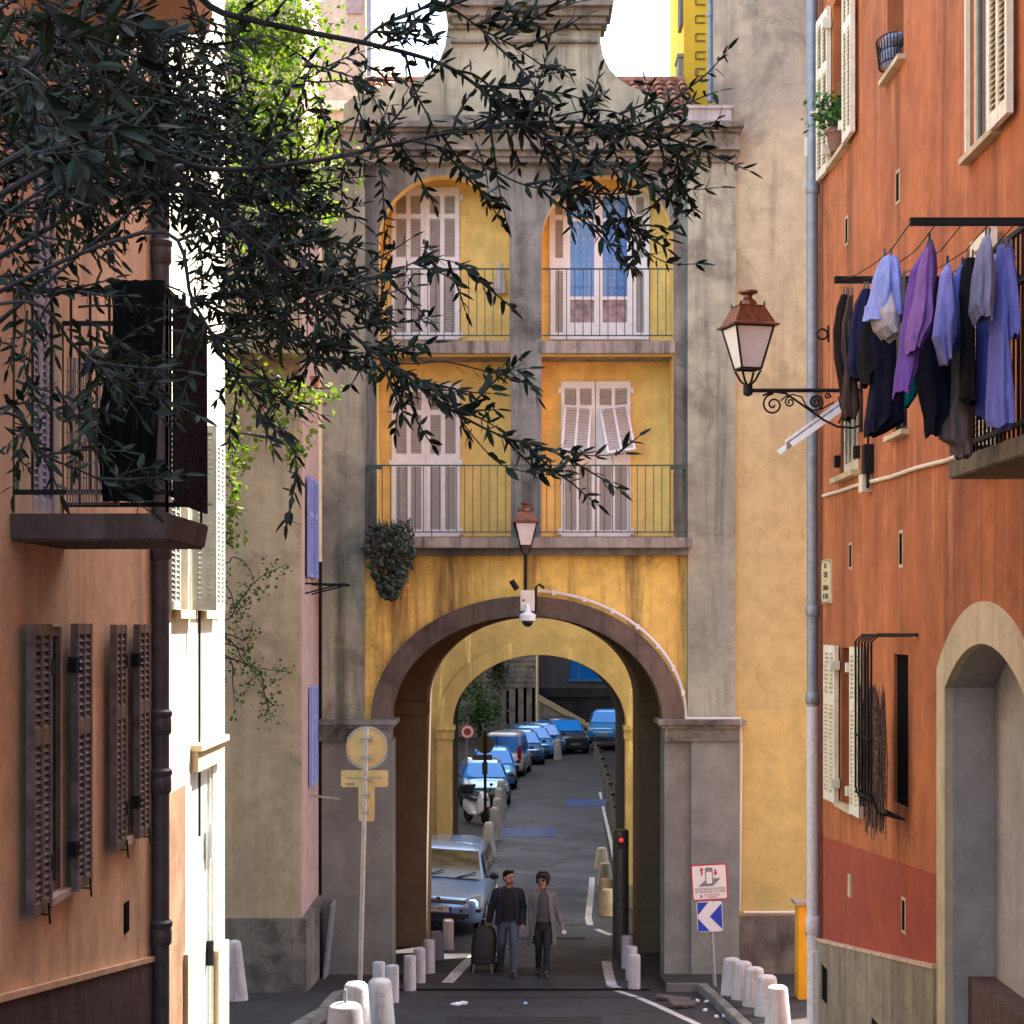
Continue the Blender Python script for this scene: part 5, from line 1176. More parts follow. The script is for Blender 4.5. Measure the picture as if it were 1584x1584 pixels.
for k, (x, y, w_) in enumerate(((2.45, 27.9, .5), (2.55, 27.3, .42), (2.5, 26.9, .35))):
    m = MB(); m.obox((x, y, G(y) + .03 + .01 * k), (w_, .22, .03), Matrix.Rotation(.3 * k - .2, 3, 'Z') @ Matrix.Rotation(.08, 3, 'Y'))
    tag(m.build('broken_board', simple('dirty_dark_wood', (.09, .07, .06), .8, var=.4), None), ('longest dirty board lying on the road by the right kerb corner', 'middle dirty board lying on the road by the right kerb', 'shortest dirty board lying nearest us by the right kerb')[k], 'board')

# ------------------------------------------------------------------ cars
PLB = simple('black_bumper_plastic', (.02, .02, .022), .6, var=.1)
HEADL = glassy('headlamp_glass', (.45, .47, .50), .08, .9)
REDL = glassy('tail_lamp_red', (.35, .012, .010), .12)
def loft_body(st):
    m = MB(); rings = []
    for y, w_, zb, zt in st:
        h = zt - zb; n = [(-.80, 0), (.80, 0), (.95, .06), (1, .28), (1, .62), (.97, .82), (.90, .95), (.70, 1.0), (.35, 1.02), (0, 1.03), (-.35, 1.02), (-.70, 1.0), (-.90, .95), (-.97, .82), (-1, .62), (-1, .28), (-.95, .06)]
        rings.append([(w_ * a, y, zb + h * b) for a, b in n])
    m.loft(rings); return m
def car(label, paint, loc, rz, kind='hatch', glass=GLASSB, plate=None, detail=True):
    L, W = (4.2, 1.75) if kind != 'van' else (4.1, 1.72)
    a = -L / 2; b = L / 2; H = {'hatch': 1.50, 'suv': 1.70, 'van': 1.84}[kind]; k = {'hatch': 0, 'suv': .14, 'van': .06}[kind]
    c = thing('parked_car' if kind != 'van' else 'parked_van', label, 'car' if kind != 'van' else 'van', loc, rz, 'vehicles parked along the street')
    w_ = W / 2; belt = .93 + k
    st = [(a, w_ * .62, .32, .58 + k), (a + .05, w_ * .74, .24, .66 + k), (a + .16, w_ * .86, .19, .70 + k), (a + .40, w_ * .96, .18, .76 + k), (a + .8, w_, .18, .86 + k), (a + 1.15, w_, .18, belt), (0, w_, .18, belt), (b - .9, w_, .18, belt + .02), (b - .35, w_ * .97, .2, belt + .03), (b - .1, w_ * .90, .24, belt - .02), (b, w_ * .74, .34, belt - .12)]
    loft_body(st).build('body', paint, c, smooth=True, world=False, angle=50)
    # cabin
    ya, yb = a + .98, b - .12; ra_, rb_ = a + 1.78, b - .62
    if kind == 'van': ra_, rb_ = a + 1.55, b - .22
    if kind == 'suv': rb_ = b - .4
    def ring(t, n=28):
        y0_, y1_ = ya + (ra_ - ya) * t, yb + (rb_ - yb) * t; ww = w_ * (.93 - (.17 if kind == 'hatch' else .1) * t); z = belt - .03 + (H - .06 - belt) * t; r_ = []
        for i in range(n):
            an = 2 * math.pi * i / n + math.pi / n; ca, sa = math.cos(an), math.sin(an); e = .34
            r_.append(((abs(ca) ** e) * math.copysign(ww, ca), (y0_ + y1_) / 2 + (abs(sa) ** e) * math.copysign((y1_ - y0_) / 2, sa), z))
        return r_
    m = MB(); top = ring(1.0); cen = (sum(p[1] for p in top) / len(top))
    r2_ = [(p[0] * .86, cen + (p[1] - cen) * .90, H - .015) for p in top]; r3 = [(p[0] * .4, cen + (p[1] - cen) * .5, H) for p in top]
    m.loft([ring(0), ring(.5), ring(.9), top, r2_, r3]); m.build('cabin', paint, c, smooth=True, world=False, angle=60)
    def gl(name, q, out):
        m = MB(); v = [Vector(p) + Vector(out) for p in q]; m.add(v + [p - Vector(out) * .9 for p in v], [(0, 1, 2, 3), (7, 6, 5, 4), (0, 1, 5, 4), (1, 2, 6, 5), (2, 3, 7, 6), (3, 0, 4, 7)])
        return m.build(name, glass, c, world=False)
    zl, zh = belt + .02, H - .10; tl, th = .06, .86; wl, wh_ = w_ * .93, w_ * (.93 - (.17 if kind == 'hatch' else .1) * .9)
    yf = lambda t: ya + (ra_ - ya) * t; yr = lambda t: yb + (rb_ - yb) * t
    zz = lambda t: belt - .03 + (H - .06 - belt) * t
    gl('windscreen', [(-wl * .90, yf(tl), zz(tl)), (wl * .90, yf(tl), zz(tl)), (wh_ * .88, yf(.95), zz(.95)), (-wh_ * .88, yf(.95), zz(.95))], (0, -.035, .012))
    gl('rear_window', [(-wl * .88, yr(.12), zz(.12)), (wl * .88, yr(.12), zz(.12)), (wh_ * .86, yr(.92), zz(.92)), (-wh_ * .86, yr(.92), zz(.92))], (0, .03, .01))
    for s in (-1, 1):
        for y0_, y1_ in ((yf(.1) + .32, .12), (.2, yr(.1) - .32)):
            gl('side_window', [(s * wl * 1.0, y0_, zz(.08)), (s * wl * 1.0, y1_, zz(.08)), (s * wh_ * 1.0, y1_ - (.1 if y1_ > 1 else 0), zz(.88)), (s * wh_ * 1.0, y0_ + (.42 if y0_ < 0 else 0), zz(.88))], (s * .022, 0, .01))
    # wheels
    for s in (-1, 1):
        for y in (a + .78, b - .72):
            m = MB(); M_ = Matrix.Translation((s * (w_ - .10), y, .30)) @ Matrix.Rotation(R(90), 4, 'Y'); m.M = M_
            m.lathe([(.19, -.1), (.28, -.115), (.31, -.08), (.31, .08), (.28, .115), (.19, .1)], (0, 0, 0), 22)
            wo = m.build('wheel', RUB, c, world=False, smooth=True, angle=40)
            m = MB(M_); m.lathe([(.05, -.118), (.185, -.112), (.19, -.06), (.19, .06), (.185, .112), (.05, .118)], (0, 0, 0), 14); m.build('rim', METALG, None).parent = wo
    # front
    zf = .62 + k
    for s in (-1, 1):
        m = MB(); y1 = a + .12; m.hexa([(s * w_ * .50, a - .005, zf - .07), (s * w_ * .90, a + .2, zf - .10), (s * w_ * .93, a + .36, zf - .07), (s * w_ * .55, a + .12, zf - .07),
                                         (s * w_ * .56, a + .03, zf + .045), (s * w_ * .88, a + .26, zf + .12), (s * w_ * .90, a + .42, zf + .14), (s * w_ * .60, a + .18, zf + .05)])
        m.build('headlight', HEADL, c, world=False)
        m = MB(); z = belt + .06; m.sphere((s * (w_ + .09), a + 1.28, z), .1, 10, 6, 1.0, .6, .75); m.bar((s * (w_ - .06), a + 1.3, z - .04), (s * (w_ + .06), a + 1.29, z - .02), .03); m.build('mirror', PLB, c, world=False, smooth=True)
        m = MB(); m.box(*sorted((s * w_ * .70, s * w_ * .90)), b - .12, b - .015, .66 + k, (1.0 if kind != 'van' else 1.25) + k); m.build('tail_light', REDL, c, world=False)
    m = MB(); m.plate([(-.50, .59 + k), (.50, .59 + k), (.54, .645 + k), (-.54, .645 + k)], [], a - .02, a + .03); m.build('grille', PLB, c, world=False)
    m = MB(); m.box(-.50, .50, a - .028, a - .021, .608 + k, .628 + k); m.build('grille_bar', CHROME, c, world=False)
    m = MB(); m.plate([(-.5, .29), (.5, .29), (.62, .40), (-.62, .40)], [], a - .025, a + .05); m.build('lower_intake', PLB, c, world=False)
    for s in (-1, 1):
        m = MB(); m.hexa([(s * .42, a - .02, .43), (s * .80, a + .16, .43), (s * .82, a + .3, .43), (s * .42, a + .1, .43), (s * .42, a - .02, .49), (s * .80, a + .16, .49), (s * .82, a + .3, .49), (s * .42, a + .1, .49)]); m.build('bumper_strip', PLB, c, world=False)
    m = MB(); m.box(-.26, .26, a - .035, a - .026, .43, .54); pl = m.build('number_plate', WHITEP if plate else GREYP, c, world=False)
    m = MB(); m.box(-.24, .24, b + .0, b + .012, .6 + k, .71 + k); m.build('number_plate', WHITEP, c, world=False)
    if plate:
        textmesh(plate, .098, Matrix.Translation((.015, a - .0355, .485)), BLACKP, 'lettering', pl, world=False)
        m = MB(); m.box(-.26, -.22, a - .037, a - .0352, .43, .54); m.box(.22, .26, a - .037, a - .0352, .43, .54); m.build('plate_band', BLUEP, None).parent = pl
        m = MB(); y = a - .032
        m.plate([(-.05, .66), (-.03, .60), (.0, .585), (.035, .60), (.05, .65), (.03, .70), (.0, .71), (-.035, .70)], [], y, y + .03); m.build('emblem_shield', PLB, c, world=False)
        m = MB(); m.plate([(-.03, .60), (-.012, .605), (-.005, .63), (.02, .61), (.03, .615), (.018, .645), (.032, .66), (.02, .675), (.0, .665), (-.01, .69), (-.03, .685), (-.022, .65)], [], y - .008, y - .001); m.build('emblem', CHROME, c, world=False)
        m = MB()
        for s in (-.35, .3): m.bar((s - .05, a + .985, belt + .02), (s + .32, a + 1.12, belt + .13), .018)
        m.build('wiper', PLB, c, world=False)
    if kind == 'van':
        m = MB(); m.box(w_ * .28, w_ * .30, b - .14, b + .004, .35, H - .12); m.build('door_seam', PLB, c, world=False)
        m = MB(); m.box(-w_ * .8, w_ * .8, b - .05, b + .02, .28, .5); m.build('rear_bumper', PLB, c, world=False)
    return c
def paintm(n, c, metal=.4): return simple(n, c, .28, metal=metal, var=.03, scale=2, coat=1)
WSG = simple('reflection_mottled_windscreen', (.030, .028, .020), .05, var=.6, scale=2.2, spec=.6, alt=(.10, .09, .05), vscale=(1, 1, 4))  # olive mottling in the colour imitates reflections on the glass
sv = car('silver hatchback with its number plate showing, parked behind the left arch pier', paintm('silver_paint_reflecting_sky', (.27, .42, .70), .45), (-1.33, 37.0, G(36) + .05), R(-3), 'hatch', WSG, 'CM 648 TV'); sv.rotation_euler.y = R(3.5)  # sky's blue reflection mixed into the silver base colour
BL1 = paintm('sky_reflection_blue_paint', (.06, .36, .80), .3); BL2 = paintm('steel_blue_reflection_paint', (.05, .18, .42), .4); DK = paintm('dark_blue_paint', (.02, .035, .06), .4); WHT = paintm('white_van_paint', (.72, .72, .76), 0); SLV = paintm('grey_blue_reflection_paint', (.16, .36, .56), .4)  # the brighter blues put reflected sky into the paint colour
def cput(px, d, *a, **k):
    return car(a[0], a[1], (X(px, d), d + 2.1, G(d)), *a[2:], **k)
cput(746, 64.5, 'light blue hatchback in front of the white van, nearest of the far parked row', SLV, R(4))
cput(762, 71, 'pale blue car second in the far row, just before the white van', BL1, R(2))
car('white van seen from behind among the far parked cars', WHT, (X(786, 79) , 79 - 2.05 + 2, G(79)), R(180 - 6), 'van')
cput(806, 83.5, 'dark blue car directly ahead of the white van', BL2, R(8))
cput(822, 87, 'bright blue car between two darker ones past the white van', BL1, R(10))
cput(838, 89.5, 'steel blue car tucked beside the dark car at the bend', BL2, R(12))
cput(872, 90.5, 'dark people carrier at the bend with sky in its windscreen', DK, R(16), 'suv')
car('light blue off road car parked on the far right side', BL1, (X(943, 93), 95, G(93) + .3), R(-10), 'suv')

# motorcycle
mc = thing('parked_motorcycle', 'parked white motor scooter with black top box and red rear light', 'motorcycle', (X(738, 59), 59, G(59)), R(28), 'vehicles parked along the street')
for y in (-.62, .62):
    m = MB(Matrix.Translation((0, y, .28)) @ Matrix.Rotation(R(90), 4, 'Y')); m.lathe([(.16, -.05), (.26, -.05), (.28, 0), (.26, .05), (.16, .05)], (0, 0, 0), 18); wo = m.build('wheel', RUB, mc, world=False, smooth=True)
    m = MB(Matrix.Translation((0, y, .28)) @ Matrix.Rotation(R(90), 4, 'Y')); m.lathe([(.03, -.05), (.15, -.04), (.15, .04), (.03, .05)], (0, 0, 0), 12); m.build('rim', METALG, None).parent = wo
m = MB(); m.loft([[(w_ * a_, y, z + h * b_) for a_, b_ in ((-1, 0), (1, 0), (1, .6), (.6, 1), (-.6, 1), (-1, .6))] for y, w_, z, h in ((-.7, .1, .5, .15), (-.5, .22, .35, .65), (-.38, .2, .3, .75), (-.25, .16, .28, .1), (.1, .17, .28, .12), (.2, .2, .3, .4), (.6, .2, .45, .3), (.85, .1, .6, .12))]); m.build('body', WHT, mc, world=False, smooth=True)
m = MB(); m.loft([[(w_ * a_, y, z + .09 * b_) for a_, b_ in ((-1, 0), (1, 0), (.8, 1), (-.8, 1))] for y, w_, z in ((.0, .1, .72), (.2, .16, .74), (.6, .15, .78))]); m.build('seat', PLB, mc, world=False, smooth=True)
m = MB(); m.box(-.2, .2, .55, .95, .9, 1.2); m.build('top_box', PLB, mc, world=False, bevel=.05)
m = MB(); m.box(-.1, .1, .951, .97, 1.0, 1.08); m.box(-.06, .06, -.79, -.72, .55, .6); m.build('red_light', REDL, mc, world=False)
m = MB(); m.tube([(-.36, -.3, 1.08), (-.1, -.42, 1.02), (.1, -.42, 1.02), (.36, -.3, 1.08)], .02, 6); m.tube([(0, -.42, 1.0), (0, -.62, .3)], .03, 6)
for s in (-1, 1): m.tube([(s * .25, -.38, 1.06), (s * .3, -.4, 1.24)], .01, 5); m.sphere((s * .31, -.4, 1.27), .07, 8, 5, 1, .3, .7)
m.build('handlebar', IRON, mc, world=False)
m = MB(); m.sphere((0, -.62, .85), .1, 10, 6, 1, .5, .8); m.build('headlight', HEADL, mc, world=False, smooth=True)
# ------------------------------------------------------------------ people
SKIN = simple('warm_skin', (.40, .21, .14), .55, var=.08, scale=20)
HAIR = simple('dark_hair', (.012, .009, .008), .6, var=.4, scale=60)
def person(label, loc, rz, o):
    """faces local -Y, feet on z=0; o holds joints"""
    r = thing('person', label, 'person', loc, rz)
    V, E, RR = [], [], []
    def v(p, rad, par=None):
        V.append(Vector(p)); RR.append(rad)
        if par is not None: E.append((par, len(V) - 1))
        return len(V) - 1
    J = o['J']; pel = v(J['pelvis'], .125); sp = v(J['spine'], .115, pel); ch = v(J['chest'], .125, sp); nk = v(J['neck'], .055, ch)
    hd = Vector(J['head']); nk2 = v(hd + Vector((0, .01, -.11)), .058, nk); jaw = v(hd + Vector((0, -.012, -.065)), .075, nk2); mid = v(hd, .092, jaw); crown = v(hd + Vector((0, .012, .06)), .085, mid); v(hd + Vector((0, .012, .10)), .05, crown)
    for s, k in ((-1, 'l'), (1, 'r')):
        sh = v(J['sh' + k], .062, ch); el = v(J['el' + k], .043, sh); wr = v(J['wr' + k], .030, el)
        w_ = Vector(J['wr' + k]); dr_ = (w_ - Vector(J['el' + k])).normalized(); fwd = Vector((0, -1, 0))
        pm = v(w_ + dr_ * .05, (.034, .024), wr); pe = v(w_ + dr_ * .085, (.036, .020), pm)
        for i, ln in enumerate((.068, .078, .072, .055)):
            b = w_ + dr_ * .085 + fwd * (.027 - .018 * i); curl = Vector((-s * .014, 0, 0))
            f1 = v(b + dr_ * .012, .0095, pe); f2 = v(b + dr_ * ln * .6 + curl, .009, f1); v(b + dr_ * ln + curl * 2.6, .0075, f2)
        t1 = v(w_ + dr_ * .03 + fwd * .035, .012, pm); v(w_ + dr_ * .075 + fwd * .055 + Vector((-s * .008, 0, 0)), .0095, t1)
        hp_ = v(J['hip' + k], .088, pel); kn = v(J['kn' + k], .058, hp_); an = v(J['an' + k], .040, kn); a_ = Vector(J['an' + k])
        ft = v(a_ + Vector((s * .012, -.10, -.05)), (.042, .032), an); v(a_ + Vector((s * .018, -.18, -.062)), (.036, .022), ft)
    ex = MB(Matrix.Translation(hd) @ Matrix.Rotation(R(o.get('yaw', 0)), 4, 'Z'))
    ex.loft([[(.012 * math.cos(t), -.088 - dy + .012 * math.sin(t) * .5, z + .0) for t in [k * math.pi / 4 for k in range(8)]] for z, dy in ((.02, .0), (-.01, .014), (-.03, .024), (-.038, .008))])
    for s in (-1, 1): ex.sphere((s * .092, .01, -.005), .03, 8, 5, .35, .6, 1)
    skin('body', V, E, RR, SKIN, r, 2, 0, ex)
    MH = Matrix.Translation(hd) @ Matrix.Rotation(R(o.get('yaw', 0)), 4, 'Z')
    m = MB(MH)
    for s in (-1, 1): m.sphere((s * .034, -.083, .012), .012, 8, 5, 1.2, .6, .7); m.box(s * .034 - .02, s * .034 + .02, -.094, -.078, .03, .038)
    m.box(-.025, .025, -.093, -.075, -.062, -.056); m.build('face_features', HAIR, r, world=False)
    o['hair'](MH, r)
    # clothing helpers
    def torso(name, rings, mt, gap=0, th=.012):
        m = MB(); out = []
        for cx, cy_, z, a_, b_, g in rings:
            g = g if gap else 0; N = 30; pts = []; a0, a1 = -90 + g, 270 - g
            for k in range(N + (1 if g else 0)):
                t = R(a0 + (a1 - a0) * k / N); wv = 1 + .018 * math.sin(9 * t + z * 7); pts.append(Vector((cx + a_ * math.cos(t) * wv, cy_ + b_ * math.sin(t) * wv, z)))
            if g: pts += [Vector((cx + (p.x - cx) * (1 - th / a_), cy_ + (p.y - cy_) * (1 - th / b_), z)) for p in pts[::-1]]
            out.append(pts)
        m.loft(out); return m
    for g in o['clothes']:
        nm, mt = g['name'], g['mat']; m = torso(nm, g['rings'], mt, g.get('open', 0)) if 'rings' in g else MB()
        for ch_ in g.get('tubes', ()):
            pts = [Vector(p) for p, _ in ch_]; rr_ = [q for _, q in ch_]; dp, dr2 = [], []
            for i in range(len(pts) - 1):
                for t in (0, .25, .5, .75): dp.append(pts[i].lerp(pts[i + 1], t)); dr2.append((rr_[i] + (rr_[i + 1] - rr_[i]) * t) * (1 + .05 * math.sin(31 * t + 5 * i)))
            dp.append(pts[-1]); dr2.append(rr_[-1]); m.tube(dp, dr2, 14)
        m.build(nm, mt, r, smooth=True, world=False, angle=60)
    return r
def shoes(J, mt, size=1.0):
    return [[(Vector(J[a]) + Vector((0, .05, -.035)), .035), (Vector(J[a]) + Vector((0, -.02, -.03)), .048), (Vector(J[a]) + Vector((s * .012, -.10, -.045)), .045), (Vector(J[a]) + Vector((s * .02, -.19, -.055)), .034), (Vector(J[a]) + Vector((s * .02, -.215, -.056)), .016)] for s, a in ((-1, 'anl'), (1, 'anr'))]
# man: image left, arms: l = image left (pulls the trolley), r = image right
J = dict(pelvis=(0, 0, .95), spine=(.0, .0, 1.14), chest=(.0, -.01, 1.34), neck=(.005, -.02, 1.47), head=(.015, -.045, 1.645),
         shl=(-.185, 0, 1.40), ell=(-.275, .05, 1.13), wrl=(-.33, .09, .87), shr=(.185, -.01, 1.40), elr=(.255, .03, 1.12), wrr=(.245, -.10, .86),
         hipl=(-.09, 0, .90), knl=(-.115, -.03, .50), anl=(-.125, .22, .13), hipr=(.09, -.02, .90), knr=(.085, -.21, .51), anr=(.08, -.24, .085))
def man_hair(MH, r):
    m = MB(MH); m.sphere((0, .030, .055), .098, 18, 10, .98, .92, .76); m.sphere((0, .052, .0), .086, 14, 7, 1.0, .78, 1.0)
    for k in range(14): a = R(200 + k * 10); m.sphere((.075 * math.cos(a), .02 + .075 * math.sin(a), .095 + .006 * (k % 3)), .026, 7, 5, 1, 1, .8); m.build('hair', HAIR, r, world=False, smooth=True)
    m = MB(MH); m.sphere((0, -.036, -.082), .054, 14, 8, 1.2, .8, .52); m.build('beard', simple('dark_stubble', (.12, .065, .042), .8), r, world=False, smooth=True)
JEAN = simple('faded_blue_jeans', (.05, .068, .095), .85, var=.25, scale=9, bmp=.2); NAVJ = simple('navy_jacket_cloth', (.012, .014, .024), .8, var=.2, scale=12, bmp=.2)
BLT = simple('black_tshirt', (.007, .007, .008), .9); SHOE = simple('dark_shoe_leather', (.03, .026, .024), .5)
TR = lambda J, rs: [[(Vector(J['hip' + k]) + Vector((0, 0, .04)), rs[0]), (J['hip' + k], rs[0]), (Vector(J['hip' + k]).lerp(Vector(J['kn' + k]), .5), rs[1]), (J['kn' + k], rs[2]), (Vector(J['kn' + k]).lerp(Vector(J['an' + k]), .5), rs[3]), (Vector(J['an' + k]) + Vector((0, .01, -.035)), rs[4])] for k in 'lr']
SL = lambda J, k, rs: [(Vector(J['sh' + k]) + Vector((.05 if k == 'l' else -.05, 0, .0)), rs[0] * .9), (J['sh' + k], rs[0]), (Vector(J['sh' + k]).lerp(Vector(J['el' + k]), .55), rs[1]), (J['el' + k], rs[2]), (Vector(J['el' + k]).lerp(Vector(J['wr' + k]), .6), rs[3]), (J['wr' + k], rs[4])]
man = person('man in open navy jacket, black shirt and jeans pulling a trolley bag', (X(786, 31.15), 31.15, 0), R(2), dict(J=J, yaw=34, hair=man_hair, clothes=[
    dict(name='trousers', mat=JEAN, rings=[(0, 0, .80, .17, .11, 0), (0, 0, .90, .175, .125, 0), (0, 0, 1.02, .165, .12, 0)], tubes=TR(J, (.098, .088, .070, .064, .062))),
    dict(name='shirt', mat=BLT, rings=[(0, -.01, .92, .165, .135, 0), (0, -.015, 1.1, .165, .135, 0), (0, -.015, 1.28, .18, .135, 0), (0, -.01, 1.40, .15, .11, 0), (0, -.01, 1.47, .075, .075, 0)]),
    dict(name='jacket', mat=NAVJ, open=1, rings=[(0, 0, .84, .225, .165, 38), (0, 0, .90, .222, .165, 36), (0, 0, 1.1, .215, .16, 33), (0, 0, 1.27, .225, .155, 30), (0, 0, 1.38, .215, .14, 28), (0, 0, 1.44, .15, .11, 26), (0, 0, 1.49, .085, .085, 30)],
         tubes=[SL(J, 'l', (.082, .074, .066, .060, .054)), SL(J, 'r', (.082, .074, .066, .060, .054))]),
    dict(name='shoe', mat=SHOE, tubes=shoes(J, SHOE))]))
# woman
K = dict(pelvis=(0, 0, .93), spine=(0, 0, 1.12), chest=(0, -.01, 1.31), neck=(-.005, -.015, 1.44), head=(-.012, -.03, 1.62),
         shl=(-.165, 0, 1.375), ell=(-.205, .03, 1.10), wrl=(-.19, -.03, .86), shr=(.165, 0, 1.375), elr=(.235, .05, 1.10), wrr=(.325, .02, .86),
         hipl=(-.085, 0, .89), knl=(-.075, -.02, .49), anl=(-.075, .13, .11), hipr=(.085, 0, .89), knr=(.06, -.13, .49), anr=(.045, -.13, .085))
def woman_hair(MH, r):
    m = MB(MH); m.sphere((0, .030, .055), .114, 18, 10, .98, .94, .80)
    for k in range(26): a = R(k * 137.5); z = .02 + .11 * ((k * 7) % 26) / 26; rr_ = .105 * math.sqrt(max(.1, 1 - ((z - .03) / .13) ** 2)); m.sphere((rr_ * math.cos(a), .035 + rr_ * .9 * abs(math.sin(a)), z), .03, 7, 5, 1, 1, .8); m.sphere((0, .055, -.02), .10, 14, 8, 1.05, .75, 1.05)
    for s in (-1, 1): m.sphere((s * .085, .015, -.005), .05, 10, 6, .55, 1, 1.35)
    for k in range(5): m.sphere((-.06 + .03 * k, -.06, .095 - .008 * abs(k - 2)), .035, 8, 5, 1, .9, .8)
    m.build('hair', HAIR, r, world=False, smooth=True)
    m = MB(MH)
    for s in (-1, 1): m.sphere((s * .038, -.092, .012), .034, 12, 6, 1, .3, .72); m.bar((s * .075, -.08, .018), (s * .092, .0, .012), .008)
    m.box(-.01, .01, -.1, -.092, .014, .02); m.build('sunglasses', GLASSD, r, world=False, smooth=True)
CARD = simple('pale_grey_cardigan_wool', (.155, .145, .135), .95, var=.12, scale=18, bmp=.3); GTOP = simple('charcoal_grey_top', (.055, .055, .058), .9, var=.12)
BTR = simple('black_trousers_cloth', (.010, .010, .011), .85)
wom = person('woman with short dark hair, sunglasses and long pale grey open cardigan', (X(840, 31.0), 31.0, 0), R(0), dict(J=K, yaw=-16, hair=woman_hair, clothes=[
    dict(name='trousers', mat=BTR, rings=[(0, 0, .78, .155, .105, 0), (0, 0, .88, .165, .12, 0), (0, 0, 1.0, .15, .11, 0)], tubes=TR(K, (.092, .08, .06, .056, .05))),
    dict(name='top', mat=GTOP, rings=[(0, -.01, .93, .158, .13, 0), (0, -.015, 1.08, .15, .12, 0), (0, -.02, 1.24, .165, .135, 0), (0, -.01, 1.36, .14, .105, 0), (0, -.01, 1.425, .08, .07, 0)]),
    dict(name='cardigan', mat=CARD, open=1, rings=[(-.02, .02, .52, .245, .17, 52), (-.015, .015, .60, .24, .17, 48), (0, .01, .75, .23, .17, 44), (0, 0, .92, .215, .165, 40), (0, 0, 1.1, .195, .15, 34), (0, 0, 1.26, .20, .15, 30), (0, 0, 1.355, .195, .135, 28), (0, 0, 1.41, .135, .105, 28), (0, 0, 1.455, .08, .08, 34)],
         tubes=[SL(K, 'l', (.074, .066, .060, .058, .052)), SL(K, 'r', (.074, .066, .060, .058, .052))]),
    dict(name='boot', mat=SHOE, tubes=shoes(K, SHOE) + [[(Vector(K['kn' + k]).lerp(Vector(K['an' + k]), .45), .055), (K['an' + k], .046), (Vector(K['an' + k]) + Vector((0, 0, -.05)), .045)] for k in 'lr'])]))
m = MB(); p = Vector((X(840, 31.0) + .355, 30.98, .745)); m.obox(p, (.07, .015, .06), Matrix.Rotation(.4, 3, 'Y')); tag(m.build('paper_slip', WHITEP, None), "white slip of paper held in the woman's hand", 'paper')
# trolley bag
tb = thing('trolley_bag', 'black two wheeled shopping trolley bag pulled by the man', 'bag', (X(747, 31.2), 31.2, 0), R(-5))
m = MB(); rg = []
for z, a_, b_ in ((.17, .17, .10), (.2, .205, .14), (.4, .215, .15), (.62, .205, .145), (.74, .17, .125), (.80, .10, .08)):
    rg.append([((abs(math.cos(t)) ** .5) * math.copysign(a_, math.cos(t)) + (z - .17) * .05, (abs(math.sin(t)) ** .6) * math.copysign(b_, math.sin(t)) + (z - .17) * .16, z) for t in [k * math.pi / 12 for k in range(24)]])
m.loft(rg); m.build('bag_body', simple('black_nylon', (.010, .010, .011), .65, var=.3, bmp=.2), tb, smooth=True, world=False)
m = MB()
for s in (-1, 1): m.tube([(s * .16, .16, .05), (s * .14, .26, .6), (s * .06, .30, .88)], .011, 6); m.tube([(s * .16, -.1, .02), (s * .15, -.08, .2)], .011, 6)
m.tube([(-.06, .30, .88), (.06, .30, .88)], .014, 6); m.tube([(-.2, .16, .09), (.2, .16, .09)], .01, 6); m.tube([(.06, .3, .88), (.1, .2, .86)], .01, 6); m.build('frame', METALG, tb, world=False)
for s in (-1, 1):
    m = MB(Matrix.Translation((s * .2, .16, .085)) @ Matrix.Rotation(R(90), 4, 'Y')); m.lathe([(.02, -.02), (.08, -.018), (.085, 0), (.08, .018), (.02, .02)], (0, 0, 0), 14); m.build('wheel', RUB, tb, world=False)
m = MB(); m.box(-.1, .12, -.155, -.14, .3, .36); m.build('pocket_flap', simple('black_webbing', (.02, .02, .021), .7), tb, world=False)
# ------------------------------------------------------------------ what stands beyond the arches
fd = 104.0
fw_ = thing('stone_wall', 'tall rough stone retaining wall with narrow slits beyond the parked cars', 'wall', (X(780, fd), fd, -.6))
m = MB(); xs0, xs1 = X(700, fd), X(831, fd); sl0 = []
for px in (783, 797, 810, 823): sl0.append(rect(X(px, fd), X(px + 4.5, fd), Z(1120, fd), Z(1068 - (px - 783) * .2, fd)))
m.plate(rect(xs0, xs1, -1, 11), sl0, fd, fd + .8); m.build('wall', STONEW, fw_)
m = MB(); q_ = random.Random(9)
for r_ in range(16):
    z = Z(1064, fd) + r_ * .30; x = xs0 + (r_ % 2) * .3
    while x < xs1 - .3:
        w_ = q_.uniform(.45, .9); w_ = min(w_, xs1 - x); m.box(x + .02, x + w_ - .02, fd - .03 - q_.uniform(0, .07), fd - .001, z + .02, z + .28); x += w_
m.build('stone_courses', STONEW, fw_)
m = MB(); m.box(xs0, xs1, fd + .85, fd + 1.2, -1, 11); m.build('slit_backing', DARK, fw_)
fb = thing('far_house', 'grey brown far house with a blue window at the end of the street', 'building', (X(900, 112), 112, -.6))
m = MB(); f2 = 112.0; m.plate(rect(X(700, f2), X(1060, f2), -1, 30), [rect(X(881, f2), X(945, f2), Z(1050, f2), Z(1008, f2))], f2, f2 + .5); m.build('wall', plaster('dim_brown_render', (.21, .18, .165), (.15, .13, .12), (.06, .055, .05), .6, .3, .5, .3), fb)  # unseen upper wall raised to keep bright sky off the road
m = MB(); m.box(X(826, f2), X(1030, f2), f2 - .35, f2 - .001, Z(1078, f2), Z(1064, f2)); m.box(X(826, f2), X(1030, f2), f2 - .2, f2 - .001, -1, Z(1078, f2) - .001); m.build('base_course', plaster('dark_base_render', (.085, .075, .07), (.06, .055, .05), (.03, .03, .03)), fb)
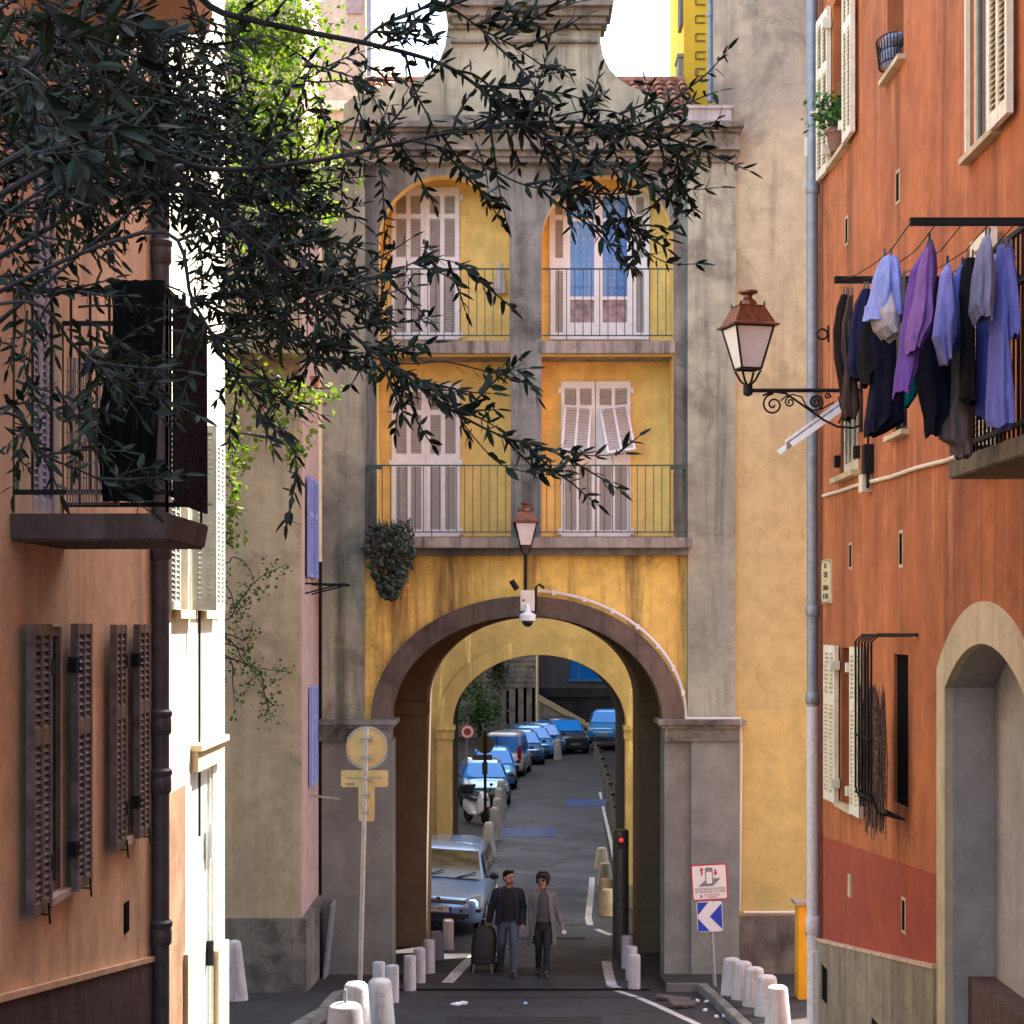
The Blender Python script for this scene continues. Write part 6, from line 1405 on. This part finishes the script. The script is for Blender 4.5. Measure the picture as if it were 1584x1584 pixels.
m = MB(); m.box(X(879, f2), X(947, f2), f2 - .12, f2 - .001, Z(1054, f2), Z(1050, f2)); m.box(X(895, f2), X(898, f2), f2 + .1, f2 + .2, Z(1050, f2), Z(1008, f2)); m.box(X(925, f2), X(928, f2), f2 + .1, f2 + .2, Z(1050, f2), Z(1008, f2)); wf = m.build('window', simple('bright_blue_frame', (.05, .30, .55), .5), fb)
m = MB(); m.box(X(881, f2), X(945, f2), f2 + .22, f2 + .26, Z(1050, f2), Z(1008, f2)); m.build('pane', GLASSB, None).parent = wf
rw = thing('ramp_wall', 'rubble ramp wall with pale sloping coping rising to the left', 'wall', (X(880, 101), 101, -.6))
f3 = 101.0; m = MB(); m.plate([(X(832, f3), -1), (X(940, f3), -1), (X(940, f3), Z(1140, f3)), (X(832, f3), Z(1080, f3))], [], f3, f3 + 1); m.build('wall', STONEW, rw)
m = MB(); m.plate([(X(831, f3), Z(1083, f3)), (X(942, f3), Z(1143, f3)), (X(942, f3), Z(1136, f3)), (X(831, f3), Z(1074, f3))], [], f3 - .12, f3 + 1.1); m.build('coping', CREAMP, rw)
lm = thing('lamp_post', 'thin pale post standing before the far stone wall', 'lamp post', (X(831, 97), 97, -.6))
m = MB(); m.tube([(X(831, 97), 97, -.6), (X(831, 97), 97, 7.5)], .07, 8); m.build('pole', simple('pale_yellow_post_paint', (.75, .66, .42), .5), lm)
m = MB(); m.tube([(X(831, 97), 97, 7.4), (X(831, 97) + .8, 97, 7.7)], .05, 6); m.build('arm', METALG, lm)
m = MB(); m.box(X(831, 97) + .7, X(831, 97) + 1.2, 96.85, 97.15, 7.65, 7.78); m.build('lamp_head', METALG, lm)
# houses flanking the far street (seen edge-on, they close the view; unseen upper height added to shade the road)
for x0, x1, lab, mt in ((-14, -4.6, 'shaded stone house along the left of the far street', STONEW), (6.6, 16, 'shaded grey house along the right of the far street', GREYD)):
    hh = thing('street_house', lab, 'building', (x0, 80, -.6)); hg, ye = (26, 111) if x0 < 0 else (24, 135); m = MB(); m.box(x0, x1, 48, ye, -1, hg); m.build('wall', mt, hh); m = MB(); m.box(x0 - .3, x1 + .3, 47.7, ye + .3, hg + .001, hg + .3); m.build('eaves', TILE, hh)

# ------------------------------------------------------------------ foliage
def leaf(m, p, a, b, L, W, bend=.12):
    n = a.cross(b).normalized()
    m.add([p, p + a * L * .3 + b * W, p + a * L * .7 + b * W * .8 - n * L * bend * .5, p + a * L - n * L * bend, p + a * L * .7 - b * W * .8 - n * L * bend * .5, p + a * L * .3 - b * W, p + a * L * .35 - n * W * .3, p + a * L * .72 - n * (W * .25 + L * bend * .5)],
          [(0, 1, 6), (1, 2, 7, 6), (2, 3, 7), (0, 6, 5), (6, 7, 4, 5), (7, 3, 4)])
ol = thing('olive_tree', 'olive tree reaching dark slender leaved branches over the street', 'tree', (-2.2, 3.4, G(3.4)))
q_ = random.Random(11)
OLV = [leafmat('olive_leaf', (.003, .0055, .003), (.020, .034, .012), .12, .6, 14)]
BARK = simple('olive_bark', (.022, .018, .015), .9, var=.4, scale=20, bmp=.6)
tr = MB(); base = Vector((-2.2, 3.4, G(3.4) - .2))
tr.tube([base, base + Vector((.03, .02, .8)), base + Vector((.12, .1, 1.5)), base + Vector((.2, .05, 2.1))], [.16, .12, .105, .09], 12)
fork = base + Vector((.2, .05, 2.1)); br = MB(); lf = MB()
def poly(pts, n=6):
    out = []
    for i in range(len(pts) - 1):
        p0 = pts[max(i - 1, 0)]; p1 = pts[i]; p2 = pts[i + 1]; p3 = pts[min(i + 2, len(pts) - 1)]
        for k in range(n):
            t = k / n; out.append(.5 * ((2 * p1) + (p2 - p0) * t + (2 * p0 - 5 * p1 + 4 * p2 - p3) * t * t + (3 * p1 - p0 - 3 * p2 + p3) * t ** 3))
    out.append(pts[-1]); return out
def twig(p, d, L, r0, leaves=True, size=.044, gap=.021, skip=.12):
    n = max(4, int(L / .03)); pts = [p]; dd = d.normalized()
    for i in range(n):
        dd = (dd + Vector((q_.gauss(0, .09), q_.gauss(0, .09), q_.gauss(-.015, .09)))).normalized(); pts.append(pts[-1] + dd * L / n)
    br.tube(pts, [r0 * (1 - .8 * i / n) + .0007 for i in range(n + 1)], 5)
    if leaves: dress(pts, size, gap, skip)
    return pts
def dress(pts, size=.044, gap=.021, skip=.12, start=.1):
    tot = sum((b - a).length for a, b in zip(pts, pts[1:])); s = tot * start; k = 0
    while s < tot:
        acc = 0
        for a, b in zip(pts, pts[1:]):
            l = (b - a).length
            if acc + l >= s: break
            acc += l
        p = a.lerp(b, (s - acc) / max(l, 1e-6)); t = (b - a).normalized(); u = t.orthogonal().normalized(); u.rotate(Matrix.Rotation((k % 2) * 1.57 + q_.uniform(-.6, .6), 3, t))
        for sg in (-1, 1):
            if q_.random() < skip: continue
            a_ = (t * q_.uniform(.4, 1.1) + u * sg * q_.uniform(.6, 1.1) + Vector((0, 0, q_.uniform(-.35, .15)))).normalized(); b_ = a_.cross(Vector((q_.gauss(0, 1), q_.gauss(0, 1), q_.gauss(0, 1)))).normalized()
            L = size * q_.uniform(.6, 1.05); leaf(lf, p, a_, b_, L, L * q_.uniform(.10, .20), q_.uniform(-.25, .45))
        k += 1; s += gap * q_.uniform(.7, 1.4)
    t = (pts[-1] - pts[-2]).normalized(); leaf(lf, pts[-1], t, t.orthogonal().normalized(), size, size * .12)
def limb(px, r0, r1, side=0, sl=(.1, .28), root=True, dn=0.0, size=.041, dressed=True, gap=.03):
    pts = [P(a, b, c) for a, b, c in px]
    if root: pts = [fork, fork.lerp(pts[0], .6) + Vector((0, 0, .1))] + pts
    pts = poly(pts); n = len(pts); br.tube(pts, [r0 + (r1 - r0) * (i / n) ** .7 for i in range(n)], 7)
    if dressed: dress(pts[n // 2:], size, gap, .35)
    for i in range(side):
        k = q_.randint(n // 3 if root else 2, n - 2); t = (pts[min(k + 1, n - 1)] - pts[k - 1]).normalized(); u = t.orthogonal().normalized(); u.rotate(Matrix.Rotation(q_.uniform(0, 6.28), 3, t))
        d = (t * q_.uniform(.4, 1) + u * q_.uniform(.5, 1) + Vector((0, 0, dn))).normalized(); twig(pts[k], d, q_.uniform(*sl), .0028, size=size)
    return pts
limb([(200, -20, 3.6), (345, 20, 3.7), (470, 48, 3.75), (590, 72, 3.8), (690, 102, 3.85), (760, 150, 3.9), (820, 200, 3.95), (870, 235, 4.0)], .011, .002, 20)
limb([(560, 66, 3.8), (590, 40, 3.8), (640, 18, 3.8), (690, 10, 3.85), (745, 45, 3.9), (800, 75, 3.95), (850, 110, 4.0)], .004, .0014, 14, root=False)
limb([(120, 240, 3.4), (330, 262, 3.5), (480, 250, 3.6), (600, 225, 3.7), (700, 205, 3.8), (800, 190, 3.9), (900, 190, 4.0), (985, 205, 4.05), (1040, 175, 4.1)], .008, .0014, 20)
limb([(640, 218, 3.7), (720, 240, 3.75), (800, 282, 3.85), (870, 298, 3.9), (930, 305, 3.95)], .003, .001, 7, root=False)
limb([(800, 190, 3.9), (860, 215, 3.95), (910, 245, 4.0), (970, 255, 4.0), (1030, 270, 4.05), (1060, 292, 4.1), (1112, 290, 4.1)], .003, .001, 13, root=False)
limb([(905, 262, 4.0), (935, 300, 4.0), (965, 345, 4.05), (995, 385, 4.05), (1035, 407, 4.1), (1080, 408, 4.1)], .0026, .001, 7, (.05, .12), root=False)
limb([(860, 180, 3.95), (930, 170, 4.0), (985, 190, 4.0), (1040, 240, 4.1), (1075, 255, 4.1)], .0025, .001, 8, (.06, .16), root=False)
limb([(120, 200, 3.2), (330, 330, 3.4), (420, 400, 3.5), (490, 470, 3.6), (560, 530, 3.65), (640, 590, 3.7), (700, 635, 3.75), (770, 672, 3.8), (830, 690, 3.85), (885, 698, 3.9)], .009, .0012, 22, (.06, .2))
limb([(640, 592, 3.7), (690, 612, 3.7), (720, 660, 3.72), (770, 715, 3.75), (815, 730, 3.8), (860, 735, 3.8)], .002, .001, 4, (.05, .1), root=False)
limb([(470, 450, 3.6), (540, 440, 3.65), (600, 425, 3.7), (660, 400, 3.75), (720, 410, 3.8)], .003, .001, 10, (.05, .14), root=False)
limb([(540, 515, 3.65), (610, 560, 3.7), (690, 560, 3.7), (760, 575, 3.75), (815, 570, 3.75)], .0025, .001, 7, (.05, .12), root=False)
limb([(220, 360, 3.3), (300, 470, 3.3), (350, 560, 3.35), (400, 640, 3.4), (450, 690, 3.4), (460, 735, 3.42)], .006, .001, 10, (.06, .16))
limb([(870, 698, 3.88), (915, 705, 3.9), (965, 702, 3.9)], .0018, .001, 2, (.04, .08), root=False)
limb([(0, 470, 2.9), (120, 540, 2.95), (190, 590, 3.0), (240, 590, 3.0)], .005, .001, 8, (.06, .15), size=.039)
limb([(-20, 640, 2.8), (60, 700, 2.9), (150, 740, 3.0), (230, 790, 3.05)], .004, .001, 6, (.06, .14), size=.039)
limb([(0, 150, 2.3), (60, 190, 2.35), (160, 200, 2.4), (240, 195, 2.45)], .0035, .001, 5, (.06, .14), size=.052)
limb([(-10, 20, 2.2), (90, 60, 2.25), (150, 40, 2.3), (220, 10, 2.35)], .0035, .001, 6, (.06, .14), size=.052)
# dense inner crown
def cloud(cx, cy, rx, ry, n, d0, d1, L=(.08, .2), bias=(.5, -.3), size=.039):
    for i in range(n):
        a = q_.uniform(0, 6.28); r_ = math.sqrt(q_.random()); p = P(cx + rx * r_ * math.cos(a), cy + ry * r_ * math.sin(a), q_.uniform(d0, d1) * 1.18)
        twig(p, Vector((bias[0] + q_.gauss(0, .7), q_.gauss(0, .6), bias[1] + q_.gauss(0, .6))), q_.uniform(*L), .0024, size=size)
for args in ((110, 180, 150, 130, 190, 2.9, 4.2), (270, 240, 120, 100, 120, 3.1, 4.2), (40, 320, 60, 110, 24, 2.8, 4.0), (415, 350, 85, 95, 66, 3.2, 4.1), (300, 110, 60, 90, 34, 3.2, 4.2), (470, 470, 80, 60, 28, 3.3, 4.0),
             (320, 450, 80, 60, 24, 3.2, 3.9), (530, 530, 60, 45, 13, 3.4, 4.0), (90, 550, 110, 80, 9, 2.7, 3.6), (40, 650, 60, 70, 7, 2.6, 3.4), (205, 560, 60, 50, 4, 2.9, 3.5), (60, 450, 80, 50, 7, 2.8, 3.6), (400, 600, 50, 50, 6, 3.3, 3.8), (520, 120, 60, 60, 9, 3.5, 4.0),
             (560, 220, 60, 50, 8, 3.5, 4.0), (740, 170, 70, 60, 4, 3.7, 4.1), (860, 200, 70, 50, 4, 3.8, 4.2), (590, 440, 40, 40, 5, 3.5, 3.8)):
    cloud(*args[:4], int(args[4] * 1.25), *args[5:])
cloud(90, 70, 130, 80, 75, 2.9, 3.8)
for args in ((90, 40, 110, 45, 5, 2.2, 2.5, (.08, .16)), (30, 300, 40, 90, 5, 2.2, 2.5, (.08, .16)), (60, 170, 60, 60, 5, 2.2, 2.5, (.06, .14))):
    cloud(*args, size=.048)
for k in range(4):
    e = P(q_.uniform(20, 420), q_.uniform(40, 520), q_.uniform(2.9, 3.9)); br.tube(poly([fork, fork.lerp(e, .5) + Vector((0, 0, q_.uniform(-.1, .25))), e], 8), [.013 - .0007 * i for i in range(17)], 7)
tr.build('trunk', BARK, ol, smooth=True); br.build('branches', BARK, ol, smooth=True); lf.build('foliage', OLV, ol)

# sunlit creeper tree in the side street
vt = thing('plane_tree', 'sunlit yellow green leafy tree hanging before the beige house', 'tree', (-5.6, 24.2, G(24)))
q_ = random.Random(21); tb_ = MB(); vb = MB(); vl = MB(); vd = MB()
f0 = Vector((-5.6, 24.2, G(24) - .2)); tb_.tube([f0, f0 + Vector((.1, 0, 3)), f0 + Vector((.3, .1, 7)), f0 + Vector((.7, .1, 12))], [.2, .17, .14, .08], 12)
def vbranch(px, d, r0, n, spread, size=.075, dark=False):
    pts = [P(a, b, d) for a, b in px]; root = Vector((-5.2, 24.2, pts[0].z + .3)) if not dark else pts[0] + Vector((-1.2, -.2, .3)); pts = poly([root] + pts, 5); vb.tube(pts, [r0 * (1 - .85 * i / len(pts)) + .002 for i in range(len(pts))], 5)
    tgt = vd if dark else vl
    for i in range(n):
        c = pts[q_.randint(len(pts) // 4, len(pts) - 1)]; p = c + Vector((q_.gauss(0, spread), q_.gauss(0, spread * .8), q_.gauss(-.08, spread)))
        for j in range(3):
            p2 = p + Vector((q_.gauss(0, .06), q_.gauss(0, .06), q_.gauss(0, .06))); a = Vector((q_.gauss(0, 1), q_.gauss(0, 1), q_.gauss(-.3, .7))).normalized(); b = a.cross(Vector((q_.gauss(0, 1), q_.gauss(0, 1), q_.gauss(0, 1)))).normalized(); s = size * q_.uniform(.6, 1.25); nn_ = a.cross(b) * s * .18
            tgt.add([p2, p2 + a * s * .35 + b * s * .45 + nn_, p2 + a * s * .7 + b * s * .35 + nn_, p2 + a * s, p2 + a * s * .7 - b * s * .35 + nn_, p2 + a * s * .35 - b * s * .45 + nn_, p2 + a * s * .5], [(0, 1, 6), (1, 2, 6), (2, 3, 6), (3, 4, 6), (4, 5, 6), (5, 0, 6)])
        if q_.random() < .35: vb.tube([c, (c + p) / 2 + Vector((0, 0, .05)), p], .003, 4)
for px, n, sp_ in (([(340, 20), (400, 30), (450, 60)], 150, .26), ([(330, 90), (400, 80), (460, 120)], 170, .28), ([(350, 170), (420, 160), (480, 190)], 190, .26), ([(350, 250), (430, 230), (480, 260)], 190, .26), ([(380, 30), (440, 20), (500, 40)], 110, .24),
                   ([(360, 310), (430, 290), (495, 310)], 120, .2), ([(400, 330), (470, 320), (500, 290)], 60, .14), ([(350, 560), (400, 570), (460, 600)], 62, .17), ([(360, 590), (420, 600), (455, 650)], 52, .14), ([(440, 590), (480, 600), (515, 600)], 24, .06), ([(430, 680), (450, 690), (462, 690)], 26, .07),
                   ([(345, 640), (362, 670), (372, 690)], 22, .07), ([(340, 700), (365, 705), (380, 712)], 22, .06), ([(340, 735), (355, 745), (362, 752)], 18, .05), ([(335, 780), (352, 785), (366, 780)], 14, .05), ([(335, 820), (350, 825), (362, 822)], 14, .05), ([(350, 350), (390, 370), (420, 380)], 40, .15)):
    vbranch(px, q_.uniform(23.6, 25.2), .02, int(n * 1.6) if n > 100 else n, sp_, .085)
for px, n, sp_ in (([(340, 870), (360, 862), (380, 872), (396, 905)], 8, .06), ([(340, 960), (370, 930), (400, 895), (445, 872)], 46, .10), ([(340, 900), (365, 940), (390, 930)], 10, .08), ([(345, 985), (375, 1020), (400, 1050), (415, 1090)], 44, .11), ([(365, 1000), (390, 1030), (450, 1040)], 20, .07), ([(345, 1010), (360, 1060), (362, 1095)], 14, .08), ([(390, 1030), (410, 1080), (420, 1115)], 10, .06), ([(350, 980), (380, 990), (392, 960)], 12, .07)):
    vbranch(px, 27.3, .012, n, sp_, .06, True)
tb_.build('trunk', BARK, vt, smooth=True); vb.build('branches', BARK, vt); vl.build('foliage', leafmat('sunlit_plane_leaf', (.085, .17, .012), (.20, .26, .02), .5, .5, 5), vt); vd.build('lower_foliage', leafmat('shaded_plane_leaf', (.05, .10, .022), (.11, .17, .035), .25, .5, 5), vt)  # sunlit and shaded looks painted in as two leaf colours

# bushy tree behind the rear arch on the left
bt = thing('street_tree', 'dark green bushy tree behind the red ringed sign', 'tree', (X(738, 76), 76, G(76)))
m = MB(); m.tube([(X(742, 76), 76, -.6), (X(742, 76), 76, 1.5), (X(738, 76), 76, 3)], [.12, .1, .05], 8); m.build('trunk', BARK, bt)
m = MB()
for cx, cy, r_, n, sd_ in ((738, 1075, .8, 260, 1), (748, 1105, 1.0, 320, 2), (728, 1110, .8, 240, 3), (762, 1100, .6, 160, 4), (728, 1050, .6, 150, 5)): leafquads(m, P(cx, cy, 76), r_, n, .2, (1, 1, .8), sd_)
m.build('crown', leafmat('dark_tree_leaf', (.02, .06, .015), (.07, .15, .035), .2, .6, 3), bt)
m = MB(); leafquads(m, P(768, 1035, 103.5), 1.1, 260, .25, (.5, .4, 1.6), 8); tag(m.build('wall_creeper', leafmat('creeper_leaf', (.012, .02, .010), (.03, .045, .02)), None), 'dark creeper hanging down the far stone wall', 'plant')
